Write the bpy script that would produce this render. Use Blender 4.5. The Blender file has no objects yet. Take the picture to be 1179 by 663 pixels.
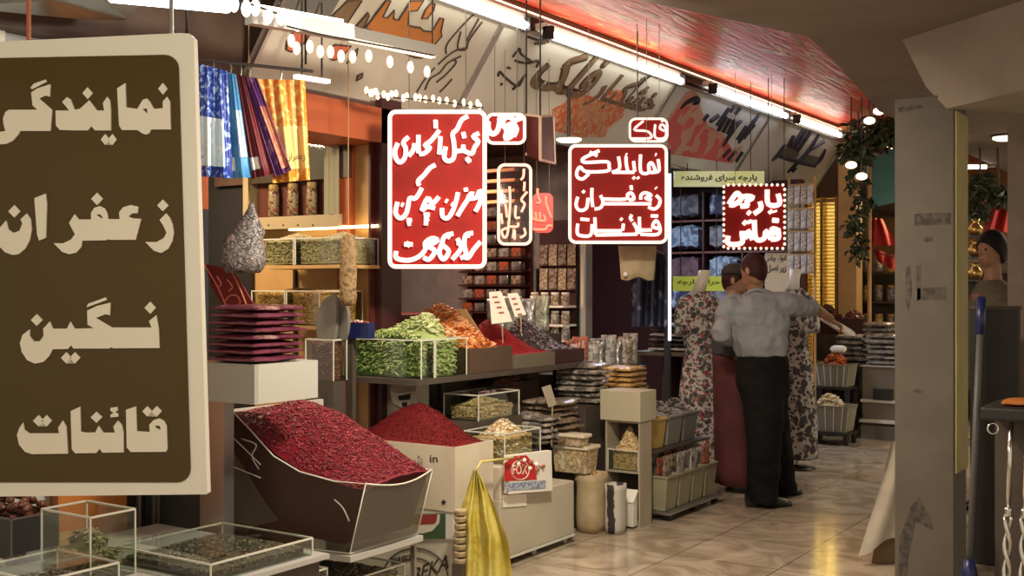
import bpy, bmesh, math, random, unicodedata
from mathutils import Vector, Matrix, noise
random.seed(7)
SC = bpy.context.scene
COL = SC.collection
# ------------------------------------------------------------------ camera
# the shop row runs along +Y (s), +X (t) points out into the aisle, camera stands at the origin
F = 1300.0; CX, CY = 589.5, 331.5; EYE = 1.5
YAW = math.radians(33.6)
cs, sn = math.cos(YAW), math.sin(YAW)
cam = bpy.data.cameras.new('camera'); cam.sensor_width = 36; cam.lens = F/1179*36
cam.clip_start = .05; cam.clip_end = 200
camo = bpy.data.objects.new('camera', cam); COL.objects.link(camo)
camo.location = (0, 0, EYE); camo.rotation_euler = (math.pi/2, 0, YAW)
SC.camera = camo
# ------------------------------------------------------------------ world, exposure, lamps
W = bpy.data.worlds.new('world'); SC.world = W; W.use_nodes = True
W.node_tree.nodes['Background'].inputs[0].default_value = (1.0, .84, .63, 1)
W.node_tree.nodes['Background'].inputs[1].default_value = .66
SC.view_settings.view_transform = 'Standard'; SC.view_settings.look = 'None'
SC.view_settings.exposure = 0.0; SC.view_settings.gamma = 1.0; SC.view_settings.use_curve_mapping = False
def area(name, loc, size, power, color, direction=(0, 0, -1), sy=None):
    l = bpy.data.lights.new(name, 'AREA'); l.energy = power; l.color = color; l.size = size
    if sy: l.shape = 'RECTANGLE'; l.size_y = sy
    o = bpy.data.objects.new(name, l); COL.objects.link(o); o.location = loc
    o.rotation_euler = Vector(direction).to_track_quat('-Z', 'Y').to_euler()
    return o
area('aisle_fill_light', (-2.25, 3.95, 2.72), .35, 135, (1, .89, .70), (-.55, .25, -1))  # unseen light added out of frame to brighten the goods
area('aisle_fill_light', (-1.4, 1.0, 2.70), .9, 60, (1, .89, .70), (-.5, .35, -1))  # second added fill over the aisle, with no visible lamp
area('aisle_fill_light', (-.6, 11.0, 2.70), .8, 60, (1, .84, .62))
area('shop_lamp_light', (-5.3, 4.2, 2.5), .5, 42, (1, .78, .50))
area('shop_lamp_light', (-5.2, 6.6, 2.5), .5, 42, (1, .66, .50))
area('shop_lamp_light', (-4.9, 9.6, 2.6), .5, 42, (.80, .88, 1))
area('shop_lamp_light', (-3.1, 13.6, 2.6), .5, 40, (1, .78, .42))
# ------------------------------------------------------------------ pixel -> place helpers
def ray(px, py):
    a = (px-CX)/F; b = (CY-py)/F
    return Vector((a*cs - sn, a*sn + cs, b))
O = Vector((0, 0, EYE))
def Pd(px, py, d): return O + ray(px, py)*d
def Px(px, py, t): r = ray(px, py); return O + r*(t/r.x)
def Py(px, py, s): r = ray(px, py); return O + r*(s/r.y)
def Pz(px, py, z): r = ray(px, py); return O + r*((z-EYE)/r.z)
class Plane:
    """a real plane in the place; at() gives the point of it seen along a pixel, lifted off along its normal"""
    def __init__(s, p, u, v):
        s.p = Vector(p); s.u = Vector(u).normalized(); s.n = s.u.cross(Vector(v)).normalized(); s.v = s.n.cross(s.u)
        if s.n.dot(O - s.p) < 0: s.n = -s.n
    def at(s, px, py, h=0):
        r = ray(px, py); k = (s.p - O).dot(s.n)/r.dot(s.n)
        return O + r*k + s.n*h
# ------------------------------------------------------------------ mesh builder
class MB:
    def __init__(s): s.v = []; s.f = []; s.m = []
    def add(s, vs, fs, m=0):
        b = len(s.v); s.v += [tuple(v) for v in vs]; s.f += [tuple(i+b for i in f) for f in fs]; s.m += [m]*len(fs)
        return s
    def box(s, x0, x1, y0, y1, z0, z1, m=0):
        return s.add([(x0,y0,z0),(x1,y0,z0),(x1,y1,z0),(x0,y1,z0),(x0,y0,z1),(x1,y0,z1),(x1,y1,z1),(x0,y1,z1)],
              [(0,3,2,1),(4,5,6,7),(0,1,5,4),(1,2,6,5),(2,3,7,6),(3,0,4,7)], m)
    def hexa(s, lo, hi, m=0):
        return s.add(list(lo)+list(hi), [(0,3,2,1),(4,5,6,7),(0,1,5,4),(1,2,6,5),(2,3,7,6),(3,0,4,7)], m)
    def bar(s, a, b, w, h, up=(0,0,1), m=0):
        a = Vector(a); b = Vector(b); d = (b-a).normalized(); x = d.cross(Vector(up))
        if x.length < 1e-4: x = d.cross(Vector((1,0,0)))
        x.normalize(); y = x.cross(d).normalized(); x *= w/2; y *= h/2
        return s.hexa([a-x-y, a+x-y, a+x+y, a-x+y], [b-x-y, b+x-y, b+x+y, b-x+y], m)
    def tube(s, pts, r, n=8, m=0, caps=True, closed=False):
        pts = [Vector(p) for p in pts]; k = len(pts)
        if k < 2: return s
        rr = r if isinstance(r, (list, tuple)) else [r]*k
        vs = []; x = None
        for i in range(k):
            if closed: d = pts[(i+1) % k]-pts[i-1]
            else: d = pts[min(i+1, k-1)]-pts[max(i-1, 0)]
            if d.length < 1e-9: d = Vector((0,0,1))
            d.normalize()
            if x is None:
                x = d.cross(Vector((0,0,1)))
                if x.length < 1e-3: x = d.cross(Vector((1,0,0)))
            x = x - d*x.dot(d)
            if x.length < 1e-6: x = d.orthogonal()
            x.normalize(); y = d.cross(x)
            for j in range(n):
                a = 2*math.pi*j/n; vs.append(pts[i] + (x*math.cos(a)+y*math.sin(a))*rr[i])
        fs = []
        for i in range(k if closed else k-1):
            q = (i+1) % k
            for j in range(n): fs.append((i*n+j, i*n+(j+1) % n, q*n+(j+1) % n, q*n+j))
        if caps and not closed: fs += [tuple(range(n))[::-1], tuple((k-1)*n+j for j in range(n))]
        return s.add(vs, fs, m)
    def loft(s, rings, m=0, caps=True):
        n = len(rings[0]); vs = [p for r in rings for p in r]; fs = []
        for i in range(len(rings)-1):
            for j in range(n): fs.append((i*n+j, i*n+(j+1) % n, (i+1)*n+(j+1) % n, (i+1)*n+j))
        if caps: fs += [tuple(range(n))[::-1], tuple((len(rings)-1)*n+j for j in range(n))]
        return s.add(vs, fs, m)
    def lathe(s, c, prof, n=16, m=0):
        c = Vector(c)
        return s.loft([[c+Vector((r*math.cos(2*math.pi*j/n), r*math.sin(2*math.pi*j/n), z)) for j in range(n)] for r, z in prof], m)
    def ell(s, c, rx, ry, rz, R=None, n=12, k=8, m=0):
        rings = []
        for i in range(k+1):
            th = math.pi*(i+.02)/(k+.04); ring = []
            for j in range(n):
                p = Vector((rx*math.sin(th)*math.cos(2*math.pi*j/n), ry*math.sin(th)*math.sin(2*math.pi*j/n), -rz*math.cos(th)))
                if R is not None: p = R @ p
                ring.append(Vector(c)+p)
            rings.append(ring)
        return s.loft(rings, m)
    def prism(s, loop, ext, m=0):
        n = len(loop); a = [Vector(p) for p in loop]; b = [p+Vector(ext) for p in a]
        return s.add(a+b, [tuple(range(n))[::-1], tuple(range(n, 2*n))]+[(i, (i+1) % n, n+(i+1) % n, n+i) for i in range(n)], m)
    def grid(s, fn, nu, nv, m=0):
        vs = [fn(i/nu, j/nv) for i in range(nu+1) for j in range(nv+1)]
        return s.add(vs, [(i*(nv+1)+j, (i+1)*(nv+1)+j, (i+1)*(nv+1)+j+1, i*(nv+1)+j+1) for i in range(nu) for j in range(nv)], m)
    def join(s, o): return s.add(o.v, o.f, 0)
OFF = {}
def link(name, mb, mats, parent=None, smooth=False, bev=0, off=None):
    me = bpy.data.meshes.new(name)
    if parent is not None: off = OFF[parent.name]
    elif off is None:
        xs = [v[0] for v in mb.v]; ys = [v[1] for v in mb.v]; zs = [v[2] for v in mb.v]
        off = Vector(((min(xs)+max(xs))/2, (min(ys)+max(ys))/2, min(zs)))
    me.from_pydata([(v[0]-off[0], v[1]-off[1], v[2]-off[2]) for v in mb.v], [], mb.f)
    mats = mats if isinstance(mats, (list, tuple)) else [mats]
    for m in mats: me.materials.append(m)
    if len(mats) > 1: me.polygons.foreach_set('material_index', mb.m)
    bm = bmesh.new(); bm.from_mesh(me); bmesh.ops.recalc_face_normals(bm, faces=bm.faces); bm.to_mesh(me); bm.free()
    if smooth: me.polygons.foreach_set('use_smooth', [True]*len(me.polygons))
    o = bpy.data.objects.new(name, me); COL.objects.link(o); OFF[o.name] = Vector(off)
    if parent is None: o.location = off
    else: o.parent = parent
    if bev:
        b = o.modifiers.new('bevel', 'BEVEL'); b.width = bev; b.segments = 2; b.limit_method = 'ANGLE'
    return o
def tag(o, label, cat, group=None, kind=None):
    o['label'] = label; o['category'] = cat
    if group: o['group'] = group
    if kind: o['kind'] = kind
    return o
def thing(name, label, cat, loc, group=None):
    o = bpy.data.objects.new(name, None); COL.objects.link(o); o.location = loc; o.empty_display_size = .05
    OFF[o.name] = Vector(loc)
    return tag(o, label, cat, group)
def solo(name, mb, mat, label, cat, group=None, kind=None, **k): return tag(link(name, mb, mat, **k), label, cat, group, kind)
def struct(name, mb, mat, **k): o = link(name, mb, mat, **k); o['kind'] = 'structure'; return o
def dup(root, loc, label, rz=0, mats=None):
    r = root.copy(); COL.objects.link(r); r.location = loc; r['label'] = label; r.rotation_euler = (0, 0, rz); OFF[r.name] = Vector(loc)
    def rec(a, b):
        for ch in list(a.children):
            c = ch.copy(); COL.objects.link(c); c.parent = b; rec(ch, c)
    rec(root, r)
    return r
ORD = ['topmost', 'second', 'third', 'fourth', 'fifth', 'sixth', 'seventh', 'eighth', 'ninth', 'tenth', 'eleventh', 'twelfth']
def nth(i, what, of): return f'{what}, topmost {of}' if i == 0 else f'{what}, {ORD[i]} from the top {of}'
# ------------------------------------------------------------------ materials
def nt(name):
    m = bpy.data.materials.new(name); m.use_nodes = True; t = m.node_tree
    return m, t, t.nodes['Principled BSDF']
def mat(name, c, rough=.5, metal=0, emit=None, es=0, c2=None, scale=20, bump=0, bscale=None, coat=0, tex='NOISE', lo=.4, hi=.6, spec=.5, detail=4, stretch=None, alpha=None):
    m, t, b = nt(name); N = t.nodes.new; L = t.links.new
    b.inputs['Roughness'].default_value = rough; b.inputs['Metallic'].default_value = metal
    b.inputs['Specular IOR Level'].default_value = spec
    b.inputs['Base Color'].default_value = (*c, 1)
    if coat: b.inputs['Coat Weight'].default_value = coat; b.inputs['Coat Roughness'].default_value = .05
    if emit: b.inputs['Emission Color'].default_value = (*emit, 1); b.inputs['Emission Strength'].default_value = es
    if c2 is not None or bump:
        tc = N('ShaderNodeTexCoord'); mp = N('ShaderNodeMapping'); L(tc.outputs['Object'], mp.inputs[0])
        if stretch: mp.inputs['Scale'].default_value = stretch
    if c2 is not None:
        cols = c2 if isinstance(c2[0], (tuple, list)) else [c2]
        if tex == 'NOISE':
            x = N('ShaderNodeTexNoise'); x.inputs['Scale'].default_value = scale; x.inputs['Detail'].default_value = detail; out = x.outputs[0]
        elif tex == 'WAVE':
            x = N('ShaderNodeTexWave'); x.inputs['Scale'].default_value = scale; x.inputs['Distortion'].default_value = detail; out = x.outputs[1]
        else:
            x = N('ShaderNodeTexVoronoi'); x.inputs['Scale'].default_value = scale
            if tex == 'EDGE': x.feature = 'DISTANCE_TO_EDGE'; out = x.outputs['Distance']
            elif tex == 'CELL':
                out = x.outputs['Color']
            else: out = x.outputs['Distance']
        L(mp.outputs[0], x.inputs['Vector'])
        if tex == 'CELL':
            sp = N('ShaderNodeSeparateColor'); L(out, sp.inputs[0]); out = sp.outputs[0]
        r = N('ShaderNodeValToRGB'); e = r.color_ramp.elements
        e[0].position = lo; e[0].color = (*c, 1); e[1].position = hi; e[1].color = (*cols[-1], 1)
        for i, cc in enumerate(cols[:-1]):
            q = e.new(lo+(hi-lo)*(i+1)/len(cols)); q.color = (*cc, 1)
        if tex == 'CELL': r.color_ramp.interpolation = 'CONSTANT'
        L(out, r.inputs[0]); L(r.outputs[0], b.inputs['Base Color'])
    if bump:
        x2 = N('ShaderNodeTexNoise'); x2.inputs['Scale'].default_value = bscale or scale*2; x2.inputs['Detail'].default_value = 3
        bp = N('ShaderNodeBump'); bp.inputs['Strength'].default_value = bump; bp.inputs['Distance'].default_value = .02
        L(mp.outputs[0], x2.inputs['Vector']); L(x2.outputs[0], bp.inputs['Height']); L(bp.outputs[0], b.inputs['Normal'])
    return m
def glass(name, tint=(.9, .93, .9), gl=.12, rough=.05):
    m, t, b = nt(name); N = t.nodes.new; L = t.links.new; t.nodes.remove(b)
    tr = N('ShaderNodeBsdfTransparent'); tr.inputs[0].default_value = (*tint, 1)
    g = N('ShaderNodeBsdfGlossy'); g.inputs['Roughness'].default_value = rough; g.inputs['Color'].default_value = (1, 1, 1, 1)
    fr = N('ShaderNodeFresnel'); fr.inputs[0].default_value = 1.45
    ad = N('ShaderNodeMath'); ad.operation = 'ADD'; ad.inputs[1].default_value = gl*.3; L(fr.outputs[0], ad.inputs[0])
    ge = N('ShaderNodeNewGeometry'); iv = N('ShaderNodeMath'); iv.operation = 'SUBTRACT'; iv.inputs[0].default_value = 1; L(ge.outputs['Backfacing'], iv.inputs[1])
    mu = N('ShaderNodeMath'); mu.operation = 'MULTIPLY'; L(ad.outputs[0], mu.inputs[0]); L(iv.outputs[0], mu.inputs[1]); ad = mu
    mx = N('ShaderNodeMixShader'); L(ad.outputs[0], mx.inputs[0]); L(tr.outputs[0], mx.inputs[1]); L(g.outputs[0], mx.inputs[2])
    L(mx.outputs[0], t.nodes['Material Output'].inputs[0])
    return m
def emis(name, c, s): return mat(name, c, .4, emit=c, es=s)
M = {}
M['cream'] = mat('cream_paint', (.74, .70, .60), .35)
M['white'] = mat('white_board', (.72, .68, .60), .5, c2=(.62, .58, .50), scale=6)
M['white_card'] = mat('white_card', (.80, .76, .68), .7)
M['paper'] = mat('paper', (.80, .75, .66), .8)
M['signbrown'] = mat('sign_brown', (.070, .042, .008), .30, coat=.08, spec=.3)
M['darkmetal'] = mat('dark_metal', (.05, .045, .045), .4, .6)
M['steel'] = mat('brushed_steel', (.42, .40, .38), .35, .9)
M['chrome'] = mat('chrome', (.75, .74, .72), .18, 1)
M['black'] = mat('black_plastic', (.02, .018, .017), .45)
M['orange'] = mat('orange_laminate', (.42, .13, .025), .35, c2=(.50, .17, .035), scale=3)
M['brick'] = mat('terracotta_paint', (.38, .085, .028), .5)
M['darkred'] = mat('dark_red_paint', (.09, .015, .012), .5)
M['maroon'] = mat('maroon_paint', (.05, .012, .012), .5)
M['brown'] = mat('brown_panel', (.085, .045, .028), .5, c2=(.065, .035, .024), scale=4)
M['navy'] = mat('navy_panel', (.028, .03, .036), .4)
M['tan'] = mat('tan_paint', (.52, .30, .11), .55, c2=(.46, .26, .10), scale=5)
M['greywall'] = mat('grey_plaster', (.24, .21, .20), .7, c2=(.20, .18, .17), scale=8)
M['acrylic'] = glass('clear_acrylic')
M['smoke'] = glass('smoky_acrylic', (.62, .56, .50), .25, .12)
M['shelfgrey'] = mat('grey_laminate', (.42, .40, .37), .4)
M['card'] = mat('cardboard', (.40, .24, .10), .8, c2=(.36, .21, .09), scale=12)
M['drawn'] = mat('ink', (.03, .025, .02), .7)
M['black_ink'] = M['drawn']
TUBE = emis('led_tube', (1, .96, .85), 10)
COOL = emis('cool_led_tube', (.86, .93, 1), 9)
NEON = emis('pink_white_neon', (1, .68, .63), 1.3)
NEONB = emis('cream_neon', (1, .76, .60), 1.2)
NEONR = emis('red_neon', (1, .22, .13), 1.5)
BULB = emis('warm_bulb', (1, .80, .55), 2.6)
M['neonred'] = mat('neon_panel', (.30, .012, .009), .6, c2=(.17, .010, .008), scale=4, lo=.3, hi=.7, spec=.15)
# ------------------------------------------------------------------ lettering
FORMS = {}
for cp in list(range(0xFB50, 0xFC00)) + list(range(0xFE70, 0xFEFD)):
    d = unicodedata.decomposition(chr(cp)).split()
    if len(d) == 2 and d[0][0] == '<': FORMS.setdefault(chr(int(d[1], 16)), {})[d[0].strip('<>')] = chr(cp)
def shape(tx):
    out = []
    for i, c in enumerate(tx):
        f = FORMS.get(c)
        if not f: out.append(c); continue
        pv = tx[i-1] if i else ' '; nx = tx[i+1] if i+1 < len(tx) else ' '
        jp = 'initial' in FORMS.get(pv, {}) and 'final' in f
        jn = 'initial' in f and 'final' in FORMS.get(nx, {})
        k = 'medial' if jp and jn else 'final' if jp else 'initial' if jn else 'isolated'
        out.append(f.get(k, c))
    return ''.join(reversed(out))
def curve_mesh(cu):
    o = bpy.data.objects.new('tmp', cu); COL.objects.link(o)
    bpy.context.view_layer.update()
    me = bpy.data.meshes.new_from_object(o.evaluated_get(bpy.context.evaluated_depsgraph_get()))
    vs = [v.co.copy() for v in me.vertices]; fs = [tuple(p.vertices) for p in me.polygons]
    bpy.data.objects.remove(o); bpy.data.curves.remove(cu); bpy.data.meshes.remove(me)
    return vs, fs
def text2d(tx, depth=.5, bold=0, res=2):
    cu = bpy.data.curves.new('t', 'FONT'); cu.body = tx; cu.extrude = depth; cu.offset = bold; cu.resolution_u = res
    return curve_mesh(cu)
def text_mb(tx, p0, u, v, w, h, th, fa=True, bold=.012):
    """text filling the rectangle p0 + u*w + v*h, standing th off it"""
    vs, fs = text2d(shape(tx) if fa else tx, .5, bold)
    x0 = min(a.x for a in vs); x1 = max(a.x for a in vs); y0 = min(a.y for a in vs); y1 = max(a.y for a in vs)
    u = Vector(u).normalized(); v = Vector(v).normalized(); n = u.cross(v); p0 = Vector(p0)
    if n.dot(O-p0) < 0: n = -n
    return MB().add([p0+u*((a.x-x0)/(x1-x0)*w)+v*((a.y-y0)/(y1-y0)*h)+n*(a.z*th) for a in vs], fs)
def fill2d(loops, depth=.5):
    cu = bpy.data.curves.new('t', 'CURVE'); cu.dimensions = '2D'; cu.fill_mode = 'BOTH'; cu.extrude = depth
    for lp in loops:
        sp = cu.splines.new('POLY'); sp.points.add(len(lp)-1); sp.use_cyclic_u = True
        for q, (x, y) in zip(sp.points, lp): q.co = (x, -y, 0, 1)
    return curve_mesh(cu)
def cut(loops, pl, th, base=0.0):
    """letter outlines (photo pixels) cut from sheet of thickness th and fixed on plane pl"""
    vs, fs = fill2d(loops)
    return MB().add([pl.at(a.x, -a.y, base+th*(.5+a.z)) for a in vs], fs)
def rrect(x0, y0, x1, y1, r, n=5):
    out = []
    for cx, cy, a0 in ((x1-r, y0+r, -90), (x1-r, y1-r, 0), (x0+r, y1-r, 90), (x0+r, y0+r, 180)):
        for i in range(n+1):
            a = math.radians(a0+90*i/n); out.append((cx+r*math.cos(a), cy+r*math.sin(a)))
    return out
def crop(ox, oy, k): return lambda pts: [(ox+x/k, oy+y/k) for x, y in pts]
def dia(x, y, rx, ry): return [(x-rx, y), (x, y-ry), (x+rx, y), (x, y+ry)]
def smooth_pts(p, n=4, closed=False):
    if len(p) < 3: return p
    out = []; k = len(p)
    g = (lambda i: p[i % k]) if closed else (lambda i: p[min(max(i, 0), k-1)])
    for i in range(k if closed else k-1):
        a, b, c, d = g(i-1), g(i), g(i+1), g(i+2)
        for j in range(n):
            t = j/n
            out.append(tuple(.5*((2*b[q])+(c[q]-a[q])*t+(2*a[q]-5*b[q]+4*c[q]-d[q])*t*t+(3*b[q]-a[q]-3*c[q]+d[q])*t**3) for q in range(len(b))))
    if not closed: out.append(p[-1])
    return out
# ================================================================== STRUCTURE
def floor_mat():
    m, t, b = nt('polished_stone'); N = t.nodes.new; L = t.links.new
    tc = N('ShaderNodeTexCoord'); br = N('ShaderNodeTexBrick'); L(tc.outputs['Object'], br.inputs[0])
    br.offset = 0; br.inputs['Scale'].default_value = 1; br.inputs['Brick Width'].default_value = .6; br.inputs['Row Height'].default_value = .6
    br.inputs['Mortar Size'].default_value = .004; br.inputs['Color1'].default_value = (.52, .45, .36, 1); br.inputs['Color2'].default_value = (.46, .40, .32, 1)
    br.inputs['Mortar'].default_value = (.16, .14, .12, 1)
    n = N('ShaderNodeTexNoise'); n.inputs['Scale'].default_value = 3.2; n.inputs['Detail'].default_value = 6; n.inputs['Distortion'].default_value = 1.6
    L(tc.outputs['Object'], n.inputs['Vector'])
    r = N('ShaderNodeValToRGB'); r.color_ramp.elements[0].position = .35; r.color_ramp.elements[0].color = (.62, .56, .5, 1); r.color_ramp.elements[1].position = .65; r.color_ramp.elements[1].color = (1.1, 1.05, 1, 1)
    L(n.outputs[0], r.inputs[0])
    mx = N('ShaderNodeMixRGB'); mx.blend_type = 'MULTIPLY'; mx.inputs[0].default_value = 1; L(br.outputs[0], mx.inputs[1]); L(r.outputs[0], mx.inputs[2]); L(mx.outputs[0], b.inputs['Base Color'])
    b.inputs['Roughness'].default_value = .14; b.inputs['IOR'].default_value = 1.6
    n2 = N('ShaderNodeTexNoise'); n2.inputs['Scale'].default_value = 14; L(tc.outputs['Object'], n2.inputs['Vector'])
    bp = N('ShaderNodeBump'); bp.inputs['Strength'].default_value = .06; bp.inputs['Distance'].default_value = .01; L(n2.outputs[0], bp.inputs['Height']); L(bp.outputs[0], b.inputs['Normal'])
    return m
struct('floor', MB().box(-8, 2.5, -2, 22, -.1, 0), floor_mat())
def neon_reflection_mat():
    m, t, b = nt('painted_neon_reflection'); N = t.nodes.new; L = t.links.new
    tc = N('ShaderNodeTexCoord'); mp = N('ShaderNodeMapping'); mp.inputs['Scale'].default_value = (4.2, .45, 1); mp.inputs['Rotation'].default_value = (0, 0, .16); L(tc.outputs['Object'], mp.inputs[0])
    n = N('ShaderNodeTexNoise'); n.inputs['Scale'].default_value = 2.8; n.inputs['Detail'].default_value = 6; n.inputs['Distortion'].default_value = 1.2; L(mp.outputs[0], n.inputs['Vector'])
    r = N('ShaderNodeValToRGB'); e = r.color_ramp.elements; e[0].position = .36; e[0].color = (.42, .035, .02, 1); e[1].position = .66; e[1].color = (.75, .38, .15, 1)  # red neon reflections painted into the ceiling colour as tint and streaks
    for p, c in ((.45, (.62, .045, .03)), (.52, (.70, .13, .07)), (.56, (.26, .06, .035))): q = e.new(p); q.color = (*c, 1)
    L(n.outputs[0], r.inputs[0]); L(r.outputs[0], b.inputs['Base Color']); b.inputs['Roughness'].default_value = .36
    bp = N('ShaderNodeBump'); bp.inputs['Strength'].default_value = .5; bp.inputs['Distance'].default_value = .04; L(n.outputs[0], bp.inputs['Height']); L(bp.outputs[0], b.inputs['Normal'])
    return m
struct('ceiling', MB().box(-4.02, 2.5, 2.2, 22, 3.32, 3.42), neon_reflection_mat())
M['slab'] = mat('ceiling_paint', (.25, .20, .165), .75, c2=(.22, .175, .145), scale=2.5)
M['beam'] = mat('beam_paint', (.33, .28, .23), .75, c2=(.29, .245, .20), scale=3)
M['pillar'] = mat('pillar_paint', (.125, .102, .078), .7, c2=(.105, .086, .066), scale=4)
ZS = 2.74
A_ = Pz(735, 0, ZS); B_ = Pz(930, 42, ZS); C_ = Pz(962, 72, ZS); D_ = Pz(1012, 128, ZS)
E_ = A_ - (B_-A_)*5
E_ = Vector((max(E_.x, -8), E_.y, ZS))
loop = [(p.x, p.y, ZS) for p in (E_, A_, B_, C_, D_)] + [(D_.x-.1, 21, ZS), (2.4, 21, ZS), (2.4, -1.5, ZS), (E_.x, -1.5, ZS)]
struct('ceiling_soffit', MB().prism(loop, (0, 0, .57)), M['slab'])
# beam crossing over the pillar
q = Pd(1090, 125, 5.33); bdir = Vector((.318*cs + .948*sn, .318*sn - .948*cs, 0))
bpl = Plane(q, bdir, (0, 0, 1))
bl = [bpl.at(x, y) for x, y in ((1030, 28), (1300, -58), (1300, 75), (1090, 125), (1066, 100))]
struct('ceiling_beam', MB().prism(bl, -bpl.n*.6), M['beam'])
# square pillar, row aligned
p0 = Pd(1030, 331, 5.5); PX0, PY0 = p0.x, p0.y
pm = MB(); pm.box(PX0, PX0+.275, PY0, PY0+.275, 0, 2.42)
struct('pillar', pm, M['pillar'], bev=.006)
M['yellowpaint'] = mat('yellow_paint', (.40, .33, .13), .6, c2=(.34, .28, .11), scale=5)
struct('pillar_side_panel', MB().box(PX0+.277, PX0+.285, PY0+.012, PY0+.262, .62, 2.34), M['yellowpaint'])
M['stain'] = mat('tape_residue', (.045, .036, .03), .8, c2=(.10, .08, .064), scale=30)
ppl = Plane((PX0, PY0, 1), (1, 0, 0), (0, 0, 1))
st = MB()
for lp in ([(1053, 246), (1095, 245), (1095, 258), (1053, 260)], [(1064, 274), (1073, 272), (1074, 277), (1065, 279)], [(1043, 310), (1048, 305), (1050, 335), (1046, 358), (1042, 345)], [(1055, 306), (1060, 304), (1060, 344), (1056, 346)],
           [(1056, 332), (1089, 330), (1089, 344), (1056, 346)], [(1048, 584), (1058, 572), (1072, 598), (1074, 610), (1062, 604), (1054, 600), (1046, 640), (1044, 663), (1034, 663), (1036, 620)],
           [(1050, 450), (1058, 448), (1064, 451), (1056, 454)], [(1034, 124), (1060, 120), (1062, 124), (1036, 130)]):
    st.join(cut([lp], ppl, .0012, .0002))
struct('pillar_tape_marks', st, M['stain'])
# back walls of the row, partitions, end wall
struct('wall_back', MB().box(-7.1, -7, 2, 18, 0, 3.3), M['brown'])
struct('wall_end', MB().box(-7, 2.4, 18, 18.1, 0, 3.3), M['tan'])
struct('wall_partition_nuts', MB().box(-7, -4.30, 5.05, 5.17, 0, 2.62), M['tan'])
struct('wall_partition_grey', MB().box(-7, -4.60, 8.0, 8.12, 0, 2.62), M['greywall'])
struct('wall_partition_fabric', MB().box(-7, -3.95, 11.3, 11.42, 0, 2.62), M['maroon'])
struct('wall_over_shops', MB().box(-4.42, -4.32, 1.5, 18, 2.58, 3.4), M['brown'])
struct('ceiling_shops', MB().box(-7, -4.43, 1.5, 18, 2.62, 2.7), M['brown'])
# fascia between lit boards and glossy ceiling
struct('trim_1', MB().box(-4.02, -3.93, 2.5, 15.2, 3.19, 3.315), M['brown'])
cv = thing('cove_light', 'thin warm light line running along the edge of the red ceiling', 'lamp', (-3.90, 9, 3.26))
link('holder', MB().box(-3.929, -3.905, 2.6, 15.1, 3.25, 3.262), M['white_card'], cv); link('strip', MB().box(-3.925, -3.909, 2.6, 15.1, 3.2625, 3.272), emis('warm_cove_strip', (1, .58, .34), 8), cv)
# wall piers at the left shop front
def pier(n, xa, xb, t, m, z0=0, z1=3.3, th=.1):
    a = Px(xa, 331, t).y; b = Px(xb, 331, t).y
    struct('wall_pier_%d' % n, MB().box(t-th, t, a, b, z0, z1), m)
pier(1, -60, 6, -4.40, M['cream'])
pier(2, 6, 66, -4.42, mat('blue_grey_panel', (.44, .45, .44), .4))
pier(3, 67, 146, -4.36, M['orange'])
pier(4, 146, 168, -4.40, M['black'])
pier(5, 168, 192, -4.38, M['navy'])
pier(6, 192, 240, -4.46, M['brick'], 1.9, 3.3)
pier(7, 192, 240, -4.46, M['navy'], 0, 1.9)
m_ = MB()
for x in (159, 176, 181): p = Px(x, 331, -4.35); m_.box(p.x-.012, p.x, p.y, p.y+.016, 0, 3.0)
struct('trim_2', m_, M['steel'])
struct('wall_dark_panel', MB().box(-6.95, Py(291, 250, 5.03).x, 5.015, 5.048, 0, 2.6), M['black'])
struct('wall_brown_panel', MB().box(-5.6, -4.46, 4.98, 5.012, 2.15, 2.6), M['brown'])
struct('trim_3', MB().box(-4.62, -4.24, 3.9, 5.1, 2.34, 2.54), M['brick'])
# terracotta door post and dark red frame on the partition end
struct('trim_4', MB().box(-4.56, -4.47, 4.99, 5.05, 0, 2.36), M['brick'])
struct('trim_5', MB().box(-4.30, -4.24, 5.02, 5.20, 0, 2.6), M['maroon'])
struct('trim_6', MB().box(-4.305, -4.29, 4.98, 5.02, 0, 2.6), M['darkred'])
# slanted sign canopy: plane through top edge (t=-3.9,z=3.14) and bottom edge (t=-4.3,z=2.57)
cpl = Plane((-3.9, 5, 3.14), (0, 1, 0), (-.4, 0, -.57))
def bs(px, py): return cpl.at(px, py).y
def board(name, s0, s1, m, label, ext=0):
    n = cpl.n
    a = [Vector((-3.9, s0, 3.14)), Vector((-3.9, s1, 3.14)), Vector((-4.3, s1, 2.57)), Vector((-4.3, s0, 2.57))]
    b = MB().prism([p - n*.04 for p in a], n*.04)
    r = thing(name, label, 'sign board', (-4.1, (s0+s1)/2, 2.57))
    link('board_panel', b, m, r)
    e = MB(); e.bar(a[0]+n*.006, a[1]+n*.006, .022, .022, n); e.bar(a[3]+n*.006, a[2]+n*.006, .022, .022, n); e.bar(a[0]+n*.006, a[3]+n*.006, .02, .02, n); e.bar(a[1]+n*.006, a[2]+n*.006, .02, .02, n)
    link('frame', e, M['steel'], r)
    return r
m_bd = mat('beige_sign_vinyl', (.50, .45, .37), .4)
m_bw = mat('pale_sign_vinyl', (.62, .60, .52), .4)
s0 = cpl.at(297, 60).y; s12 = cpl.at(560, 60).y; s23 = cpl.at(757, 130).y; s34 = cpl.at(866, 165).y; s4 = cpl.at(955, 190).y
bd1 = board('sign_board', s0, s12-.01, m_bd, 'sloping beige shop board with big brown lettering above the orange bag')
bd2 = board('sign_board', s12+.01, s23-.01, m_bw, 'sloping pale shop board printed with crates of red nuts and large brown script')
bd3 = board('sign_board', s23+.01, s34-.01, mat('blue_white_vinyl', (.62, .64, .66), .4), 'sloping board with pink flower print and dark slanting script')
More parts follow.
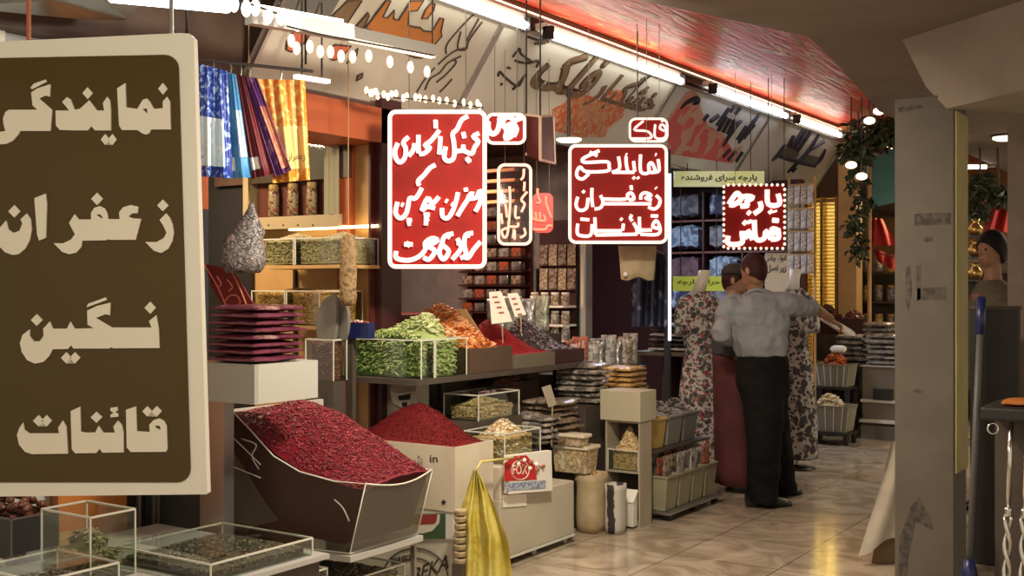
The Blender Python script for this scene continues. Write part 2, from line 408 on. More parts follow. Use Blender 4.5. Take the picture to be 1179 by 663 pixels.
bd4 = board('sign_board', s34+.01, s4, mat('grey_white_vinyl', (.58, .56, .54), .4), 'last sloping grey board with dark script, next to the hanging plants')
m_let = mat('brown_letter', (.17, .105, .055), .6); m_leto = mat('orange_letter', (.42, .15, .035), .6); m_line = mat('dark_outline', (.05, .03, .02), .7)
m_letg = mat('grey_letter', (.13, .125, .11), .6); m_letr = mat('red_letter', (.50, .12, .06), .6)
def letters(root, loops, m, name='lettering', th=.006, base=.002, edge=.0):
    for lp in loops: link(name, cut([lp], cpl, th, base), m, root)
def edges(root, loops, r, m, name='outline', pl=None, h=.008):
    for lp in loops: link(name, MB().tube([(pl or cpl).at(x, y, h) for x, y in lp], r, 5, closed=True), m, next((c for c in root.children if c.name.startswith('board_panel')), root))
k1 = crop(400, 0, 5.306); k0 = crop(280, 0, 5.527)
g1 = [k1([(105, 165), (215, 20), (230, 0), (260, 0), (210, 100), (240, 105), (280, 60), (275, 110), (305, 120), (370, 20), (380, 0), (460, 0), (420, 60), (370, 65), (365, 150), (400, 160), (440, 165), (460, 185), (510, 190), (560, 105), (582, 110), (565, 190), (572, 215), (500, 300), (450, 350), (405, 345), (300, 300), (410, 300), (280, 240), (160, 190)]),
      k1([(450, 110), (470, 60), (510, 10), (530, 20), (520, 60), (480, 110)])]
letters(bd1, g1, m_leto); edges(bd1, g1, .006, m_line)
g2 = [k0([(530, 125), (660, 0), (750, 0), (650, 150)]), k0([(715, 160), (790, 75), (795, 95), (760, 175)]), k0([(270, 310), (275, 260), (320, 185), (430, 200), (380, 270), (300, 325)]), k0([(550, 370), (560, 295), (580, 280), (680, 290), (620, 360), (570, 378)]), k0([(655, 400), (670, 360), (725, 305), (715, 350)]), k0([(715, 510), (725, 475), (755, 462), (750, 490)])]
letters(bd1, [g2[0], g2[1], g2[4], g2[5]], m_let); letters(bd1, [g2[2], g2[3]], m_letr); edges(bd1, g2, .0055, m_line)
g3 = [k0([(210, 20), (330, -60), (640, -60), (530, 128), (400, 112)])]
letters(bd1, g3, m_letg)
sk = MB()
for ln in ([(600, 325), (600, 280), (640, 220), (740, 110), (770, 90)], [(690, 190), (670, 290), (720, 300), (740, 240), (820, 130)], [(720, 250), (760, 180), (800, 110)], [(420, 560), (470, 480), (530, 410)], [(470, 545), (500, 480), (560, 440), (610, 380), (690, 340)], [(540, 500), (600, 450), (660, 380), (640, 360)], [(560, 560), (600, 520), (635, 480)], [(550, 390), (640, 315), (720, 290)]):
    link('script_stroke', MB().tube([cpl.at(x, y, .006) for x, y in smooth_pts(k1(ln))], .006, 5), m_line, bd1)
pass
st = cut([k0([(360, 425), (420, 315), (492, 345), (425, 440)])], cpl, .003, .002)
link('sticker', st, mat('grey_sticker', (.52, .46, .38), .6), bd1)
# second board
k2 = crop(520, 0, 3.683); k2b = crop(560, 40, 5.1)
for tx, (x0, y0), (x1, y1), hh in (('فلک', (603, 99), (664, 122), .40), ('خشکبار', (668, 121), (734, 145), .34)):
    pa = cpl.at(x0, y0, .003); pb = cpl.at(x1, y1, .003); uv = Vector((0, 1, 0)); vv_ = (Vector((.4, 0, .57)).normalized()+uv*.45)
    link('lettering_edge', text_mb(tx, pa, uv, vv_, pb.y-pa.y, hh, .004, True, .045), m_line, bd2)
    link('lettering', text_mb(tx, pa+cpl.n*.004, uv, vv_, pb.y-pa.y, hh, .004, True, .012), m_let, bd2)
sk = MB()
kk = k2b
for ln in ([(150, 130), (190, 80), (200, 110), (270, 160)], [(165, 150), (230, 165), (300, 150), (290, 190)], [(65, 240), (75, 215), (110, 250), (180, 300), (215, 240)], [(120, 190), (135, 195)], [(80, 290), (90, 285)], [(150, 320), (180, 290), (230, 230)], [(240, 10), (300, 30), (360, 40)], [(280, 50), (340, 45)]):
    link('script_stroke', MB().tube([cpl.at(x, y, .006) for x, y in smooth_pts(kk(ln))], .009, 5), m_line, bd2)
for i in range(7):
    x = 870+i*16; link('script_stroke', MB().tube([cpl.at(*p, .006) for p in kk([(x-60+i*4, 390-i*22), (x, 320-i*14), (x+40, 250-i*6)])], .0045, 5), m_line, bd2)
pass
m_nut = mat('red_nut_print', (.60, .10, .035), .5, c2=[(.52, .22, .10), (.62, .34, .18)], scale=26, lo=.42, hi=.6)
m_crate = mat('crate_print', (.58, .17, .07), .5, c2=(.55, .30, .14), scale=14, tex='EDGE', lo=.02, hi=.16)
link('crate_print', cut([kk([(380, 440), (440, 410), (535, 330), (690, 390), (700, 330), (790, 320), (815, 400), (800, 480), (720, 540), (690, 600), (560, 600), (390, 560)])], cpl, .003, .002), m_nut, bd2)
link('crate_print', cut([kk([(535, 360), (690, 420), (700, 520), (540, 480)])], cpl, .002, .0055), m_crate, bd2)
# third board
k3 = crop(730, 90, 5.524)
link('flower_print', cut([k3([(215, 250), (330, 90), (390, 70), (430, 210), (470, 300), (560, 350), (620, 450), (690, 430), (620, 540), (215, 480)])], cpl, .003, .002), mat('flower_print', (.62, .12, .13), .5, c2=[(.62, .30, .26), (.55, .33, .24)], scale=9, tex='CELL', lo=.45, hi=.8), bd3)
m_slash = mat('indigo_script', (.022, .016, .03), .7)
def slashes(root, kf, lines, r, h=.008, pl=None):
    mb = MB()
    for ln in lines:
        p = [(pl or cpl).at(x, y, h) for x, y in smooth_pts(kf(ln))]; mb = MB()
        mb.tube(p, [r*(.35+.65*math.sin(math.pi*(i+.6)/(len(p)+.2))) for i in range(len(p))], 6); link('lettering', mb, m_slash, root)
slashes(bd3, k3, [[(290, 190), (330, 150), (390, 125), (400, 150), (370, 160)], [(435, 265), (465, 230)], [(480, 270), (530, 235)], [(520, 300), (600, 185)], [(530, 330), (580, 240)], [(560, 340), (605, 255)], [(590, 350), (635, 260)], [(560, 430), (640, 300), (680, 270)], [(605, 210), (640, 170)], [(635, 225), (670, 185)], [(650, 390), (710, 300)], [(660, 410), (740, 290), (795, 225)], [(690, 380), (760, 290)], [(560, 495), (605, 450)], [(590, 520), (640, 460)], [(640, 530), (685, 465)]], .026)
k4 = crop(850, 120, 6.03)
letters(bd4, [k4([(285, 360), (340, 290), (400, 310), (420, 350), (380, 385)]), k4([(410, 390), (460, 345), (560, 365), (600, 310), (530, 430)])], m_letg)
slashes(bd4, k4, [[(225, 390), (270, 345), (320, 275)], [(340, 290), (380, 215)], [(360, 300), (450, 165)], [(380, 310), (475, 175)], [(400, 330), (500, 185)], [(340, 470), (470, 330), (560, 200)], [(480, 320), (590, 255)], [(530, 420), (570, 370), (600, 310)], [(370, 465), (395, 435)], [(285, 360), (380, 385), (530, 430)]], .028)
# ------------------------------------------------------------------ tube lamps along the canopy
def tube_lamp(xa, ya, xb, yb, label, m=TUBE, r=.026):
    a = Px(xa, ya, -3.84); b = Px(xb, yb, -3.84); z = (a.z+b.z)/2+.022
    rt = thing('tube_lamp', label, 'lamp', (-3.84, (a.y+b.y)/2, z-.03), 'tube lamps over the sign boards')
    link('tube', MB().tube([(-3.84, a.y+.03, z), (-3.84, b.y-.03, z)], r, 10), m, rt, smooth=True)
    hb = MB().box(-3.93, -3.85, a.y, b.y, z+.03, z+.075)
    bt_ = link('batten', hb, M['white_card'], rt)
    for y in (a.y, b.y-.03): link('end_cap', MB().box(-3.875, -3.805, y, y+.03, z-.035, z+.05), M['darkmetal'], bt_)
tube_lamp(455, -18, 608, 33, 'warm tube lamp above the beige board, nearest the camera')
tube_lamp(630, 43, 786, 97, 'long bright tube lamp above the board with the red crates')
tube_lamp(820, 105, 906, 137, 'tube lamp above the board with the pink flower print', COOL)
tube_lamp(917, 138, 968, 160, 'farthest short tube lamp, above the last grey board')
# ================================================================== BIG BROWN SIGN
a = Pd(222, 40, 3.60); b = Pd(238, 570, 3.60); c = Pd(-48, 571, 3.66)
spl = Plane(b, b-c, (0, 0, 1))
sg = thing('hanging_sign', 'large brown sign with cream letters in a white frame, nearest the camera', 'sign', spl.at(95, 572, -.02))
outer = [(-46, 50), (208, 38), (218, 38.5), (223, 44), (230.5, 300), (238.5, 569), (-46, 572)]
inner = rrect(-34, 63, 206, 555, 16)
inner = [(x + (y-63)*.0292 - (0 if x > 90 else 6), y + (0 if y > 300 else (206-x)*.02)) for x, y in inner]
fm = cut([outer], spl, .035, -.035)
link('frame', fm, M['cream'], sg, bev=.004)
link('panel', cut([inner], spl, .004, .0005), M['signbrown'], sg)
A = crop(0, 80, 7.367); B = crop(100, 80, 7.367); C = crop(0, 210, 7.367); D = crop(100, 210, 7.367)
E2 = crop(0, 335, 7.367); F2 = crop(100, 335, 7.367); G = crop(0, 450, 7.367); H = crop(100, 450, 7.367)
w1 = [A([(455, 345), (440, 525), (185, 525), (165, 560), (120, 610), (60, 636), (-20, 640), (-100, 615), (-150, 560), (-165, 480), (-150, 430), (-115, 400), (-100, 470), (-60, 520), (0, 535), (60, 525), (45, 470), (40, 420), (60, 365), (90, 345), (330, 345), (290, 310), (278, 200), (330, 165), (440, 130), (435, 235), (400, 225), (345, 250)]),
      A([(272, 160), (300, 125), (400, 90), (411, 108), (285, 172)]),
      A([(484, 352), (600, 352), (540, 280), (580, 238), (612, 258), (645, 345), (690, 338), (770, 265), (830, 345)]) + B([(100, 352), (160, 352), (148, 290), (185, 235), (207, 265), (215, 350), (215, 520), (80, 520), (50, 483), (20, 520)]) + A([(640, 520), (520, 516), (488, 480)]),
      A(dia(755, 205, 44, 50)), B(dia(168, 597, 38, 47)), B(dia(228, 597, 36, 47)),
      B([(268, 165), (338, 120), (345, 325), (440, 338), (485, 262), (520, 250), (545, 275), (580, 338), (655, 332), (655, 275), (690, 235), (715, 275), (722, 512), (555, 512), (540, 545), (510, 556), (480, 545), (440, 517), (310, 517), (285, 480)]), B([(483, 338), (522, 335), (525, 382), (505, 360)]),
      B(dia(655, 168, 40, 50))]
w2 = [C([(0, 400), (65, 325), (85, 400), (130, 430), (180, 410), (203, 350), (188, 315), (240, 265), (272, 310), (282, 400), (265, 490), (225, 565), (170, 610), (120, 615), (60, 595), (10, 545), (-12, 470)]), C(dia(135, 247, 51, 53)),
      C([(305, 135), (400, 97), (410, 180), (402, 470), (345, 495), (328, 440)]),
      C([(598, 345), (645, 272), (682, 315), (785, 315), (785, 270)]) + D([(48, 260), (75, 217), (122, 202), (165, 222), (185, 265), (192, 312), (290, 312), (285, 255), (320, 212), (385, 193), (448, 208), (442, 262), (395, 265), (365, 290), (400, 306), (472, 310), (425, 488), (205, 488), (190, 480), (175, 492)]) + C([(710, 495), (700, 550), (660, 595), (600, 610), (540, 590), (468, 517), (550, 517), (615, 485), (648, 440)]),
      D([(92, 275), (125, 272), (152, 305), (125, 300)]), C(dia(835, 142, 51, 53)),
      D([(628, 320), (682, 263), (715, 300), (738, 360), (748, 430), (735, 500), (700, 565), (640, 600), (580, 580), (505, 505), (600, 507), (660, 475), (687, 430), (660, 370)]), D(dia(655, 197, 48, 50))]
w3 = [E2([(265, 325), (265, 380), (300, 425), (350, 425), (383, 380), (380, 318), (435, 258), (460, 318), (580, 318), (610, 258), (645, 318), (810, 314), (755, 285), (752, 165)]) + F2([(100, 125), (212, 98), (207, 205), (170, 195), (88, 228), (225, 308), (560, 308), (538, 255), (600, 203), (620, 320), (627, 482), (235, 484), (215, 476), (200, 486)]) + E2([(635, 486), (615, 458), (590, 490), (460, 492), (430, 550), (380, 600), (310, 614), (245, 585), (198, 515), (183, 440), (205, 370)]),
      F2([(10, 138), (22, 108), (168, 54), (182, 75)]), E2(dia(325, 245, 50, 50)), F2(dia(548, 142, 48, 52)), E2(dia(575, 565, 45, 48)), E2(dia(648, 565, 45, 48))]
w4 = [G([(210, 265), (220, 325), (262, 356), (515, 356), (505, 310), (545, 248), (575, 300), (588, 528), (285, 532), (225, 512), (175, 450), (158, 370), (178, 310)]), G(dia(340, 250, 46, 48)), G(dia(408, 250, 44, 48)),
      G([(612, 168), (692, 130), (698, 342), (745, 350), (820, 348)]) + H([(112, 293), (150, 350), (252, 350), (236, 300), (275, 248), (308, 285), (322, 350), (323, 517), (145, 520), (120, 486), (92, 522)]) + G([(650, 525), (622, 490)]),
      H(dia(93, 220, 49, 47)), H([(212, 140), (270, 133), (274, 165), (248, 175), (278, 190), (277, 215), (212, 221), (213, 198), (238, 182), (212, 165)]),
      H([(343, 157), (428, 128), (436, 338), (545, 345), (540, 285), (575, 245), (625, 229), (665, 250), (687, 292), (694, 490), (682, 512), (385, 514), (350, 475)]), H([(588, 290), (630, 293), (638, 328), (597, 312)]),
      H(dia(523, 170, 42, 43)), H(dia(603, 170, 43, 45))]
M['signletter'] = mat('cream_letter', (.72, .66, .54), .35)
for w in (w1, w2, w3, w4):
    link('lettering', cut(w, spl, .006, .005), M['signletter'], sg)
for x in (30, 195):
    p = spl.at(x, 42, -.017); link('hanger_rod', MB().tube([p-Vector((0, 0, .03)), (p.x, p.y, 3.32)], .007, 8), M['brick'] if x == 30 else M['steel'], sg)
# ================================================================== NEON SIGNS
def rod_top(p): return 3.315 if p.x > -3.80 else (2.578 if p.x < -4.29 else min(3.10, 3.14+(p.x+3.9)*1.425-.045))
def neon(name, label, corners, d, groups, rt=.008, rb=.008, border=NEONB, panel=True, th=.035, beads=False, grp='red neon signs', lean=0, rad=7, pm=None, hang=True):
    (x0, y0), (x1, y1) = corners
    pl = Plane(Pd((x0+x1)/2, (y0+y1)/2, d), Vector((cs, sn, 0)) + Vector((-sn, cs, 0))*lean, (0, 0, 1))
    r = thing(name, label, 'neon sign', pl.at((x0+x1)/2, y1, -.02), grp)
    rr = rrect(x0, y0, x1, y1, rad)
    if panel: link('panel', cut([rr], pl, th, -th), pm or M['neonred'], r)
    if border is not None:
        bo = MB()
        if beads:
            pts = [pl.at(x, y, .012) for x, y in rr]; acc = 0
            L = [pts[i] for i in range(len(pts))]+[pts[0]]
            tot = sum((L[i+1]-L[i]).length for i in range(len(L)-1)); n = int(tot/.045); step = tot/n; want = 0; run = 0
            for i in range(len(L)-1):
                seg = (L[i+1]-L[i]).length
                while want <= run+seg+1e-6 and want < tot-1e-4:
                    bo.ell(L[i].lerp(L[i+1], (want-run)/max(seg, 1e-6)), .013, .013, .013, None, 6, 4); want += step
                run += seg
        else: bo.tube([pl.at(x, y, .012) for x, y in rr], rb, 7, closed=True)
        link('border_tube', bo, border, r, smooth=True)
    for g, m in groups:
        mb = MB()
        for ln in g:
            ln = smooth_pts(ln) if len(ln) > 2 else ln
            mb.tube([pl.at(x, y, .016) for x, y in ln], rt, 7)
        link('lettering', mb, m, r, smooth=True)
    if hang:
        hb = MB()
        for f in (.2, .8):
            p = pl.at(x0+(x1-x0)*f, y0+2, -th/2); hb.bar(p, (p.x, p.y, rod_top(p)), .0035, .0035, (1, 0, 0))
        link('hanger_rod', hb, M['steel'], r)
    return r, pl
I = crop(440, 120, 6.977); J = crop(440, 215, 6.63); K = crop(555, 120, 8.29); L_ = crop(650, 130, 6.632); M_ = crop(650, 210, 8.288); N_ = crop(770, 190, 6.314)
r1 = [I(p) for p in ([(215, 265), (172, 310), (192, 360), (185, 430), (148, 470), (115, 440), (105, 380), (128, 315)], [(262, 318), (252, 370), (215, 420)], [(293, 250), (293, 330), (295, 395)], [(462, 212), (400, 290), (345, 335), (385, 350), (345, 395), (300, 405)], [(430, 130), (432, 195)], [(470, 262), (466, 330), (460, 405)],
   [(692, 100), (640, 130), (602, 205), (568, 240), (577, 310), (582, 380), (572, 440), (532, 460), (500, 430), (512, 345)], [(585, 385), (650, 375), (720, 400), (742, 350), (772, 300), (732, 262), (780, 235)], [(652, 330), (655, 385)], [(652, 228), (662, 275)], [(680, 430), (705, 470)], [(705, 435), (680, 465)])]
r2 = [I(p) for p in ([(430, 490), (382, 518), (340, 570), (292, 618), (300, 655)],)] + [J(p) for p in ([(305, 10), (280, 60), (250, 92), (212, 90), (200, 150), (182, 212), (140, 242), (105, 200), (120, 118)], [(148, 135), (165, 142)], [(190, 255), (228, 258)], [(195, 285), (220, 280)], [(435, 78), (385, 130), (350, 88), (305, 180), (345, 155), (405, 165)], [(340, 200), (335, 295)], [(320, 215), (365, 215)], [(340, 250), (350, 265)],
   [(485, 105), (500, 115)], [(458, 165), (462, 225), (498, 242), (532, 200), (560, 130), (580, 45)], [(575, 225), (620, 150), (650, 105), (690, 45), (655, 90), (720, 82), (745, 30), (750, 110), (712, 190)], [(638, 10), (642, 38)], [(560, 150), (530, 130)])]
r3 = [J(p) for p in ([(110, 492), (112, 545), (200, 562), (280, 535), (330, 480), (330, 430), (380, 395), (425, 410), (360, 455), (405, 490), (360, 555), (318, 540)], [(170, 440), (235, 440)], [(185, 425), (215, 455)], [(545, 358), (480, 378), (462, 440), (510, 492), (470, 555), (438, 505), (455, 440)], [(500, 375), (520, 390)], [(575, 395), (602, 470), (535, 555)], [(570, 430), (590, 430)], [(695, 355), (640, 368), (628, 440), (640, 520), (598, 545)], [(752, 420), (700, 480), (655, 545), (620, 520)], [(650, 375), (670, 372)])]
neon('neon_sign', 'tallest red neon sign with three lines of white script above green bin', ((449, 129), (558, 307)), 6.2, [(r1, NEON), (r2, NEON), (r3, NEON)], .0130, .012)
neon('neon_sign', 'small landscape neon sign with one thick white word beside the tall sign', ((561, 132), (604, 165)), 6.9, [([K(p) for p in ([(60, 170), (62, 240), (100, 290), (150, 250), (170, 150), (150, 130)], [(225, 120), (195, 190), (235, 250), (225, 330), (290, 290), (250, 180)], [(390, 130), (300, 170), (330, 240), (300, 310)], [(240, 120), (300, 140)])], NEON)], .016, .010)
n2 = [[L_(p) for p in ([(265, 290), (200, 320), (135, 355), (160, 380), (320, 375), (338, 410), (325, 445), (165, 450), (118, 415), (92, 455), (100, 495), (140, 505), (185, 465)], [(190, 300), (250, 330)], [(410, 335), (418, 425), (360, 455)], [(365, 455), (530, 455)], [(468, 335), (470, 390), (482, 450)], [(525, 370), (535, 450)], [(578, 320), (580, 450), (640, 458), (640, 400), (665, 385), (690, 450), (650, 455)], [(712, 355), (720, 440), (680, 455)], [(690, 318), (700, 322)], [(465, 318), (475, 322)], [(520, 490), (535, 505)], [(555, 490), (565, 505)])],
      [M_(p) for p in ([(125, 140), (108, 215), (130, 260), (170, 268), (210, 240), (222, 150)], [(170, 80), (190, 100)], [(260, 55), (258, 150), (268, 235)], [(340, 125), (365, 180), (345, 240), (285, 255)], [(365, 205), (825, 205)], [(370, 160), (580, 160), (600, 115), (640, 105), (660, 160), (610, 165)], [(632, 30), (638, 75)], [(725, 165), (730, 120), (770, 100), (825, 125), (770, 150), (830, 170)], [(870, 125), (908, 165), (895, 225), (850, 255), (795, 235)], [(865, 50), (875, 60)])],
      [M_(p) for p in ([(125, 395), (120, 480), (150, 508), (245, 505), (262, 400)], [(150, 350), (235, 358)], [(288, 335), (295, 500)], [(295, 503), (690, 495)], [(310, 462), (545, 462)], [(560, 395), (552, 460)], [(530, 345), (550, 360)], [(655, 385), (685, 440), (690, 495)], [(640, 310), (625, 340), (645, 370)], [(712, 330), (715, 490)], [(722, 495), (890, 495), (905, 420), (870, 365), (838, 420), (890, 440)], [(730, 455), (830, 455)], [(820, 320), (890, 322)])]]
neon('neon_sign', 'square red neon sign with three rows of pinkish letters above the jar shelves', ((656, 168), (767, 279)), 7.6, [(g_, NEON) for g_ in n2], .0115, .011)
neon('neon_sign', 'small neon sign with one pale word on top of the square sign', ((725, 137), (768, 163)), 7.75, [([L_(p) for p in ([(600, 65), (530, 130), (620, 140), (655, 165), (650, 195), (510, 198)], [(690, 90), (690, 190), (765, 190), (770, 120), (740, 90), (725, 120), (760, 140)], [(735, 62), (755, 62)])], NEON)], .008, .008)
neon('neon_sign', 'red neon sign framed by a string of round bulbs above the two customers', ((833, 213), (903, 286)), 9.5, [([N_(p) for p in ([(435, 285), (470, 230), (500, 205), (522, 250), (470, 290), (440, 288)], [(500, 285), (540, 230), (610, 235), (565, 265), (570, 295), (520, 300)], [(570, 340), (590, 355)], [(660, 265), (668, 315), (618, 355)], [(712, 180), (720, 285), (800, 285), (790, 210)], [(730, 330), (745, 350)], [(765, 330), (770, 345)])], NEON), ([N_(p) for p in ([(430, 515), (425, 565), (475, 578), (532, 560), (528, 490), (560, 525), (575, 480), (605, 545)], [(540, 410), (560, 430)], [(580, 400), (590, 425)], [(620, 400), (632, 535), (690, 535), (705, 480), (740, 540)], [(790, 460), (795, 530), (740, 540)], [(785, 470), (745, 465), (770, 510)], [(750, 400), (795, 405)])], NEON)], .022, .012, beads=True, rad=2)
M['clearsign'] = glass('clear_sign_sheet', (.95, .80, .76), .1)
Q = crop(555, 190, 6.633)
neon('neon_sign', 'narrow clear neon sign with upright salmon letters and rounded tube edge', ((574, 190), (611, 281)), 7.1, [([Q(p) for p in ([(320, 30), (315, 90), (295, 115)], [(210, 165), (215, 280), (205, 440), (190, 540), (165, 550), (152, 500), (200, 480)], [(145, 370), (155, 450)], [(180, 300), (190, 400)], [(258, 310), (255, 400), (290, 400)], [(345, 205), (300, 265), (325, 300), (300, 360)], [(210, 470), (270, 470), (275, 440)], [(245, 490), (235, 560)], [(250, 500), (250, 570)], [(320, 480), (330, 530), (290, 555)], [(325, 130), (320, 200)])], emis('salmon_neon', (1, .45, .33), 1.1))], .008, .010, border=emis('cream_tube_dim', (1, .62, .48), 1.0), pm=M['clearsign'], th=.008)
neon('neon_sign', 'small glowing red sheet sign with dots behind the clear salmon sign', ((613, 222), (637, 268)), 7.5, [([Q(p) for p in ([(425, 180), (425, 230), (445, 285), (415, 290)], [(490, 235), (490, 300), (530, 405)], [(380, 340), (390, 410), (480, 425), (470, 380)], [(410, 360), (415, 415)], [(440, 360), (445, 415)], [(390, 490), (480, 492), (500, 465), (535, 465)])], NEONR)], .008, .006, border=None, pm=emis('glowing_red_sheet', (.45, .02, .015), .5), th=.01)
# empty sign box beside the small sign
sb = thing('sign_box', 'dark open sign box with pale metal edges beside the small white neon word', 'sign box', Pd(622, 186, 7.0))
bx = [Pd(x, y, d) for x, y, d in ((606, 132, 6.95), (622, 134, 6.85), (622, 184, 6.85), (606, 178, 6.95), (637, 133, 7.35), (639, 188, 7.35))]
back = [p+Vector((-.1, .25, 0)) for p in (bx[0], bx[3])]
link('case', MB().add([bx[0], bx[1], bx[4], bx[3], bx[2], bx[5], back[0], back[1]], [(0, 1, 4, 3), (1, 2, 5, 4), (2, 6, 7, 5), (6, 0, 3, 7), (0, 6, 2, 1), (3, 4, 5, 7)]), M['darkred'], sb)
e = MB()
for i, j in ((1, 4), (2, 5), (0, 1), (1, 2), (3, 4), (4, 5)): e.bar(bx[i], bx[j], .014, .014)
link('edge_trim', e, mat('pale_edge', (.6, .42, .32), .4), sb)
e = MB()
for p in (bx[0], bx[2]): e.bar(p, (p.x, p.y, rod_top(p)), .008, .008, (1, 0, 0))
link('hanger_rod', e, M['darkmetal'], sb)
# ================================================================== GOODS: builders
def boxfit(xl, xc, xr, yt, yb, t):
    """box whose near vertical edge is seen at pixel column xc from yt to yb and stands on the line X=t"""
    lo = Px(xc, yb, t); hi = Px(xc, yt, t)
    return [Py(xl, yb, lo.y).x, t, lo.y, Px(xr, yb, t).y, lo.z, hi.z]
def open_bin_mb(e, th=.006, floor=True, lowfront=0):
    x0, x1, y0, y1, z0, z1 = e; m = MB()
    if floor: m.box(x0, x1, y0, y1, z0, z0+th)
    m.box(x0, x1, y0, y0+th, z0+th, z1); m.box(x0, x1, y1-th, y1, z0+th, z1)
    m.box(x0, x0+th, y0+th, y1-th, z0+th, z1); m.box(x1-th, x1, y0+th, y1-th, z0+th, z1-lowfront)
    return m
def rim_mb(e, w=.007):
    x0, x1, y0, y1, z0, z1 = e; m = MB(); c = [(x0, y0), (x1, y0), (x1, y1), (x0, y1)]
    for i in range(4): m.bar((*c[i], z1), (*c[(i+1) % 4], z1), w, w)
    for q in c: m.bar((*q, z0), (*q, z1), w*.8, w*.8)
    return m
def frosted(name, c, fac):
    m, t, b = nt(name); N = t.nodes.new; L = t.links.new
    b.inputs['Base Color'].default_value = (*c, 1); b.inputs['Roughness'].default_value = .25
    tr = N('ShaderNodeBsdfTransparent'); tr.inputs[0].default_value = (.9, .87, .83, 1); mx = N('ShaderNodeMixShader'); mx.inputs[0].default_value = fac
    L(tr.outputs[0], mx.inputs[1]); L(b.outputs[0], mx.inputs[2]); L(mx.outputs[0], t.nodes['Material Output'].inputs[0]); return m
M['smoke2'] = frosted('dark_smoky_acrylic', (.12, .105, .09), .72)
M['rim'] = mat('acrylic_edge', (.62, .60, .52), .25)
M['darkrim'] = mat('dark_edge', (.10, .085, .07), .4)
def clear_bin(name, e, label, cat='bin', group=None, m=None, rim=None, th=.005):
    r = thing(name, label, cat, ((e[0]+e[1])/2, (e[2]+e[3])/2, e[4]), group)
    w_ = link('walls', open_bin_mb(e, th), m or M['acrylic'], r); link('edge_trim', rim_mb(e), rim or M['rim'], w_)
    return r
def carton(name, e, m, label, cat='box', flaps=True, group=None, opened=True):
    r = thing(name, label, cat, ((e[0]+e[1])/2, (e[2]+e[3])/2, e[4]), group)
    if opened: link('body', open_bin_mb(e, .006), m, r)
    else:
        link('body', MB().box(*e), m, r, bev=.003)
    return r
def grain(mb, p, a, L, R, kind, mi, rnd):
    d = Vector((math.cos(a)*1, math.sin(a), rnd.uniform(-.5, .5))).normalized(); x = d.cross(Vector((0, 0, 1))).normalized(); y = x.cross(d)
    if kind == 'oct':
        mb.add([p-d*L, p+x*R, p+y*R, p-x*R, p-y*R, p+d*L], [(0,2,1),(0,3,2),(0,4,3),(0,1,4),(5,1,2),(5,2,3),(5,3,4),(5,4,1)], mi)
    elif kind == 'sliver':
        b = x*L*rnd.uniform(-.5, .5)+Vector((0, 0, 1))*L*.25; vs = []
        for q, o in ((-1, Vector()), (0, b), (1, Vector())):
            c = p+d*L*q+o; s = R*(1 if q == 0 else .6); vs += [c+x*s, c+y*s, c-x*s, c-y*s]
        fs = [(0,3,2,1), (8,9,10,11)]
        for i in (0, 4):
            for j in range(4): fs.append((i+j, i+(j+1) % 4, i+4+(j+1) % 4, i+4+j))
        mb.add(vs, fs, mi)
    elif kind == 'chip':
        n = 6; mb.add([p+(x*math.cos(k*1.047)+d*math.sin(k*1.047))*L+y*(R if k % 2 else -R) for k in range(n)]+[p+y*R*1.6, p-y*R*1.6], [(k, (k+1) % n, 6) for k in range(n)]+[((k+1) % n, k, 7) for k in range(n)], mi)
def heap(name, fp, zb, zr, zp, label, cat, mats, pk=(.5, .5), kind='oct', L=.012, R=.005, n=700, pw=1.0, seed=1, zfn=None, group=None, base=None, sides=False, bumpy=.006):
    rnd = random.Random(seed); x0, x1, y0, y1 = fp
    if sides: k = max(L*1.12, R)+.004; x0 += k; x1 -= k; y0 += k; y1 -= k
    def z(u, v):
        if zfn: return zfn(u, v)
        du = (u-pk[0])/(pk[0] if u < pk[0] else 1-pk[0]+1e-6); dv = (v-pk[1])/(pk[1] if v < pk[1] else 1-pk[1]+1e-6)
        f = max(0, 1-max(abs(du), abs(dv))*.45-.55*min(1, math.hypot(du, dv))); f = .45*f+.55*f*f*(3-2*f)
        return zr+(zp-zr)*f**pw
    def P(u, v):
        p = Vector((x0+(x1-x0)*u, y0+(y1-y0)*v, z(u, v)))
        p.z += bumpy*noise.noise(p*22+Vector((seed, 0, 0)))
        return p
    mb = MB(); k = 20
    mb.grid(P, k, k, 0)
    for (f1) in (lambda q: (q, 0), lambda q: (1, q), lambda q: (1-q, 1), lambda q: (0, 1-q)):
        pts = [P(*f1(i/k)) for i in range(k+1)]
        mb.add([p for p in pts]+[Vector((p.x, p.y, zb)) for p in pts], [(i, i+1, k+2+i, k+1+i) for i in range(k)], 0)
    mats = mats if isinstance(mats, (list, tuple)) else [mats]
    for i in range(n):
        mu, mv = min(.35, max(.05, 1.25*L/(x1-x0))), min(.35, max(.05, 1.25*L/(y1-y0))); u, v = rnd.uniform(mu, 1-mu), rnd.uniform(mv, 1-mv); p = P(u, v); p.z += R*.5
        grain(mb, p, rnd.uniform(0, 6.28), L*rnd.uniform(.7, 1.2), R*rnd.uniform(.8, 1.2), kind, rnd.randrange(len(mats)), rnd)
    if sides:   # pieces pressed against the clear walls facing out
        for i in range(int(n*.9)):
            if rnd.random() < .6: u = rnd.random(); zz = z(u, 0); p = Vector((x0+(x1-x0)*u, y0-.002, rnd.uniform(zb+.012, zz)))
            else: u = rnd.random(); zz = z(1, u); p = Vector((x1+.002, y0+(y1-y0)*u, rnd.uniform(zb+.012, zz)))
            grain(mb, p, rnd.uniform(0, 6.28), L*rnd.uniform(.6, 1.0), R*.8, kind, rnd.randrange(len(mats)), rnd)
    return solo(name, mb, mats, label, cat, group, 'stuff', smooth=(kind == 'oct'))
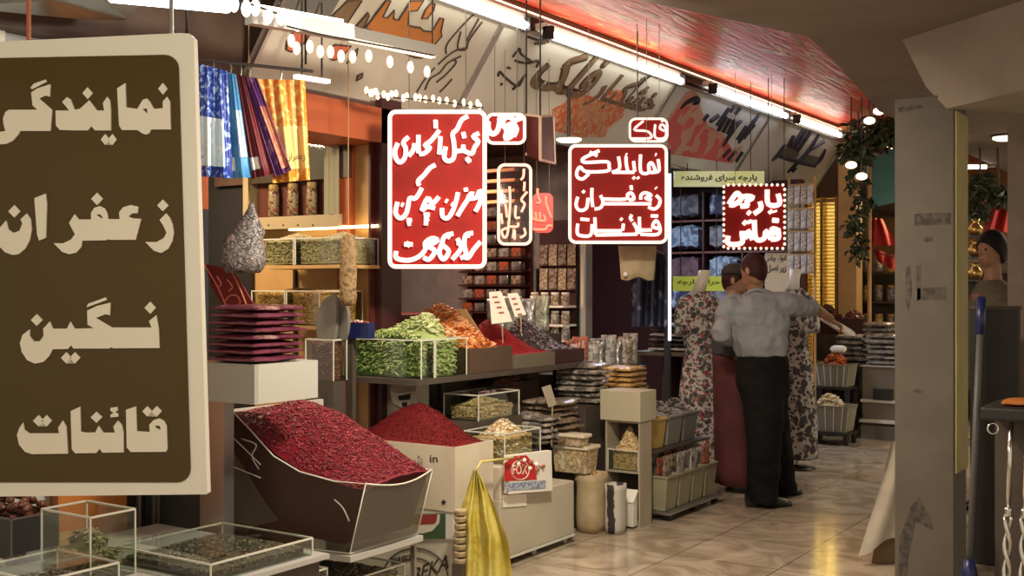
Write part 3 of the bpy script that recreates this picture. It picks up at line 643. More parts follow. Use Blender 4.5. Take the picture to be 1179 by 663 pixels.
def pack_mb(c, lx, ly, h, seed=0, rot=0, tilt=None, edge=.30):
    c = Vector(c); cr, sr = math.cos(rot), math.sin(rot)
    def P(u, v, sg):
        a, b = 2*u-1, 2*v-1
        t = edge+(1-edge)*(max(0, (1-abs(a)**5))*max(0, (1-abs(b)**5)))**.5
        p = Vector((a*lx/2*(1-.03*abs(b)), b*ly/2*(1-.03*abs(a)), h/2 + sg*h/2*t))
        p.z += h*.14*noise.noise(Vector((a*2.2+seed*3.1, b*2.2, seed))) + sg*h*.12*noise.noise(Vector((a*5, b*5, seed+9)))*t*(1 if sg > 0 else .3)
        p = Vector((p.x*cr-p.y*sr, p.x*sr+p.y*cr, p.z))
        if tilt is not None: p = tilt @ p
        return c+p
    m = MB(); k, l = 14, 10
    m.grid(lambda u, v: P(u, v, 1), k, l); m.grid(lambda u, v: P(u, 1-v, -1), k, l)
    for f in (lambda q: (q, 0), lambda q: (1, q), lambda q: (1-q, 1), lambda q: (0, 1-q)):
        m.add([P(*f(i/10), 1) for i in range(11)]+[P(*f(i/10), -1) for i in range(11)], [(i, i+1, 12+i, 11+i) for i in range(10)])
    return m
def pile_packs(name, x, y, z, n, lx, ly, h, m, what, of, cat='packet', group=None, seed=0, dz=None, jit=.022):
    rnd = random.Random(seed+55)
    for i in range(n):
        zz = z+.002+i*(dz or h*1.04); mm = m[i % len(m)] if isinstance(m, list) else m
        solo(name, pack_mb((x+rnd.uniform(-jit, jit), y+rnd.uniform(-jit, jit), zz), lx*rnd.uniform(.97, 1.02), ly, h, seed+i, rnd.uniform(-.16, .16)), mm, nth(n-1-i, what, of), cat, group, smooth=True)
def pouch_mb(c, w, h, d, face=0.0, seed=0, lean=0.0):
    """standing foil pouch, gusset foot and flat crimped top; face = heading of its front about Z"""
    rings = []; c = Vector(c); n = 14
    for k in range(9):
        t = k/8; dd = d*(1-t)**.7*(.9 if k == 0 else 1)+.004; ww = w*(1-.06*math.sin(math.pi*t)); ring = []
        for j in range(n):
            a = 2*math.pi*j/n; ca, sa = math.cos(a), math.sin(a)
            p = Vector((ww/2*math.copysign(abs(ca)**.5, ca), dd/2*math.copysign(abs(sa)**.7, sa), h*t))
            p.y += lean*h*t + .08*d*noise.noise(Vector((a, t*4, seed)))
            ring.append(c+Matrix.Rotation(face, 3, 'Z') @ p)
        rings.append(ring)
    return MB().loft(rings)
def jar(x, y, z, r, h, body, lid, label, group, name='jar', cat='jar'):
    t = thing(name, label, cat, (x, y, z), group)
    link('body', MB().lathe((x, y, z), [(r*.9, 0), (r, h*.06), (r, h*.72), (r*.8, h*.84)], 14), body, t, smooth=True)
    link('lid', MB().lathe((x, y, z), [(r*.86, h*.84), (r*.88, h*.86), (r*.88, h*.98), (r*.8, h)], 14), lid, t, smooth=True)
    return t
M['purple'] = mat('purple_foil', (.095, .016, .036), .32, c2=(.15, .035, .06), scale=5, bump=.6, bscale=22)
M['purple2'] = mat('purple_foil_print', (.11, .02, .042), .32, c2=(.36, .22, .19), scale=9, lo=.62, hi=.72, bump=.5, bscale=22)
M['stripe'] = mat('black_white_print', (.03, .025, .025), .3, c2=[(.50, .44, .38), (.06, .05, .05), (.42, .36, .30)], scale=11, lo=.35, hi=.68, bump=.3, bscale=30)
M['mixed'] = mat('brown_white_print', (.07, .035, .025), .3, c2=[(.40, .33, .25), (.10, .05, .035), (.34, .26, .18)], scale=20, lo=.36, hi=.66, bump=.3, bscale=30)
M['goldpk'] = mat('gold_print', (.45, .24, .06), .3, c2=[(.62, .42, .16), (.22, .09, .03)], scale=24, lo=.38, hi=.66, bump=.3, bscale=30)
M['greypk'] = mat('grey_print', (.16, .15, .14), .35, c2=[(.42, .39, .35), (.09, .085, .08), (.32, .28, .24)], scale=24, lo=.36, hi=.66, bump=.3, bscale=30)
M['redpk'] = mat('red_print', (.28, .045, .02), .3, c2=[(.42, .12, .05), (.10, .02, .02), (.40, .28, .18)], scale=22, lo=.38, hi=.66, bump=.3, bscale=30)
M['silver'] = mat('silver_foil', (.42, .40, .38), .25, .6, c2=(.16, .15, .15), scale=16, bump=.6, bscale=20)
M['barb'] = [mat('barberry', (.17, .008, .018), .35, c2=(.12, .006, .012), scale=60), mat('barberry_light', (.30, .024, .042), .3), mat('barberry_dark', (.07, .004, .008), .4), mat('barberry_bright', (.21, .011, .024), .3)]
M['sumac'] = [mat('sumac', (.115, .006, .008), .75, c2=(.15, .008, .010), scale=120, spec=.2), mat('sumac_b', (.14, .008, .010), .75, spec=.2), mat('sumac_c', (.08, .005, .006), .75, spec=.2)]
M['redspice'] = [mat('red_spice', (.22, .009, .012), .8, c2=(.27, .012, .014), scale=140, spec=.2), mat('red_spice_b', (.27, .013, .014), .8, spec=.2)]
M['greens'] = [mat('pistachio_a', (.20, .30, .07), .5), mat('pistachio_b', (.36, .44, .16), .5), mat('pistachio_c', (.11, .18, .045), .5), mat('pistachio_d', (.48, .50, .22), .5)]
M['oranges'] = [mat('apricot_a', (.60, .19, .04), .45), mat('apricot_b', (.70, .30, .09), .45), mat('apricot_c', (.42, .09, .02), .45), mat('apricot_d', (.72, .42, .20), .5)]
M['creams'] = [mat('nut_a', (.55, .38, .18), .55), mat('nut_b', (.68, .54, .32), .5), mat('nut_c', (.32, .18, .07), .55), mat('nut_d', (.46, .30, .12), .55)]
M['nuts'] = [mat('pistachio_shell', (.42, .33, .17), .55), mat('pistachio_shell_b', (.56, .46, .26), .5), mat('pistachio_shell_c', (.22, .16, .07), .6)]
M['goldnuts'] = [mat('gold_nut_a', (.55, .30, .08), .5), mat('gold_nut_b', (.68, .44, .15), .5), mat('gold_nut_c', (.30, .13, .03), .55)]
M['seeds'] = [mat('seed_a', (.10, .085, .06), .6), mat('seed_b', (.30, .25, .17), .6), mat('seed_c', (.05, .04, .03), .6)]
M['darkfruit'] = [mat('raisin_a', (.05, .035, .045), .35), mat('raisin_b', (.10, .06, .06), .3), mat('raisin_c', (.03, .025, .04), .35), mat('raisin_d', (.22, .17, .17), .3)]
M['dates'] = mat('date', (.085, .022, .014), .25, c2=(.13, .04, .022), scale=30, bump=.6, bscale=60)
M['bluefoil'] = mat('blue_foil', (.010, .016, .085), .35)
# ================================================================== FRONT LEFT COUNTER (under the brown sign)
M['darkwood'] = mat('dark_counter', (.06, .045, .035), .6, c2=(.075, .055, .04), scale=6)
cn = thing('display_counter', 'low dark counter under the brown sign, mostly below the frame', 'counter', (-3.75, 2.8, 0))
link('body', MB().box(-4.28, -3.25, 2.15, 3.45, 0, .38), M['darkwood'], cn); link('worktop', MB().box(-4.3, -3.22, 2.12, 3.48, .38, .40), M['shelfgrey'], cn)
def lid_tray(name, e, label, heapmats, hl, kind='oct', L=.012, R=.005, n=300, lid=True, group=None):
    r = clear_bin(name, e, label, 'tray', group)
    if lid:
        x0, x1, y0, y1, z0, z1 = e; q = MB(); i = .02
        q.hexa([(x0, y0, z1), (x1, y0, z1), (x1, y1, z1), (x0, y1, z1)], [(x0+i, y0+i, z1+.02), (x1-i, y0+i, z1+.02), (x1-i, y1-i, z1+.02), (x0+i, y1-i, z1+.02)])
        link('lid', q, M['acrylic'], r)
    if heapmats: heap('dried_snacks', (e[0]+.008, e[1]-.008, e[2]+.008, e[3]-.008), e[4]+.006, e[4]+(e[5]-e[4])*.5, e[4]+(e[5]-e[4])*.74, hl, 'snacks', heapmats, kind=kind, L=L, R=R, n=n, sides=True)
    return r
lid_tray('clear_tray', [-3.80, -3.26, 2.88, 3.42, .40, .47], 'wide clear lidded tray of grey seeds under the brown sign, right one', M['seeds'], 'grey and cream seeds inside the wide clear tray', n=500)
lid_tray('clear_tray', [-3.76, -3.40, 2.26, 2.58, .40, .52], 'clear lidded tray of pale sweets in the bottom left corner', M['seeds'], 'pale sweets inside the corner tray', n=260)
e = boxfit(48, 104, 112, 596, 655, -3.62); e[3] = e[2]+.20; e[4] = .40
bq = clear_bin('plastic_tub', e, 'upright clear tub of greenish pods standing under the brown sign', 'tub')
heap('dried_pods', (e[0]+.008, e[1]-.008, e[2]+.008, e[3]-.008), .406, .50, .56, 'greenish dried pods filling the clear tub', 'pods', [mat('pod_a', (.20, .18, .07), .6), mat('pod_b', (.30, .28, .13), .6), mat('pod_c', (.10, .08, .03), .6)], kind='sliver', L=.03, R=.006, n=200, sides=True, seed=4)
# dates in a black crate
cd = Pd(4, 640, 4.25); ce = [-4.27, cd.x+.03, 2.50, 2.86, .40, .57]
ce = [Py(-40, 600, 2.62).x, Py(13, 600, 2.62).x, 2.62, 2.83, .40, .585]
clear_bin('date_crate', ce, 'black crate heaped with brown dates at the left edge of the photo', 'crate', m=M['black'], rim=M['darkrim'])
rnd = random.Random(3)
heap('date_bed', (ce[0]+.01, ce[1]-.01, ce[2]+.01, ce[3]-.01), .41, .57, .60, 'packed lower layers of dates filling the black crate', 'dates', [M['dates']], n=60, L=.02, R=.011)
for i in range(26):
    fx = rnd.random(); fy = rnd.random()
    p = Vector((ce[0]+.03+(ce[1]-ce[0]-.06)*fx, ce[2]+.03+(ce[3]-ce[2]-.06)*fy, .605+.09*(1-max(abs(2*fx-1), abs(2*fy-1)))))
    mb = MB().ell(p, .030, .017, .016, Matrix.Rotation(rnd.uniform(0, 3), 3, 'Z') @ Matrix.Rotation(rnd.uniform(-.5, .5), 3, 'Y'), 9, 6)
    solo('date', mb, M['dates'], 'wrinkled brown date on the heap in the black crate', 'date', 'dates on the heap', smooth=True)
for i in range(16):   # the ones that spill to the right of the crate, in front of the pale panel
    p = Py(16+i % 4*8, 588+i//4*9+(i % 4)*4, 2.86+.03*(i % 3)); 
    mb = MB().ell(p, .028, .018, .017, Matrix.Rotation(rnd.uniform(0, 3), 3, 'Z'), 9, 6)
    solo('date', mb, M['dates'], 'brown date slipping off the right of the heap by the pale panel', 'date', 'dates slipping off the heap', smooth=True)
e2 = [Py(14, 620, 2.84).x, Py(46, 620, 2.84).x, 2.84, 3.05, .40, Py(30, 621, 2.84).z]
carton('carton', e2, M['card'], 'low carton carrying the slipping dates', opened=False)
# ================================================================== ACRYLIC SCOOP BIN OF BARBERRIES
S0, S1 = 3.71, 4.18
def yp(px, py, s=S0): p = Py(px, py, s); return (p.x, p.z)
prof = [yp(*q) for q in ((243, 470), (268, 474), (290, 497), (315, 525), (345, 543), (385, 554), (421, 557), (403, 637), (243, 619))]
rb = thing('scoop_bin', 'big clear acrylic bin with a low curved front, heaped with red barberries', 'bin', (-3.7, 3.95, .33))
link('side_panel', MB().prism([(x, S0, z) for x, z in prof], (0, .006, 0)), frosted('side_acrylic', (.13, .10, .085), .20), rb)
link('side_panel', MB().prism([(x, S1-.006, z) for x, z in prof], (0, .006, 0)), M['acrylic'], rb)
fx0, fz0 = prof[6]; fx1, fz1 = prof[7]; bx0, bz0 = prof[8]
link('front_panel', MB().grid(lambda u, v: Vector((fx0+(fx1-fx0)*u+.02*math.sin(math.pi*v), S0+(S1-S0)*v, fz0-.03*math.sin(math.pi*v)*(1-u)+(fz1-fz0)*u)), 6, 10), M['smoke2'], rb, smooth=True)
link('base_panel', MB().hexa([(bx0, S0, bz0-.006), (fx1, S0, fz1-.006), (fx1, S1, fz1-.006), (bx0, S1, bz0-.006)], [(bx0, S0, bz0), (fx1, S0, fz1), (fx1, S1, fz1), (bx0, S1, bz0)]), M['acrylic'], rb)
em = MB()
for s in (S0, S1): em.tube([(x, s, z) for x, z in prof], .0035, 6, closed=True)
em.tube([(fx0+.02*math.sin(math.pi*i/10), S0+(S1-S0)*i/10, fz0-.03*math.sin(math.pi*i/10)) for i in range(11)], .004, 6); em.tube([(fx1, S0, fz1), (fx1, S1, fz1)], .004, 6)
link('edge_trim', em, M['rim'], rb, smooth=True)
def lerp_prof(pts, x):
    for (a, za), (b, zb) in zip(pts, pts[1:]):
        if x <= b: return za+(zb-za)*max(0, (x-a))/(b-a+1e-9)
    return pts[-1][1]
top0 = [yp(*q) for q in ((250, 477), (268, 480), (290, 502), (315, 529), (345, 548), (385, 560), (417, 566))]
topm = [yp(x, y, 3.96) for x, y in ((262, 478), (300, 472), (330, 463), (365, 474), (410, 505), (455, 543), (478, 561))]
bot = [yp(*q) for q in ((250, 500), (285, 545), (308, 580), (335, 612), (375, 626), (405, 632))]
hx0, hx1 = prof[0][0]+.015, fx0-.012
def bz(u, v):
    x = hx0+(hx1-hx0)*u; a = lerp_prof(top0, x); b = lerp_prof(topm, x); k = math.sin(math.pi*min(1, max(0, v*.72+.02)))
    return a+(b-a)*k**.8
hb = MB()
def hbP(u, v):
    p = Vector((hx0+(hx1-hx0)*u, S0+.014+(S1-S0-.028)*v, bz(u, v))); p.z += .006*noise.noise(p*25); return p
hb.grid(hbP, 30, 16, 0)
for v in (0, 1):
    pts = [hbP(i/30, v) for i in range(31)]; xb = lambda x: bx0+.015+(x-hx0)/(hx1-hx0)*(fx1-.03-bx0-.015)
    hb.add(pts+[Vector((xb(p.x), p.y, min(p.z-.002, lerp_prof(bot, p.x)+.012))) for p in pts], [(i, i+1, 32+i, 31+i) for i in range(30)], 2)
hb.add([hbP(1, i/16) for i in range(17)]+[Vector((fx1-.03, hbP(1, i/16).y, lerp_prof(bot, hx1)+.012)) for i in range(17)], [(i, i+1, 18+i, 17+i) for i in range(16)], 2)
rnd = random.Random(9)
for i in range(5200):
    u, v = rnd.uniform(.02, .985), rnd.uniform(.015, .985); p = hbP(u, v); p.z += .003
    grain(hb, p, rnd.uniform(0, 6.28), rnd.uniform(.006, .011), rnd.uniform(.0035, .005), 'oct', rnd.randrange(4), rnd)
solo('barberries', hb, M['barb'], 'heap of glossy crimson barberries in the big acrylic bin', 'dried berries', None, 'stuff', smooth=True)
heap('barberry_crumbs', (-4.10, -3.80, S0+.05, S1-.08), bz0+.032, bz0+.034, bz0+.065, 'little dark red heap of fallen berries on the bottom of the acrylic bin', 'dried berries', M['sumac'], n=150, L=.006, R=.003)
lm = MB()
for ln in ([(245, 505), (262, 500), (285, 520), (300, 535)], [(278, 505), (295, 512), (290, 525), (298, 540)], [(250, 530), (275, 540), (300, 550)], [(385, 575), (395, 585), (402, 600)]):
    link('liner_crease', MB().tube([Py(x, y, S0-.004) for x, y in smooth_pts(ln)], .0032, 5), M['rim'], rb, smooth=True)
# the stand and lower seed bin under it
sd = thing('bin_stand', 'grey shelf stand carrying the acrylic barberry bin', 'stand', (-3.75, 3.95, 0))
link('shelf', MB().hexa([(bx0-.02, S0-.02, bz0-.034), (fx1+.02, S0-.02, fz1-.034), (fx1+.02, S1+.02, fz1-.034), (bx0-.02, S1+.02, bz0-.034)], [(bx0-.02, S0-.02, bz0-.008), (fx1+.02, S0-.02, fz1-.008), (fx1+.02, S1+.02, fz1-.008), (bx0-.02, S1+.02, bz0-.008)]), M['shelfgrey'], sd)
for x, s in ((bx0, S0-.01), (bx0, S1+.01), (fx1-.03, S1+.01)): link('upright', MB().box(x-.012, x+.012, s-.008, s+.008, 0, min(bz0, fz1)-.02), M['steel'], sd)
link('back_panel', MB().box(bx0-.05, bx0-.03, S0, 4.52, 0, .90), mat('pale_back', (.50, .47, .42), .5), sd)
le = [bx0+.03, fx1-.06, S0+.02, S1-.02, .02, .20]
clear_bin('seed_bin', le, 'clear bin of mottled grey seeds on the floor below the barberry bin', 'bin')
heap('seeds', (le[0]+.01, le[1]-.01, le[2]+.01, le[3]-.01), .03, .17, .24, 'mottled grey seeds heaped in the lower clear bin', 'seeds', M['seeds'], n=900, L=.011, R=.006, sides=True)
gt = [-3.82, -3.42, 3.50, 3.68, .20, .27]
solo('plinth', MB().box(gt[0]-.02, gt[1]+.02, gt[2]-.01, gt[3]+.01, 0, .195), M['darkwood'], 'low dark plinth in front of the seed bin', 'plinth')
clear_bin('nut_tray', gt, 'narrow clear tray of orange nuts in front of the seed bin', 'tray')
heap('orange_nuts', (gt[0]+.01, gt[1]-.01, gt[2]+.01, gt[3]-.01), .206, .25, .29, 'orange peeled nuts in the narrow front tray', 'nuts', M['goldnuts'], n=300, L=.011, R=.007, sides=True)
# white counter box and stack of purple packets
wb = boxfit(238, 293, 366, 420, 466, -3.60)
t = thing('white_cabinet', 'white laminated box with a seam, under the purple packet stack', 'box', ((wb[0]+wb[1])/2, (wb[2]+wb[3])/2, wb[4]))
link('panel', MB().box(wb[0], wb[1], wb[2], wb[2]+.02, wb[4], wb[5]), mat('grey_white_laminate', (.33, .315, .28), .4), t)
link('panel', MB().box(wb[1]-.02, wb[1], wb[2]+.021, wb[3], wb[4], wb[5]), mat('white_laminate', (.42, .40, .36), .4), t)
link('carcass', MB().box(wb[0], wb[1]-.021, wb[2]+.021, wb[3], wb[4], wb[5]), M['shelfgrey'], t)
link('upright', MB().box(wb[0]-.16, wb[0]-.001, wb[2]+.10, wb[2]+.16, 0, wb[5]), M['steel'], t)
sw = wb[1]-wb[0]
for i in range(8):
    z = wb[5]+.003+i*.0318; k = 7-i
    solo('foil_packet', pack_mb(((wb[0]+wb[1])/2+random.uniform(-.012, .012), wb[2]+(wb[3]-wb[2])*.42+random.uniform(-.012, .012), z), sw*1.0, (wb[3]-wb[2])*(.80-.03*max(0, i-5)), .029, i+3, random.uniform(-.03, .03)), M['purple2'] if i in (7, 3) else M['purple'], nth(k, 'shiny purple foil packet', 'in the stack on the white box'), 'packet', 'purple packets on the white box', smooth=True)
# leaning red card with gold writing
cpl2 = Plane((0, 3.742, 1), (1, .06, 0), (0, 0, 1)) if False else Plane(Vector((Py(262, 380, 3.745).x, 3.745, 1.2)), (1, .0, 0), (0, 0, 1))
cr = thing('greeting_card', 'dark red card with looping gold writing leaning behind the purple packets', 'card', cpl2.at(262, 419))
link('sheet', cut([[(236, 304), (268, 310), (296, 358), (308, 419), (272, 419), (262, 362), (243, 330)]], cpl2, .008, -.008), mat('red_card', (.16, .012, .012), .5), cr)
cm = MB()
for ln in ([(236, 305), (252, 332), (262, 356)], [(267, 312), (278, 335), (287, 358)], [(258, 345), (262, 352), (270, 353), (277, 349), (274, 341), (266, 340), (260, 346)], [(250, 318), (255, 326), (253, 330)], [(262, 322), (268, 330), (264, 335)]):
    cm.tube([cpl2.at(x, y, .002) for x, y in smooth_pts(ln)], .004, 5)
link('writing', cm, mat('salmon_line', (.62, .20, .13), .5), cr)
# ------------------------------------------------------------------ hanging cloth bags
def hbag(name, quad, d0, d1, m, label, parts=(), group='printed bags hung from the rail', seed=0):
    """quad: top-left, top-right, bottom-right, bottom-left pixels; a soft two-sided bag with folds"""
    tl, tr, br, bl = quad
    def P(u, v, sg):
        x = (tl[0]*(1-u)+tr[0]*u)*(1-v)+(bl[0]*(1-u)+br[0]*u)*v; y = (tl[1]*(1-u)+tr[1]*u)*(1-v)+(bl[1]*(1-u)+br[1]*u)*v
        d = d0*(1-u)+d1*u + .018*math.sin(u*13+seed)*(.3+.7*v) + .01*math.sin(u*29+seed*2)
        bulge = .022*math.sin(math.pi*u)**.6*(.25+.75*v**.5)*(1 if v < .98 else .2)
        return Pd(x, y, d - sg*bulge)
    mb = MB(); mb.grid(lambda u, v: P(u, v, 1), 24, 16); mb.grid(lambda u, v: P(1-u, v, -1), 24, 16)
    k = [P(i/24, 0, 1) for i in range(25)]
    c = P(.5, 1, 0)
    r = thing(name, label, 'bag', c, group)
    link('cloth', mb, m, r, smooth=True)
    for nm, (u0, v0, u1, v1), pm in parts:
        link(nm, MB().grid(lambda a, b: P(u0+(u1-u0)*a, v0+(v1-v0)*b, 1)+(O-P(.5, .5, 0)).normalized()*.007, 20, 12), pm, r, smooth=True)
    top = P(.5, 0, 0)-UPV*.01; pxm = (tl[0]+tr[0])/2; rp = Pd(pxm, 66+(pxm-200)*.1, 5.0+(pxm-200)/160*.38); hk = MB().tube([top, top.lerp(rp, .6)+Vector((.008, 0, 0)), rp], .004, 6); link('hook', hk, M['steel'], r)
    return r
UPV = Vector((0, 0, 1))
M['bagblue'] = mat('blue_print', (.012, .035, .30), .4, c2=[(.03, .10, .52), (.36, .50, .72)], scale=44, lo=.46, hi=.62, detail=1)
M['bagblue2'] = mat('light_blue_print', (.05, .24, .55), .4, c2=(.10, .34, .62), scale=8)
M['bagwhite'] = mat('white_blue_print', (.55, .68, .76), .45, c2=[(.74, .78, .78), (.10, .28, .60)], scale=22, lo=.48, hi=.72)
M['bagred'] = mat('maroon_cloth', (.16, .012, .018), .5, c2=(.12, .01, .02), scale=6)
M['bagviolet'] = mat('violet_print', (.13, .03, .16), .45, c2=[(.10, .02, .20), (.45, .20, .26)], scale=26, lo=.44, hi=.66)
M['bagorange'] = mat('orange_print', (.62, .20, .02), .45, c2=[(.70, .26, .03), (.72, .50, .14)], scale=44, lo=.46, hi=.60, detail=1)
M['bagyellow'] = mat('pale_yellow_cloth', (.72, .48, .17), .5, c2=(.66, .40, .11), scale=5)
M['bagpink'] = mat('pink_print', (.52, .16, .14), .5, c2=(.62, .34, .20), scale=30)
hbag('cloth_bag', ((228, 73), (262, 82), (268, 205), (227, 203)), 5.0, 5.02, M['bagblue'], 'deep blue bag with white lower half, leftmost on the rail', [('white_print', (.04, .46, .80, .90), M['bagwhite'])], seed=1)
hbag('cloth_bag', ((258, 82), (272, 86), (290, 204), (258, 206)), 5.08, 5.1, M['bagblue2'], 'bright sky blue bag hung just right of the leftmost bag', [('label', (.10, .80, .42, .93), M['paper']), ('white_print', (.60, .35, .95, .80), M['bagwhite'])], seed=2)
hbag('cloth_bag', ((272, 86), (282, 88), (315, 200), (290, 206)), 5.14, 5.15, M['bagred'], 'narrow maroon bag slanting between the blue and orange bags', [('label', (.05, .80, .48, .92), M['paper'])], seed=3)
hbag('cloth_bag', ((278, 88), (296, 90), (336, 196), (316, 204)), 5.20, 5.22, M['bagviolet'], 'violet and pink patterned bag behind the maroon one', [('pink_border', (.5, .3, .95, .95), M['bagpink'])], seed=4)
by = hbag('cloth_bag', ((295, 91), (351, 92), (357, 207), (314, 211)), 5.26, 5.3, M['bagorange'], 'orange and yellow bag, rightmost on the rail', [('yellow_print', (.06, .46, .97, .88), M['bagyellow'])], seed=5)
link('lettering', text_mb('زعفران', Pd(329, 186, 5.19), (cs, sn, 0), (0, 0, 1), .09, .04, .002), M['drawn'], by)
rl = MB(); rl.tube([Pd(200, 66, 5.0), Pd(360, 82, 5.38)], .008, 8)
rail = thing('hanging_rail', 'dark rail the printed bags hang from', 'rail', Pd(280, 76, 5.18)); link('rod', rl, M['darkmetal'], rail)
for x, d in ((215, 5.03), (352, 5.36)):
    p = Pd(x, 74, d); link('drop_rod', MB().bar(p, (p.x, p.y, 3.315), .008, .008, (1, 0, 0)), M['darkmetal'], rail)
# ------------------------------------------------------------------ show window with frame, nut bins on the partition
SP = 5.05
wx0, wx1 = Py(292, 200, SP).x, Py(402, 200, SP).x; wz0, wz1 = Py(340, 264, SP).z, Py(340, 112, SP).z
fw = thing('display_case', 'framed glass case of patterned jars on the shop partition', 'cabinet', ((wx0+wx1)/2, SP-.06, wz0))
fr = MB(); y0, y1 = SP-.09, SP-.002
fr.box(wx0, wx1, y0, y1, wz0, wz0+.075); fr.box(wx0, wx1, y0, y1, wz1-.03, wz1); fr.box(wx0, wx0+.05, y0, y1, wz0+.075, wz1-.03)
x_in = Py(373, 200, SP-.09).x
ffr = link('frame', fr, mat('olive_frame', (.33, .25, .14), .5), fw)
link('side_curtain', MB().grid(lambda u, v: Vector((x_in+(wx1-x_in)*u, y0+.006*math.sin(u*9), wz0+.075+(wz1-.03-wz0-.075)*v)), 10, 4), mat('olive_curtain', (.24, .21, .13), .6), fw)
link('back', MB().box(wx0+.05, x_in, y1-.01, y1, wz0+.075, wz1-.03), mat('case_back', (.16, .03, .022), .6), fw)
link('shelf', MB().box(wx0+.05, x_in, y0+.01, y1-.01, Py(350, 170, SP).z, Py(350, 164, SP).z), M['tan'], fw)
for i in range(4):
    q = Py(309+i*17, 259, SP-.092); link('stud', MB().ell(q, .006, .004, .006, None, 8, 4), M['drawn'], ffr)
m_jar = mat('patterned_jar', (.30, .06, .04), .35, c2=[(.50, .34, .20), (.10, .03, .02)], scale=38, lo=.4, hi=.62)
for i, px in enumerate((315, 337, 359)):
    p = Py(px, 246, SP-.05); jar(p.x, SP-.049, wz0+.077, .034, .20, m_jar, M['tan'], ['red patterned jar behind the case glass, leftmost', 'red patterned jar behind the case glass, middle of three', 'red patterned jar behind the case glass, rightmost'][i], 'jars in the display case')
zs = Py(350, 164, SP).z
for i, px in enumerate((357, 366)):
    p = Py(px, 150, SP-.05); solo('box', MB().box(p.x-.017, p.x+.017, SP-.07, SP-.03, zs+.001, zs+.09), M['greypk'], ['small dark box on the case shelf, left one', 'small pale box on the case shelf, right one'][i], 'box')
solo('window_pane', MB().box(wx0+.045, x_in, y0+.002, y0+.006, wz0+.07, wz1-.028), M['acrylic'], 'glass pane of the framed jar case', 'glass pane') if False else link('pane', MB().box(wx0+.045, x_in, y0+.002, y0+.006, wz0+.07, wz1-.028), M['acrylic'], fw)
# nut bins in two tiers
def nutbin(xl, xr, yt, yb, s, depth, label, hl, mats, L=.012, R=.008, kind='oct', n=500, seed=0, rise=.05):
    x0, x1 = Py(xl, yb, s).x, Py(xr, yb, s).x; z0, z1 = Py(330, yb, s).z, Py(330, yt, s).z
    e = [x0, x1, s, s+depth, z0, z1]; clear_bin('nut_bin', e, label, 'bin', 'clear nut bins on the partition')
    heap('nuts', (x0+.008, x1-.008, s+.008, s+depth-.008), z0+.006, z1-.01, z1+rise, hl, 'nuts', mats, pk=(.5, .75), n=n, L=L, R=R, kind=kind, sides=True, seed=seed)
    return e
SB = 4.72
ea = nutbin(298, 338, 275, 305, SB, .30, 'clear bin of big speckled nuts in the upper row, left', 'speckled nuts in the upper left bin', M['nuts'], .012, .009, seed=1, rise=.035)
eb = nutbin(340, 395, 275, 305, SB, .30, 'clear bin of pale pistachios in the upper row, right', 'pale pistachios in the upper right bin', M['nuts'], .010, .006, seed=2, n=700, rise=.035)
SB2 = 4.66
ec = nutbin(290, 328, 335, 374, SB2, .36, 'clear bin of golden nuts in the lower row, left', 'golden nuts in the lower left bin', M['goldnuts'], .012, .006, seed=3, n=700, rise=.01)
ed = nutbin(330, 368, 335, 374, SB2, .36, 'clear bin of golden almonds in the lower row, right', 'golden almonds in the lower right bin', M['goldnuts'], .015, .005, seed=4, n=700, rise=.01)
rk = thing('bin_rack', 'two tier rack carrying the nut bins on the partition', 'rack', (ea[0], SB, 0))
for (e1, e2, nm) in ((ea, eb, 'shelf'), (ec, ed, 'shelf')): link(nm, MB().box(e1[0]-.02, e2[1]+.02, e1[2]-.005, 5.012, e1[4]-.022, e1[4]-.002), M['tan'], rk)
for x in (ea[0]-.015, -4.52): link('upright', MB().box(x-.01, x+.01, 5.026, 5.046, 0, ea[4]-.022), M['darkmetal'], rk)
zl = Py(340, 266, 4.9).z
link('light_strip', MB().box(ea[0]-.02, eb[1]+.02, 4.985, 5.0, zl+.01, zl+.026), emis('warm_strip', (1, .78, .36), 9), rk)
# net bag of dark nuts, hanging
nb = MB(); n = 20; rings = []
for k in range(13):
    t = k/12; z = t; rr = [.75, .95, 1.0, 1.0, .97, .92, .85, .74, .60, .45, .30, .18, .10][k]
    c = Pd(284-6*0+(-4 if k < 7 else 2)+10*max(0, t-.6), 314-80*t, 5.3); ring = []
    for j in range(n):
        a = 2*math.pi*j/n; q = 1+.05*noise.noise(Vector((math.cos(a)*2, math.sin(a)*2, t*5)))
        ring.append(c+(Vector((cs, sn, 0))*math.cos(a)*.106+Vector((-sn, cs, 0))*math.sin(a)*.06)*rr*q)
    rings.append(ring)
nb.loft(rings)
nbt = thing('net_bag', 'knotted clear bag of dark and white nuts hanging left of the nut bins', 'bag', Pd(284, 314, 5.3)); q_ = Pd(286.5, 234, 5.3); rp_ = Vector((q_.x, q_.y, 3.315)); link('cord', MB().tube([q_-UPV*.02, rp_], .003, 5), M['card'], nbt)
link('bag_body', nb, mat('net_of_nuts', (.05, .04, .045), .3, c2=[(.30, .27, .25), (.03, .025, .03), (.24, .20, .19)], scale=42, tex='VORONOI', lo=.1, hi=.75, bump=.5, bscale=60), nbt, smooth=True)
pb = MB(); rings = []
for k in range(9):
    t = k/8; c = Pd(401, 352-82*t, 6.02); rr = [.85, 1, 1, .98, 1, .97, .98, .92, .70][k]
    rings.append([c+(Vector((cs, sn, 0))*math.cos(2*math.pi*j/14)*.046*(1+.05*math.sin(k*2.3+j))+Vector((-sn, cs, 0))*math.sin(2*math.pi*j/14)*.032)*rr for j in range(14)])
pb.loft(rings)
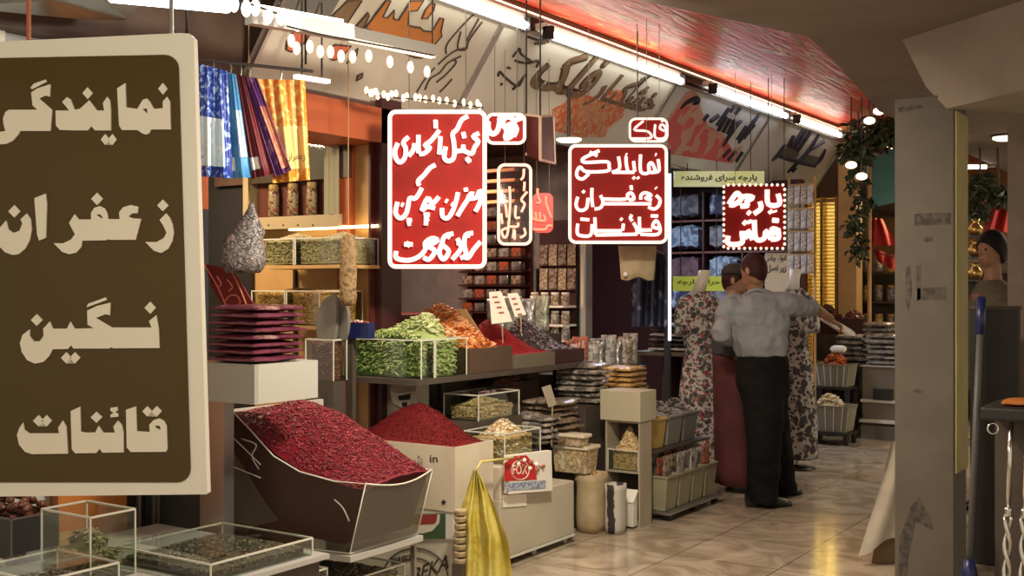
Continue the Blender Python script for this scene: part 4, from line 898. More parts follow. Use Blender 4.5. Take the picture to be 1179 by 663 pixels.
q_ = Pd(401, 272, 6.02); pr_ = thing('paper_bag', 'tall narrow brown paper bag hanging at the right end of the nut bins', 'bag', Pd(401, 352, 6.02)); link('bag_body', pb, mat('mottled_paper', (.20, .12, .05), .7, c2=[(.34, .22, .10), (.14, .08, .035)], scale=30, bump=.4), pr_, smooth=True); link('cord', MB().tube([q_-UPV*.02, Vector((q_.x, q_.y, rod_top(q_)))], .003, 5), M['sackcloth'] if 'sackcloth' in M else M['card'], pr_)
# ================================================================== CARTON STACK WITH SUMAC, CART AND TIERS OF THE SECOND SHOP
ce = boxfit(390, 524, 532, 515, 590, -3.40); ce[0] = -4.18; ce[3] = ce[2]+.34
M['creambox'] = mat('cream_carton', (.60, .52, .40), .7, c2=(.54, .46, .35), scale=5)
ct = carton('carton', ce, M['creambox'], 'open cream carton heaped with dark red sumac, printed in on its front')
cp_ = Plane((0, ce[2], 1), (1, 0, 0), (0, 0, 1))
def ontext(r, tx, x0, y0, x1, y1, pl, m, th=.002, fa=False, bold=.01, name='lettering'):
    p = pl.at(x0, y1, .0005); u = pl.at(x1, y1)-pl.at(x0, y1); v = pl.at(x0, y0)-pl.at(x0, y1)
    link(name, text_mb(tx, p, u, v, u.length, v.length, th, fa, bold), m, r)
ontext(ct, 'in', 495, 524, 504, 532, cp_, M['drawn'])
ontext(ct, 'شما', 463, 523, 487, 534, cp_, mat('faded_print', (.30, .25, .18), .8), fa=True)
link('hand_slot', cut([rrect(432, 540, 492, 570, 6)], cp_, .002, .0005), mat('slot_card', (.46, .39, .29), .8), ct)
hm = MB().tube([cp_.at(x, y, .003) for x, y in rrect(432, 540, 492, 570, 6)], .0025, 5, closed=True); link('slot_edge', hm, M['rim'], ct)
link('hand_hole', cut([dia(511, 578, 3, 3)], cp_, .002, .0005), M['drawn'], ct)
heap('sumac', (ce[0]+.02, ce[1]-.02, ce[2]+.02, ce[3]-.02), ce[4]+.02, ce[5]-.01, Py(440, 461, ce[2]+.17).z, 'smooth dark red mound of sumac in the cream carton', 'spice', M['sumac'], pk=(.52, .55), n=3200, L=.0045, R=.003, pw=.75, seed=12)
c2 = [ce[0], ce[1]-.012, ce[2]+.004, ce[3], Py(520, 622, ce[2]).z, ce[4]-.001]
c2b = carton('carton', c2, mat('white_carton', (.55, .52, .46), .6), 'white carton with a red block and green band, under the sumac carton', opened=False)
pl2 = Plane((0, c2[2], .5), (1, 0, 0), (0, 0, 1))
link('green_print', cut([[(400, 593), (513, 591), (513, 620), (400, 622)]], pl2, .001, .0005), mat('green_print', (.035, .075, .03), .6), c2b)
link('white_swoosh', cut([[(400, 594), (507, 592), (506, 602), (498, 611), (487, 614), (400, 616)]], pl2, .001, .0016), mat('white_print', (.58, .55, .48), .6), c2b)
link('red_print', cut([[(420, 594), (504, 592), (503, 600), (500, 603), (420, 605)]], pl2, .001, .0028), mat('red_print_block', (.26, .03, .025), .6), c2b)
c3 = [ce[0], ce[1]-.02, ce[2]+.01, ce[3], 0, c2[4]-.001]
c3b = carton('carton', c3, mat('grey_carton', (.42, .39, .33), .7), 'bottom grey carton with a round dark stamp, on the floor', opened=False)
pl3 = Plane((0, c3[2], .1), (1, 0, 0), (0, 0, 1))
em = MB()
for rr in (38, 26): em.tube([pl3.at(478+rr*math.cos(math.radians(a)), 667+rr*.95*math.sin(math.radians(a)), .0015) for a in range(-175, -2, 8)], .004, 5)
link('stamp_ring', em, M['drawn'], c3b)
link('stamp_banner', cut([[(450, 668), (512, 644), (516, 655), (454, 678)]], pl3, .001, .0005), mat('stamp_fill', (.36, .33, .28), .7), c3b)
uu = (pl3.at(518, 649)-pl3.at(473, 668)); vv = Vector((0, 0, 1))
link('lettering', text_mb('BEKA', pl3.at(474, 672, .002), uu, vv+uu.normalized()*.3, uu.length*.95, .085, .002, False, .02), M['drawn'], c3b)
link('lettering', text_mb('BEREKET', pl3.at(451, 650, .002), pl3.at(500, 640)-pl3.at(451, 650), (0, 0, 1), .17, .035, .002, False, .01), M['drawn'], c3b)
# ---- white cart on castors
CT = -3.38
ca = Px(576, 600, CT); cb = Px(661, 600, CT); zt = Px(600, 570, CT).z
cart = thing('wheeled_cart', 'low cream cart on small castors in the middle of the stall front', 'cart', (-3.5, (ca.y+cb.y)/2, 0))
link('body', MB().box(-3.69, CT, ca.y, cb.y, .055, zt), mat('cream_cart', (.50, .44, .34), .5, c2=(.45, .40, .31), scale=3), cart, bev=.006)
link('bottom_rail', MB().box(-3.69, CT+.004, ca.y-.004, cb.y+.004, .040, .054), M['rim'], cart)
for y in (ca.y+.05, (ca.y+cb.y)/2, cb.y-.05):
    w = MB().tube([(CT-.05, y, .02), (CT-.03, y, .02)], .0195, 14); wl = link('castor', w, M['shelfgrey'], cart, smooth=False)
cb2 = boxfit(545, 583, 600, 537, 570, CT-.01); cb2 = [-3.685, CT-.005, ca.y+.004, Px(602, 560, CT).y, zt+.001, Px(583, 537, CT).z]
carton('carton', cb2, M['creambox'], 'plain cream carton on the left end of the cart', opened=False)
# clear nut tray on that carton
tr = boxfit(533, 581, 622, 500, 535, CT-.02); tr[4] = cb2[5]+.002; tr[0] = -3.67
clear_bin('snack_tray', tr, 'clear tray of white and brown sweets above the cream carton', 'tray')
heap('sweets', (tr[0]+.01, tr[1]-.01, tr[2]+.01, tr[3]-.01), tr[4]+.006, tr[5]-.03, tr[5]+.05, 'white and brown sweets in the clear tray above the cart', 'sweets', M['creams']+[M['paper']], n=380, L=.018, R=.008, sides=True, seed=21, pk=(.4, .6))
# red topped printed display card hung on the cart front
fxp = Plane((CT+.003, 5.2, .5), (0, 1, 0), (0, 0, 1))
fb = thing('display_box', 'small red and white carton with a round logo hanging on the cart front', 'box', fxp.at(602, 566))
pts = [fxp.at(*q) for q in ((580, 524), (629, 518), (630, 564), (580, 568))]
link('body', MB().prism(pts, (.035, 0, 0)), M['white_card'], fb)
fpl = Plane((CT+.039, 5.2, .5), (0, 1, 0), (0, 0, 1))
link('red_print', cut([[(580.5, 533), (592, 525), (606, 524), (616, 536), (618, 552), (580.5, 554)]], fpl, .001, .0005), mat('bright_red_print', (.50, .02, .02), .5), fb)
ontext(fb, 'FOX', 590, 535, 607, 546, fpl, M['paper'], .0025)
link('logo_ring', MB().tube([fpl.at(598.5+10.5*math.cos(a*.314), 541+11*math.sin(a*.314), .0025) for a in range(20)], .0022, 5, closed=True), M['paper'], fb)
link('blue_print', cut([[(582, 556), (628, 553), (628, 562), (582, 565)]], fpl, .001, .0005), mat('blue_white_print', (.50, .52, .56), .5, c2=(.12, .16, .32), scale=60), fb)
rnd = random.Random(5)
for i in range(9):   # twisted sweets on top of the box
    q = Px(596+i % 5*7+rnd.uniform(-1, 1), 527+i//5*7+i % 5*2.5, CT+.04)
    mb = MB().ell(q, .013, .016, .012, None, 8, 6); mb.add([q+Vector((0, -.03, .010)), q+Vector((0, -.03, -.012)), q+Vector((0, -.012, 0))], [(0, 1, 2)]); mb.add([q+Vector((0, .03, .010)), q+Vector((0, .03, -.012)), q+Vector((0, .012, 0))], [(0, 2, 1)])
    solo('wrapped_sweet', mb, [M['redpk'], M['paper']][i % 2], ['red and white wrapped sweet on the red carton', 'white wrapped sweet on the red carton'][i % 2], 'sweet', 'red wrapped sweets on the red carton' if i % 2 == 0 else 'white wrapped sweets on the red carton')
solo('paper_note', MB().prism([fxp.at(*q) for q in ((579, 570), (606, 568.5), (606, 582), (579, 584))], (.002, 0, 0)), M['paper'], 'small cream paper note stuck to the cart under the red carton', 'note')
# tubs with cream lids at the right of the cart
M['tub'] = glass('clear_tub', (.85, .80, .66), .15)
def lidtub(xl, xc, xr, yt, yb, t, label, z0=None, cont=None, seed=0):
    e = boxfit(xl, xc, xr, yt, yb, t)
    if z0 is not None: e[4] = z0
    r = thing('lidded_tub', label, 'tub', ((e[0]+e[1])/2, (e[2]+e[3])/2, e[4]), 'lidded tubs on the cart')
    lh = .022; i = .012
    link('body', MB().hexa([(e[0]+2*i, e[2]+2*i, e[4]), (e[1]-2*i, e[2]+2*i, e[4]), (e[1]-2*i, e[3]-2*i, e[4]), (e[0]+2*i, e[3]-2*i, e[4])], [(e[0]+i, e[2]+i, e[5]-lh), (e[1]-i, e[2]+i, e[5]-lh), (e[1]-i, e[3]-i, e[5]-lh), (e[0]+i, e[3]-i, e[5]-lh)]), cont or mat('cream_sweets_tub', (.52, .42, .24), .35, c2=[(.26, .15, .07), (.58, .50, .34)], scale=26, lo=.4, hi=.6), r)
    link('lid', MB().box(e[0], e[1], e[2], e[3], e[5]-lh, e[5]), mat('cream_lid', (.64, .56, .42), .4), r, bev=.006)
    return e
u1 = lidtub(633, 676, 692, 515, 562, CT-.02, 'deep cream lidded tub at the right end of the cart, under another', zt+.002)
u2 = lidtub(636, 672, 682, 501, 514, CT-.025, 'shallow cream lidded tub stacked on the deeper one at the cart end', u1[5]+.002)
# maroon open crates behind, on a second tier
solo('tier', MB().box(-4.24, -3.96, 5.22, 7.9, 0, .74), M['darkwood'], 'dark lower step of the display behind the cart', 'display step')
e5 = boxfit(612, 655, 690, 480, 506, -3.62); e5[0] = -3.94; e5[3] = min(e5[3], 6.23)
sol = MB().box(-3.93, -3.58, max(e5[2]-.02, cb.y+.015), 6.25, 0, e5[4]-.003)
solo('tier', sol, M['darkwood'], 'dark low step carrying the maroon packet crate behind the lidded tubs', 'display step')
carton('crate', e5, M['maroon'], 'open maroon crate of packets in red wrappers behind the lidded tubs')
heap('packets', (e5[0]+.04, e5[1]-.04, e5[2]+.04, e5[3]-.04), e5[4]+.02, e5[5]-.01, e5[5]+.05, 'small shiny red and brown wrapped sweets in the maroon crate', 'sweets', [M['redpk'], M['mixed'], M['maroon']], kind='chip', L=.024, R=.006, n=260)
# sacks at the right end of the cart
def sack(name, px, py, w, d, h, t, m, label, seed=0, top=None):
    q = Px(px, py, t); rings = []
    for k in range(9):
        z = k/8; rr = [.86, .98, 1.0, 1.0, .98, .97, .96, 1.0, 1.02][k]
        rings.append([Vector((q.x-w/2+rr*w/2*math.copysign(abs(math.cos(a))**.7, math.cos(a))*(1+.04*noise.noise(Vector((a, z*3, seed)))), q.y+d/2+rr*d/2*math.copysign(abs(math.sin(a))**.7, math.sin(a)), h*z+.002)) for a in [2*math.pi*j/18 for j in range(18)]])
    c = rings[-1]; cc = sum(c, Vector())/18
    rings.append([cc+(p-cc)*.86+Vector((0, 0, -.004)) for p in c]); rings.append([cc+(p-cc)*.80+Vector((0, 0, -.05)) for p in c])
    return solo(name, MB().loft(rings), m, label, 'sack', smooth=True)
M['sackcloth'] = mat('printed_sack', (.42, .33, .20), .7, c2=(.34, .25, .14), scale=6, bump=.2)
s1 = sack('rice_sack', 686, 633, .17, .20, .36, -3.36, M['sackcloth'], 'open tan sack standing at the right end of the cart')
heap('sack_nuts', (s1.location.x-.07, s1.location.x+.07, s1.location.y-.08, s1.location.y+.08), .32, .335, .375, 'brown nuts heaped in the tan sack', 'nuts', M['creams'], n=220, L=.014, R=.008)
M['stripesack'] = mat('striped_sack', (.03, .025, .025), .6, c2=(.46, .42, .36), scale=16, tex='WAVE', detail=1.5, lo=.45, hi=.55, stretch=(.2, .2, 1))
sack('striped_sack', 713, 622, .12, .13, .30, -3.24, M['stripesack'], 'small black and white striped sack beside the tan sack', 3)
# ---- yellow plastic bag hung at the left end of the cart
yb = MB(); k = 26
def yP(u, v, sg):
    w0, w1 = 5+5*0, 0
    xl = 545-18*min(1, v*2.2)-2*v; xr = 549+26*min(1, v*1.6)**.8+16*v
    x = xl*(1-u)+xr*u; y = 541+(128+3*math.sin(u*8))*v
    d = 5.66 + .035*math.sin(u*15+v*2)*min(1, v*3) + .02*math.sin(u*33+4*v)
    return Pd(x, y, d-sg*(.05*math.sin(math.pi*u)*min(1, v*2)+.002))
yb.grid(lambda u, v: yP(u, v, 1), k, 18); yb.grid(lambda u, v: yP(1-u, v, -1), k, 18)
yo = thing('plastic_bag', 'crumpled yellow plastic bag hanging down at the left end of the cart', 'bag', Pd(556, 664, 5.72))
link('bag_body', yb, mat('yellow_plastic', (.46, .36, .05), .35, c2=(.56, .47, .12), scale=9, bump=.7, bscale=14), yo, smooth=True)
q0 = Pd(547, 541, 5.72); link('handle', MB().tube([q0+Vector((-.01, 0, -.03)), q0+Vector((0, .05, .035)), Vector((q0.x+.01, ca.y+.02, q0.z+.02))], .007, 7), mat('yellow_handle', (.56, .47, .14), .4), yo, smooth=True)
# egg tray like coil of cups between cartons and bag
for i in range(8):
    q = Pd(530, 592+i*8, 5.62); solo('paper_cup_sleeve', MB().lathe((q.x, q.y, q.z), [(.028, 0), (.032, .018), (.030, .024)], 12), M['sackcloth'], nth(i, 'ribbed tan paper cup', 'in the nested column beside the yellow bag'), 'cup', 'nested paper cups') if q.z > .01 else None
solo('cup_stand', MB().box(Pd(530, 640, 5.62).x-.03, Pd(530, 640, 5.62).x+.03, Pd(530, 640, 5.62).y-.03, Pd(530, 640, 5.62).y+.03, 0, max(.012, Pd(530, 648, 5.62).z-.003)), M['darkwood'], 'small dark block under the nested paper cups', 'block')
# ================================================================== UPPER TIER: green slivers, apricots, red spice
UT = -3.74; uz = Px(485, 437, -3.75).z
ut = thing('display_shelf', 'dark upper display shelf carrying the green and orange bins', 'shelf', (-4.1, 5.6, 0))
link('shelf_board', MB().box(-4.36, UT, 4.72, 6.62, uz-.03, uz-.001), M['darkwood'], ut)
link('back_support', MB().box(-4.24, -4.16, 5.22, 6.6, .745, uz-.031), M['darkwood'], ut)
for y in (5.26, 6.55): link('post', MB().box(-4.02, -3.99, y, y+.03, .742, uz-.031), M['darkmetal'], ut)
ge = boxfit(395, 485, 500, 392, 436, -3.76); ge[4] = uz+.001
clear_bin('sliver_bin', ge, 'clear bin packed with green pistachio slivers on the upper shelf', 'bin', m=M['acrylic'])
heap('pistachio_slivers', (ge[0]+.008, ge[1]-.008, ge[2]+.008, ge[3]-.008), ge[4]+.006, ge[5]-.01, ge[5]+.05, 'green pistachio slivers filling the clear bin', 'nuts', M['greens'], pk=(.7, .8), kind='sliver', L=.034, R=.0075, n=620, sides=True, seed=31)
ge2 = [ge[0], ge[1], ge[3]+.012, ge[3]+.30, uz+.001, ge[5]+.0]
clear_bin('pale_bin', ge2, 'clear bin of pale yellow slivers right behind the green one', 'bin')
heap('pale_slivers', (ge2[0]+.008, ge2[1]-.008, ge2[2]+.008, ge2[3]-.008), ge2[4]+.006, ge2[5]-.01, ge2[5]+.12, 'pale yellow green slivers heaped behind the green bin', 'nuts', M['greens'][1:2]+M['greens'][3:]+[mat('pale_sliver', (.52, .52, .30), .5)], pk=(.75, .5), kind='sliver', L=.036, R=.008, n=420, seed=32, sides=True)
ae = boxfit(482, 563, 566, 398, 435, -3.76); ae = [-4.30, -3.76, ge2[3]+.03, ge2[3]+.47, uz+.001, Px(563, 400, -3.76).z]
ac = carton('fruit_crate', ae, mat('brown_crate', (.085, .05, .03), .6), 'brown crate heaped with orange dried apricots next to the green bin')
heap('apricots', (ae[0]+.02, ae[1]-.02, ae[2]+.02, ae[3]-.06), ae[4]+.01, ae[5]-.01, Py(483, 352, ae[2]+.2).z, 'orange and peach dried apricot pieces heaped in the brown crate', 'dried fruit', M['oranges'], pk=(.28, .55), kind='chip', L=.030, R=.009, n=480, seed=33, pw=.9)
cpn = Plane((0, ae[3]-.03, 1), (1, 0, 0), (0, 0, 1))
solo('cardboard_divider', MB().prism([cpn.at(*q) for q in ((488, 355), (536, 356), (562, 397), (562, 420), (500, 420))], (0, .008, 0)), M['card'], 'tan cardboard sheet standing behind the apricots', 'divider')
re_ = boxfit(560, 637, 640, 402, 436, -3.76); re_ = [-4.30, -3.76, ae[3]+.03, Px(639, 430, -3.76).y, uz+.001, Px(600, 408, -3.76).z]
rc = carton('spice_crate', re_, mat('grey_green_card', (.15, .12, .085), .6), 'crate heaped with bright red ground spice, right of the apricots')
heap('red_spice', (re_[0]+.02, re_[1]-.02, re_[2]+.02, re_[3]-.02), re_[4]+.01, re_[5]-.005, Py(572, 368, re_[2]+.25).z, 'smooth slope of bright red ground spice in the upper crate', 'spice', M['redspice'], pk=(.3, .5), n=1500, L=.005, R=.003, pw=.85, seed=34)
de = [-4.30, -3.80, re_[3]+.03, 6.60, uz+.001, re_[5]+.0]
carton('raisin_crate', de, M['maroon'], 'dark crate of blue black raisins behind the red spice')
heap('raisins', (de[0]+.02, de[1]-.02, de[2]+.02, de[3]-.02), de[4]+.01, de[5]-.01, de[5]+.20, 'blue black raisins heaped in the far upper crate', 'dried fruit', M['darkfruit'], pk=(.3, .3), n=900, L=.014, R=.010, seed=35)
# two price cards standing in the spice
for i, (q, lb) in enumerate(((((563, 336), (577, 335), (590, 370), (566, 373)), 'white price card with dark print stuck in the red spice, left one'), (((584, 338), (596, 337), (606, 362), (593, 365)), 'white price card leaning in the red spice, right one'))):
    pp = Plane(Pd(580, 360, 6.85+i*.06), (cs, sn, 0), (0, 0, 1)); r = thing('price_card', lb, 'price card', pp.at(*q[3]))
    link('card', cut([list(q)], pp, .004, -.004), M['paper'], r)
    mb = MB()
    for k in range(4): mb.tube([pp.at(q[0][0]+4+k*2.4+i, q[0][1]+6+k*6, .002), pp.at(q[0][0]+10+k*2.4, q[0][1]+5.5+k*6, .002)], .006, 5)
    link('writing', mb, mat('faded_red_print', (.42, .14, .12), .7), r)
    link('stick', MB().tube([pp.at((q[2][0]+q[3][0])/2, q[3][1]-2, -.006), pp.at((q[2][0]+q[3][0])/2+1, q[3][1]+22, -.006)], .004, 6), M['sackcloth'], r)
# brown bin and clear scoops left of the green bin
be = boxfit(352, 388, 394, 392, 437, -4.02); be[4] = uz-.06; be[2] = 4.54; be[3] = 4.645; be[0], be[1] = Py(352, 420, 4.54).x, Py(384, 420, 4.54).x; be[5] = Py(370, 391, 4.54).z; be[4] = Py(370, 438, 4.54).z
clear_bin('brown_nut_bin', be, 'clear bin of reddish brown nuts left of the green bin', 'bin')
heap('brown_nuts', (be[0]+.008, be[1]-.008, be[2]+.008, be[3]-.008), be[4]+.006, be[5]-.008, be[5]+.01, 'reddish brown nuts filling the bin left of the green one', 'nuts', [mat('brown_nut_a', (.16, .055, .03), .5), mat('brown_nut_b', (.26, .12, .06), .5), mat('brown_nut_c', (.08, .03, .02), .5)], n=260, L=.011, R=.007, sides=True, seed=41)
solo('bin_block', MB().box(be[0], be[1], be[2], be[3]-.01, 0, be[4]-.003), M['darkwood'], 'tall dark block under the reddish brown nut bin', 'block')
M['scoop'] = mat('grey_scoop', (.16, .145, .125), .3, c2=(.20, .18, .15), scale=6)
for i, (pp, lb) in enumerate(((((368, 391), (366, 365), (372, 349), (380, 341), (388, 343), (386, 391)), 'rounded grey plastic scoop standing in the brown nut bin, left one'), (((380, 391), (380, 364), (389, 346), (394, 343), (402, 362), (398, 391)), 'pointed grey plastic scoop beside the blue box, right one'))):
    pl_ = Plane((0, 4.575+i*.035, 1), (1, 0, 0), (0, 0, 1))
    mb = cut([smooth_pts(list(pp), 3, True)], pl_, .022, -.011); solo('scoop', mb, M['scoop'], lb, 'scoop', bev=.004)
bb = boxfit(390, 424, 429, 369, 388, -4.02)
bb = [Py(399, 380, 4.705).x, Py(430, 380, 4.705).x, 4.68, 4.73, 0, 0]
bb[4] = Py(400, 389, 4.68).z; bb[5] = Py(400, 371, 4.68).z; bb[2] = 4.66; bb[3] = 4.715
solo('box_post', MB().box(bb[0]+.03, bb[0]+.07, 4.675, 4.705, ce[5]+.30 if False else 0, bb[4]-.002), M['darkwood'], 'slim dark post carrying the little blue box', 'post')
bt = carton('blue_box', bb, M['bluefoil'], 'small open dark blue box of red sweets at the green bin corner')
heap('red_sweets', (bb[0]+.008, bb[1]-.008, bb[2]+.008, bb[3]-.008), bb[4]+.007, bb[5]-.006, bb[5]+.006, 'tiny red and white sweets in the blue box', 'sweets', [M['redpk'], M['paper'], M['neonred']], n=90, L=.008, R=.006)
# ---- middle row: red fruit, orange chips, cream box, price paper
mz = Py(420, 480, 5.06).z
solo('tier', MB().box(-4.30, -3.72, 5.05, 5.20, 0, mz), M['darkwood'], 'dark narrow step behind the sumac carton', 'display step')
zz = Py(420, 452, 5.06).z
ft = [Py(368, 470, 5.06).x, Py(434, 470, 5.06).x, 5.06, 5.19, mz+.002, Py(400, 458, 5.06).z]
ft[0] = max(ft[0], -4.29+.0)
carton('fruit_tray', ft, M['maroon'], 'low tray of red fruit and orange chips behind the sumac')
xm_ = ft[0]+(ft[1]-ft[0])*.45
heap('red_fruit', (ft[0]+.01, xm_, ft[2]+.01, ft[3]-.01), ft[4]+.01, ft[5]-.01, ft[5]+.03, 'dark red dried fruit in the low tray, left half', 'dried fruit', M['barb'], n=160, L=.02, R=.009)
heap('orange_chips', (xm_+.002, ft[1]-.01, ft[2]+.01, ft[3]-.01), ft[4]+.01, ft[5]-.01, ft[5]+.035, 'orange yellow fruit chips in the low tray, right half', 'dried fruit', [M['oranges'][1], M['goldnuts'][1], M['oranges'][3]], kind='chip', n=110, L=.022, R=.004)
cx = [Py(437, 470, 5.06).x, Py(478, 470, 5.06).x, 5.07, 5.19, mz+.002, Py(440, 441, 5.06).z]
carton('cream_box', cx, M['creambox'], 'cream carton standing below the green bin', opened=False)
pp = Plane((0, 5.03, 1), (1, 0, 0), (0, 0, 1))
pn = thing('price_paper', 'white printed price paper stuck in the sumac below the green bin', 'price card', pp.at(465, 474))
link('sheet', cut([[(449, 449), (456, 453), (478, 450), (480, 477), (466, 471), (452, 464)]], pp, .003, -.003), M['paper'], pn)
link('print', cut([[(458, 456), (473, 453), (472, 460), (460, 461)]], pp, .0015, .0003), M['drawn'], pn); link('print', cut([[(463, 463), (469, 463), (469, 469), (463, 468)]], pp, .0015, .0003), M['drawn'], pn)
# ---- clear mixed trays right of it
t1 = boxfit(483, 530, 574, 459, 486, -3.70); t1[2] = 5.23; t1[0] = -3.955
t1 = [-3.955, -3.71, 5.24, 5.24+.42, .741, Px(530, 460, -3.66).z]
solo('tier', MB().box(-3.955, -3.70, 5.22, 5.68, 0, .738), M['darkwood'], 'dark step under the clear tray of mixed nuts', 'display step')
lid_tray('mixed_tray', t1, 'clear lidded tray of cream nuts and packets right of the price paper', M['creams'], 'cream nuts in the lidded tray right of the price paper', n=400, L=.018, R=.009)
solo('tier', MB().box(-3.955, -3.60, 6.27, 7.2, 0, .738), M['darkwood'], 'dark step further right under the striped packets', 'display step')

dkc = carton('crate', [-4.15, -3.97, 5.75, 6.30, .742, .90], mat('dark_brown_crate', (.06, .028, .018), .6), 'dark brown crate of red packets under the apricot and spice crates')
heap('red_packets', (-4.10, -4.02, 5.82, 6.23), .76, .89, .93, 'dark red packets lying in the dark brown crate', 'packets', [M['redpk'], M['maroon'], M['mixed']], kind='chip', L=.03, R=.008, n=110, seed=61)
# ================================================================== PACKET STACKS ON THE STEP
pile_packs('packet', -3.76, 6.52, .740, 7, .30, .24, .036, M['stripe'], 'striped black and white packet', 'in the tall striped stack', group='striped packets', seed=1)
pile_packs('packet', -3.74, 7.02, .740, 6, .26, .26, .034, M['goldpk'], 'orange gold packet', 'in the gold stack behind the cream column', group='gold packets', seed=2)
pile_packs('packet', -3.70, 6.00, e5[4], 7, .30, .24, .036, M['mixed'], 'brown printed packet', 'in the stack behind the maroon crate', group='brown packets', seed=3)
pile_packs('packet', -3.70, 5.80, e5[4], 5, .24, .16, .034, M['stripe'], 'dark printed flat packet', 'in the low stack beside the brown packets', group='dark packets', seed=4)
ptag = Plane((-3.575, 5.7, .8), (0, 1, 0), (0, 0, 1))
tg = thing('price_card', 'narrow dim price card leaning in front of the brown packets', 'price card', Px(632, 470, -3.57))
link('card', MB().prism([Px(x, y, -3.57) for x, y in ((624, 446), (634, 443), (641, 466), (632, 469))], (-.004, 0, 0)), mat('dim_card', (.42, .36, .28), .7), tg)
link('stick', MB().tube([Px(636, 467, -3.575), Vector((-3.575, Px(636, 467, -3.57).y, e5[4]))], .004, 6), M['sackcloth'], tg)
# riser with a row of standing pouches
solo('riser', MB().box(-4.23, -3.98, 6.66, 7.88, .742, .90), M['darkwood'], 'dark riser block under the row of standing pouches', 'display step')
pm = [M['redpk'], M['greypk'], M['silver'], M['mixed']]
names = ['red printed', 'dark red', 'grey printed', 'silver', 'brown printed', 'pale silver']
for i in range(9):
    y = 6.74+i*.128; mm = [M['maroon'], M['redpk'], M['redpk'], M['greypk'], M['silver'], M['greypk'], M['silver'], M['mixed'], M['greypk']][i]
    solo('pouch', pouch_mb((-4.06+.02*(i % 2), y, .902), .115, .21+.02*(i % 3), .07, math.radians(28), i), mm, f'standing foil pouch, {["first", "second", "third", "fourth", "fifth", "sixth", "seventh", "eighth", "last"][i]} from the left in the row behind the gold packets', 'pouch', 'row of standing pouches', smooth=True)
# silver bags on a block behind the raisins
solo('riser', MB().box(-4.60, -4.40, 6.5, 7.3, 0, 1.16), M['darkwood'], 'tall dark block behind the raisin crate', 'display step')
for i in range(4):
    solo('pouch', pouch_mb((-4.50, 6.58+i*.19, 1.162), .15, .26+.02*(i % 2), .08, math.radians(20), 20+i), [M['silver'], mat('green_silver_bag', (.36, .38, .28), .3, .3, c2=(.16, .16, .12), scale=18, bump=.4)][i % 2], ['crumpled silver bag behind the raisins, leftmost', 'pale green bag behind the raisins, second from left', 'crumpled silver bag behind the raisins, third from left', 'pale green bag behind the raisins, rightmost'][i], 'bag', 'bags behind the raisins', smooth=True)
# ================================================================== CREAM DISPLAY COLUMN AND BASKET RACK
kc = boxfit(697, 737, 748, 448, 607, -3.24); kc[3] = kc[2]+.16
def zc(y): return Px(737, y, -3.24).z
col = thing('display_column', 'narrow cream display column with shelves at the end of the stall front', 'shelf', ((kc[0]+kc[1])/2, kc[2]+.08, 0))
m_kc = mat('olive_cream_laminate', (.36, .31, .22), .5, c2=(.32, .27, .19), scale=3)
link('side_panel', MB().box(kc[1]-.012, kc[1], kc[2], kc[3], 0, zc(486)), m_kc, col); link('side_panel', MB().box(kc[0], kc[0]+.012, kc[2], kc[3], 0, zc(486)), m_kc, col)
for y in (486, 544, 606): link('shelf', MB().box(kc[0]+.0125, kc[1]-.0125, kc[2]+.002, kc[3], zc(y)-.012, zc(y)), m_kc, col)
link('back_panel', MB().box(kc[0]+.0125, kc[1]-.0125, kc[3]+.001, kc[3]+.01, 0, zc(486)), M['darkwood'], col)
carton('carton', [kc[0]-.03, kc[1]+.008, kc[2]-.015, kc[3]+.05, zc(486)+.001, zc(451)], mat('olive_cream_carton', (.42, .37, .26), .6), 'olive cream carton on top of the display column', opened=False)
nt_ = [kc[0]+.016, kc[1]-.016, kc[2]+.006, kc[3]-.002, zc(544)+.001, zc(520)]
clear_bin('nut_tray', nt_, 'clear tray of pale nuts on the upper shelf of the cream column', 'tray')
heap('pale_nuts', (nt_[0]+.008, nt_[1]-.008, nt_[2]+.008, nt_[3]-.008), nt_[4]+.006, nt_[5]-.005, zc(495), 'pale nuts heaped in the tray of the cream column', 'nuts', M['creams'], pk=(.5, .7), n=420, L=.012, R=.008, sides=True, seed=51)
wbx = [kc[0]+.016, kc[1]-.016, kc[2]-.04, kc[3]-.002, 0, 0]
wq = thing('storage_bin', 'white slope topped bin at the foot of the cream column', 'bin', ((kc[0]+kc[1])/2, kc[2], zc(606)+.001))
a0, a1, z0 = kc[0]+.016, kc[1]-.016, zc(606)+.001
link('body', MB().hexa([(a0, kc[2]-.06, .012), (a1, kc[2]-.06, .012), (a1, kc[2]-.004, .012), (a0, kc[2]-.004, .012)], [(a0, kc[2]-.06, zc(578)), (a1, kc[2]-.06, zc(578)), (a1, kc[2]-.004, zc(566)), (a0, kc[2]-.004, zc(566))]), M['white'], wq, bev=.004)
link('lid', MB().hexa([(a0-.004, kc[2]-.066, zc(578)+.001), (a1+.004, kc[2]-.066, zc(578)+.001), (a1+.004, kc[2]-.004, zc(566)+.001), (a0-.004, kc[2]-.004, zc(566)+.001)], [(a0-.004, kc[2]-.066, zc(576)), (a1+.004, kc[2]-.066, zc(576)), (a1+.004, kc[2]-.004, zc(564)), (a0-.004, kc[2]-.004, zc(564))]), M['white_card'], wq)
link('foot', MB().box(a0+.01, a1-.01, kc[2]-.055, kc[2]-.006, 0, .0115), M['darkmetal'], wq)
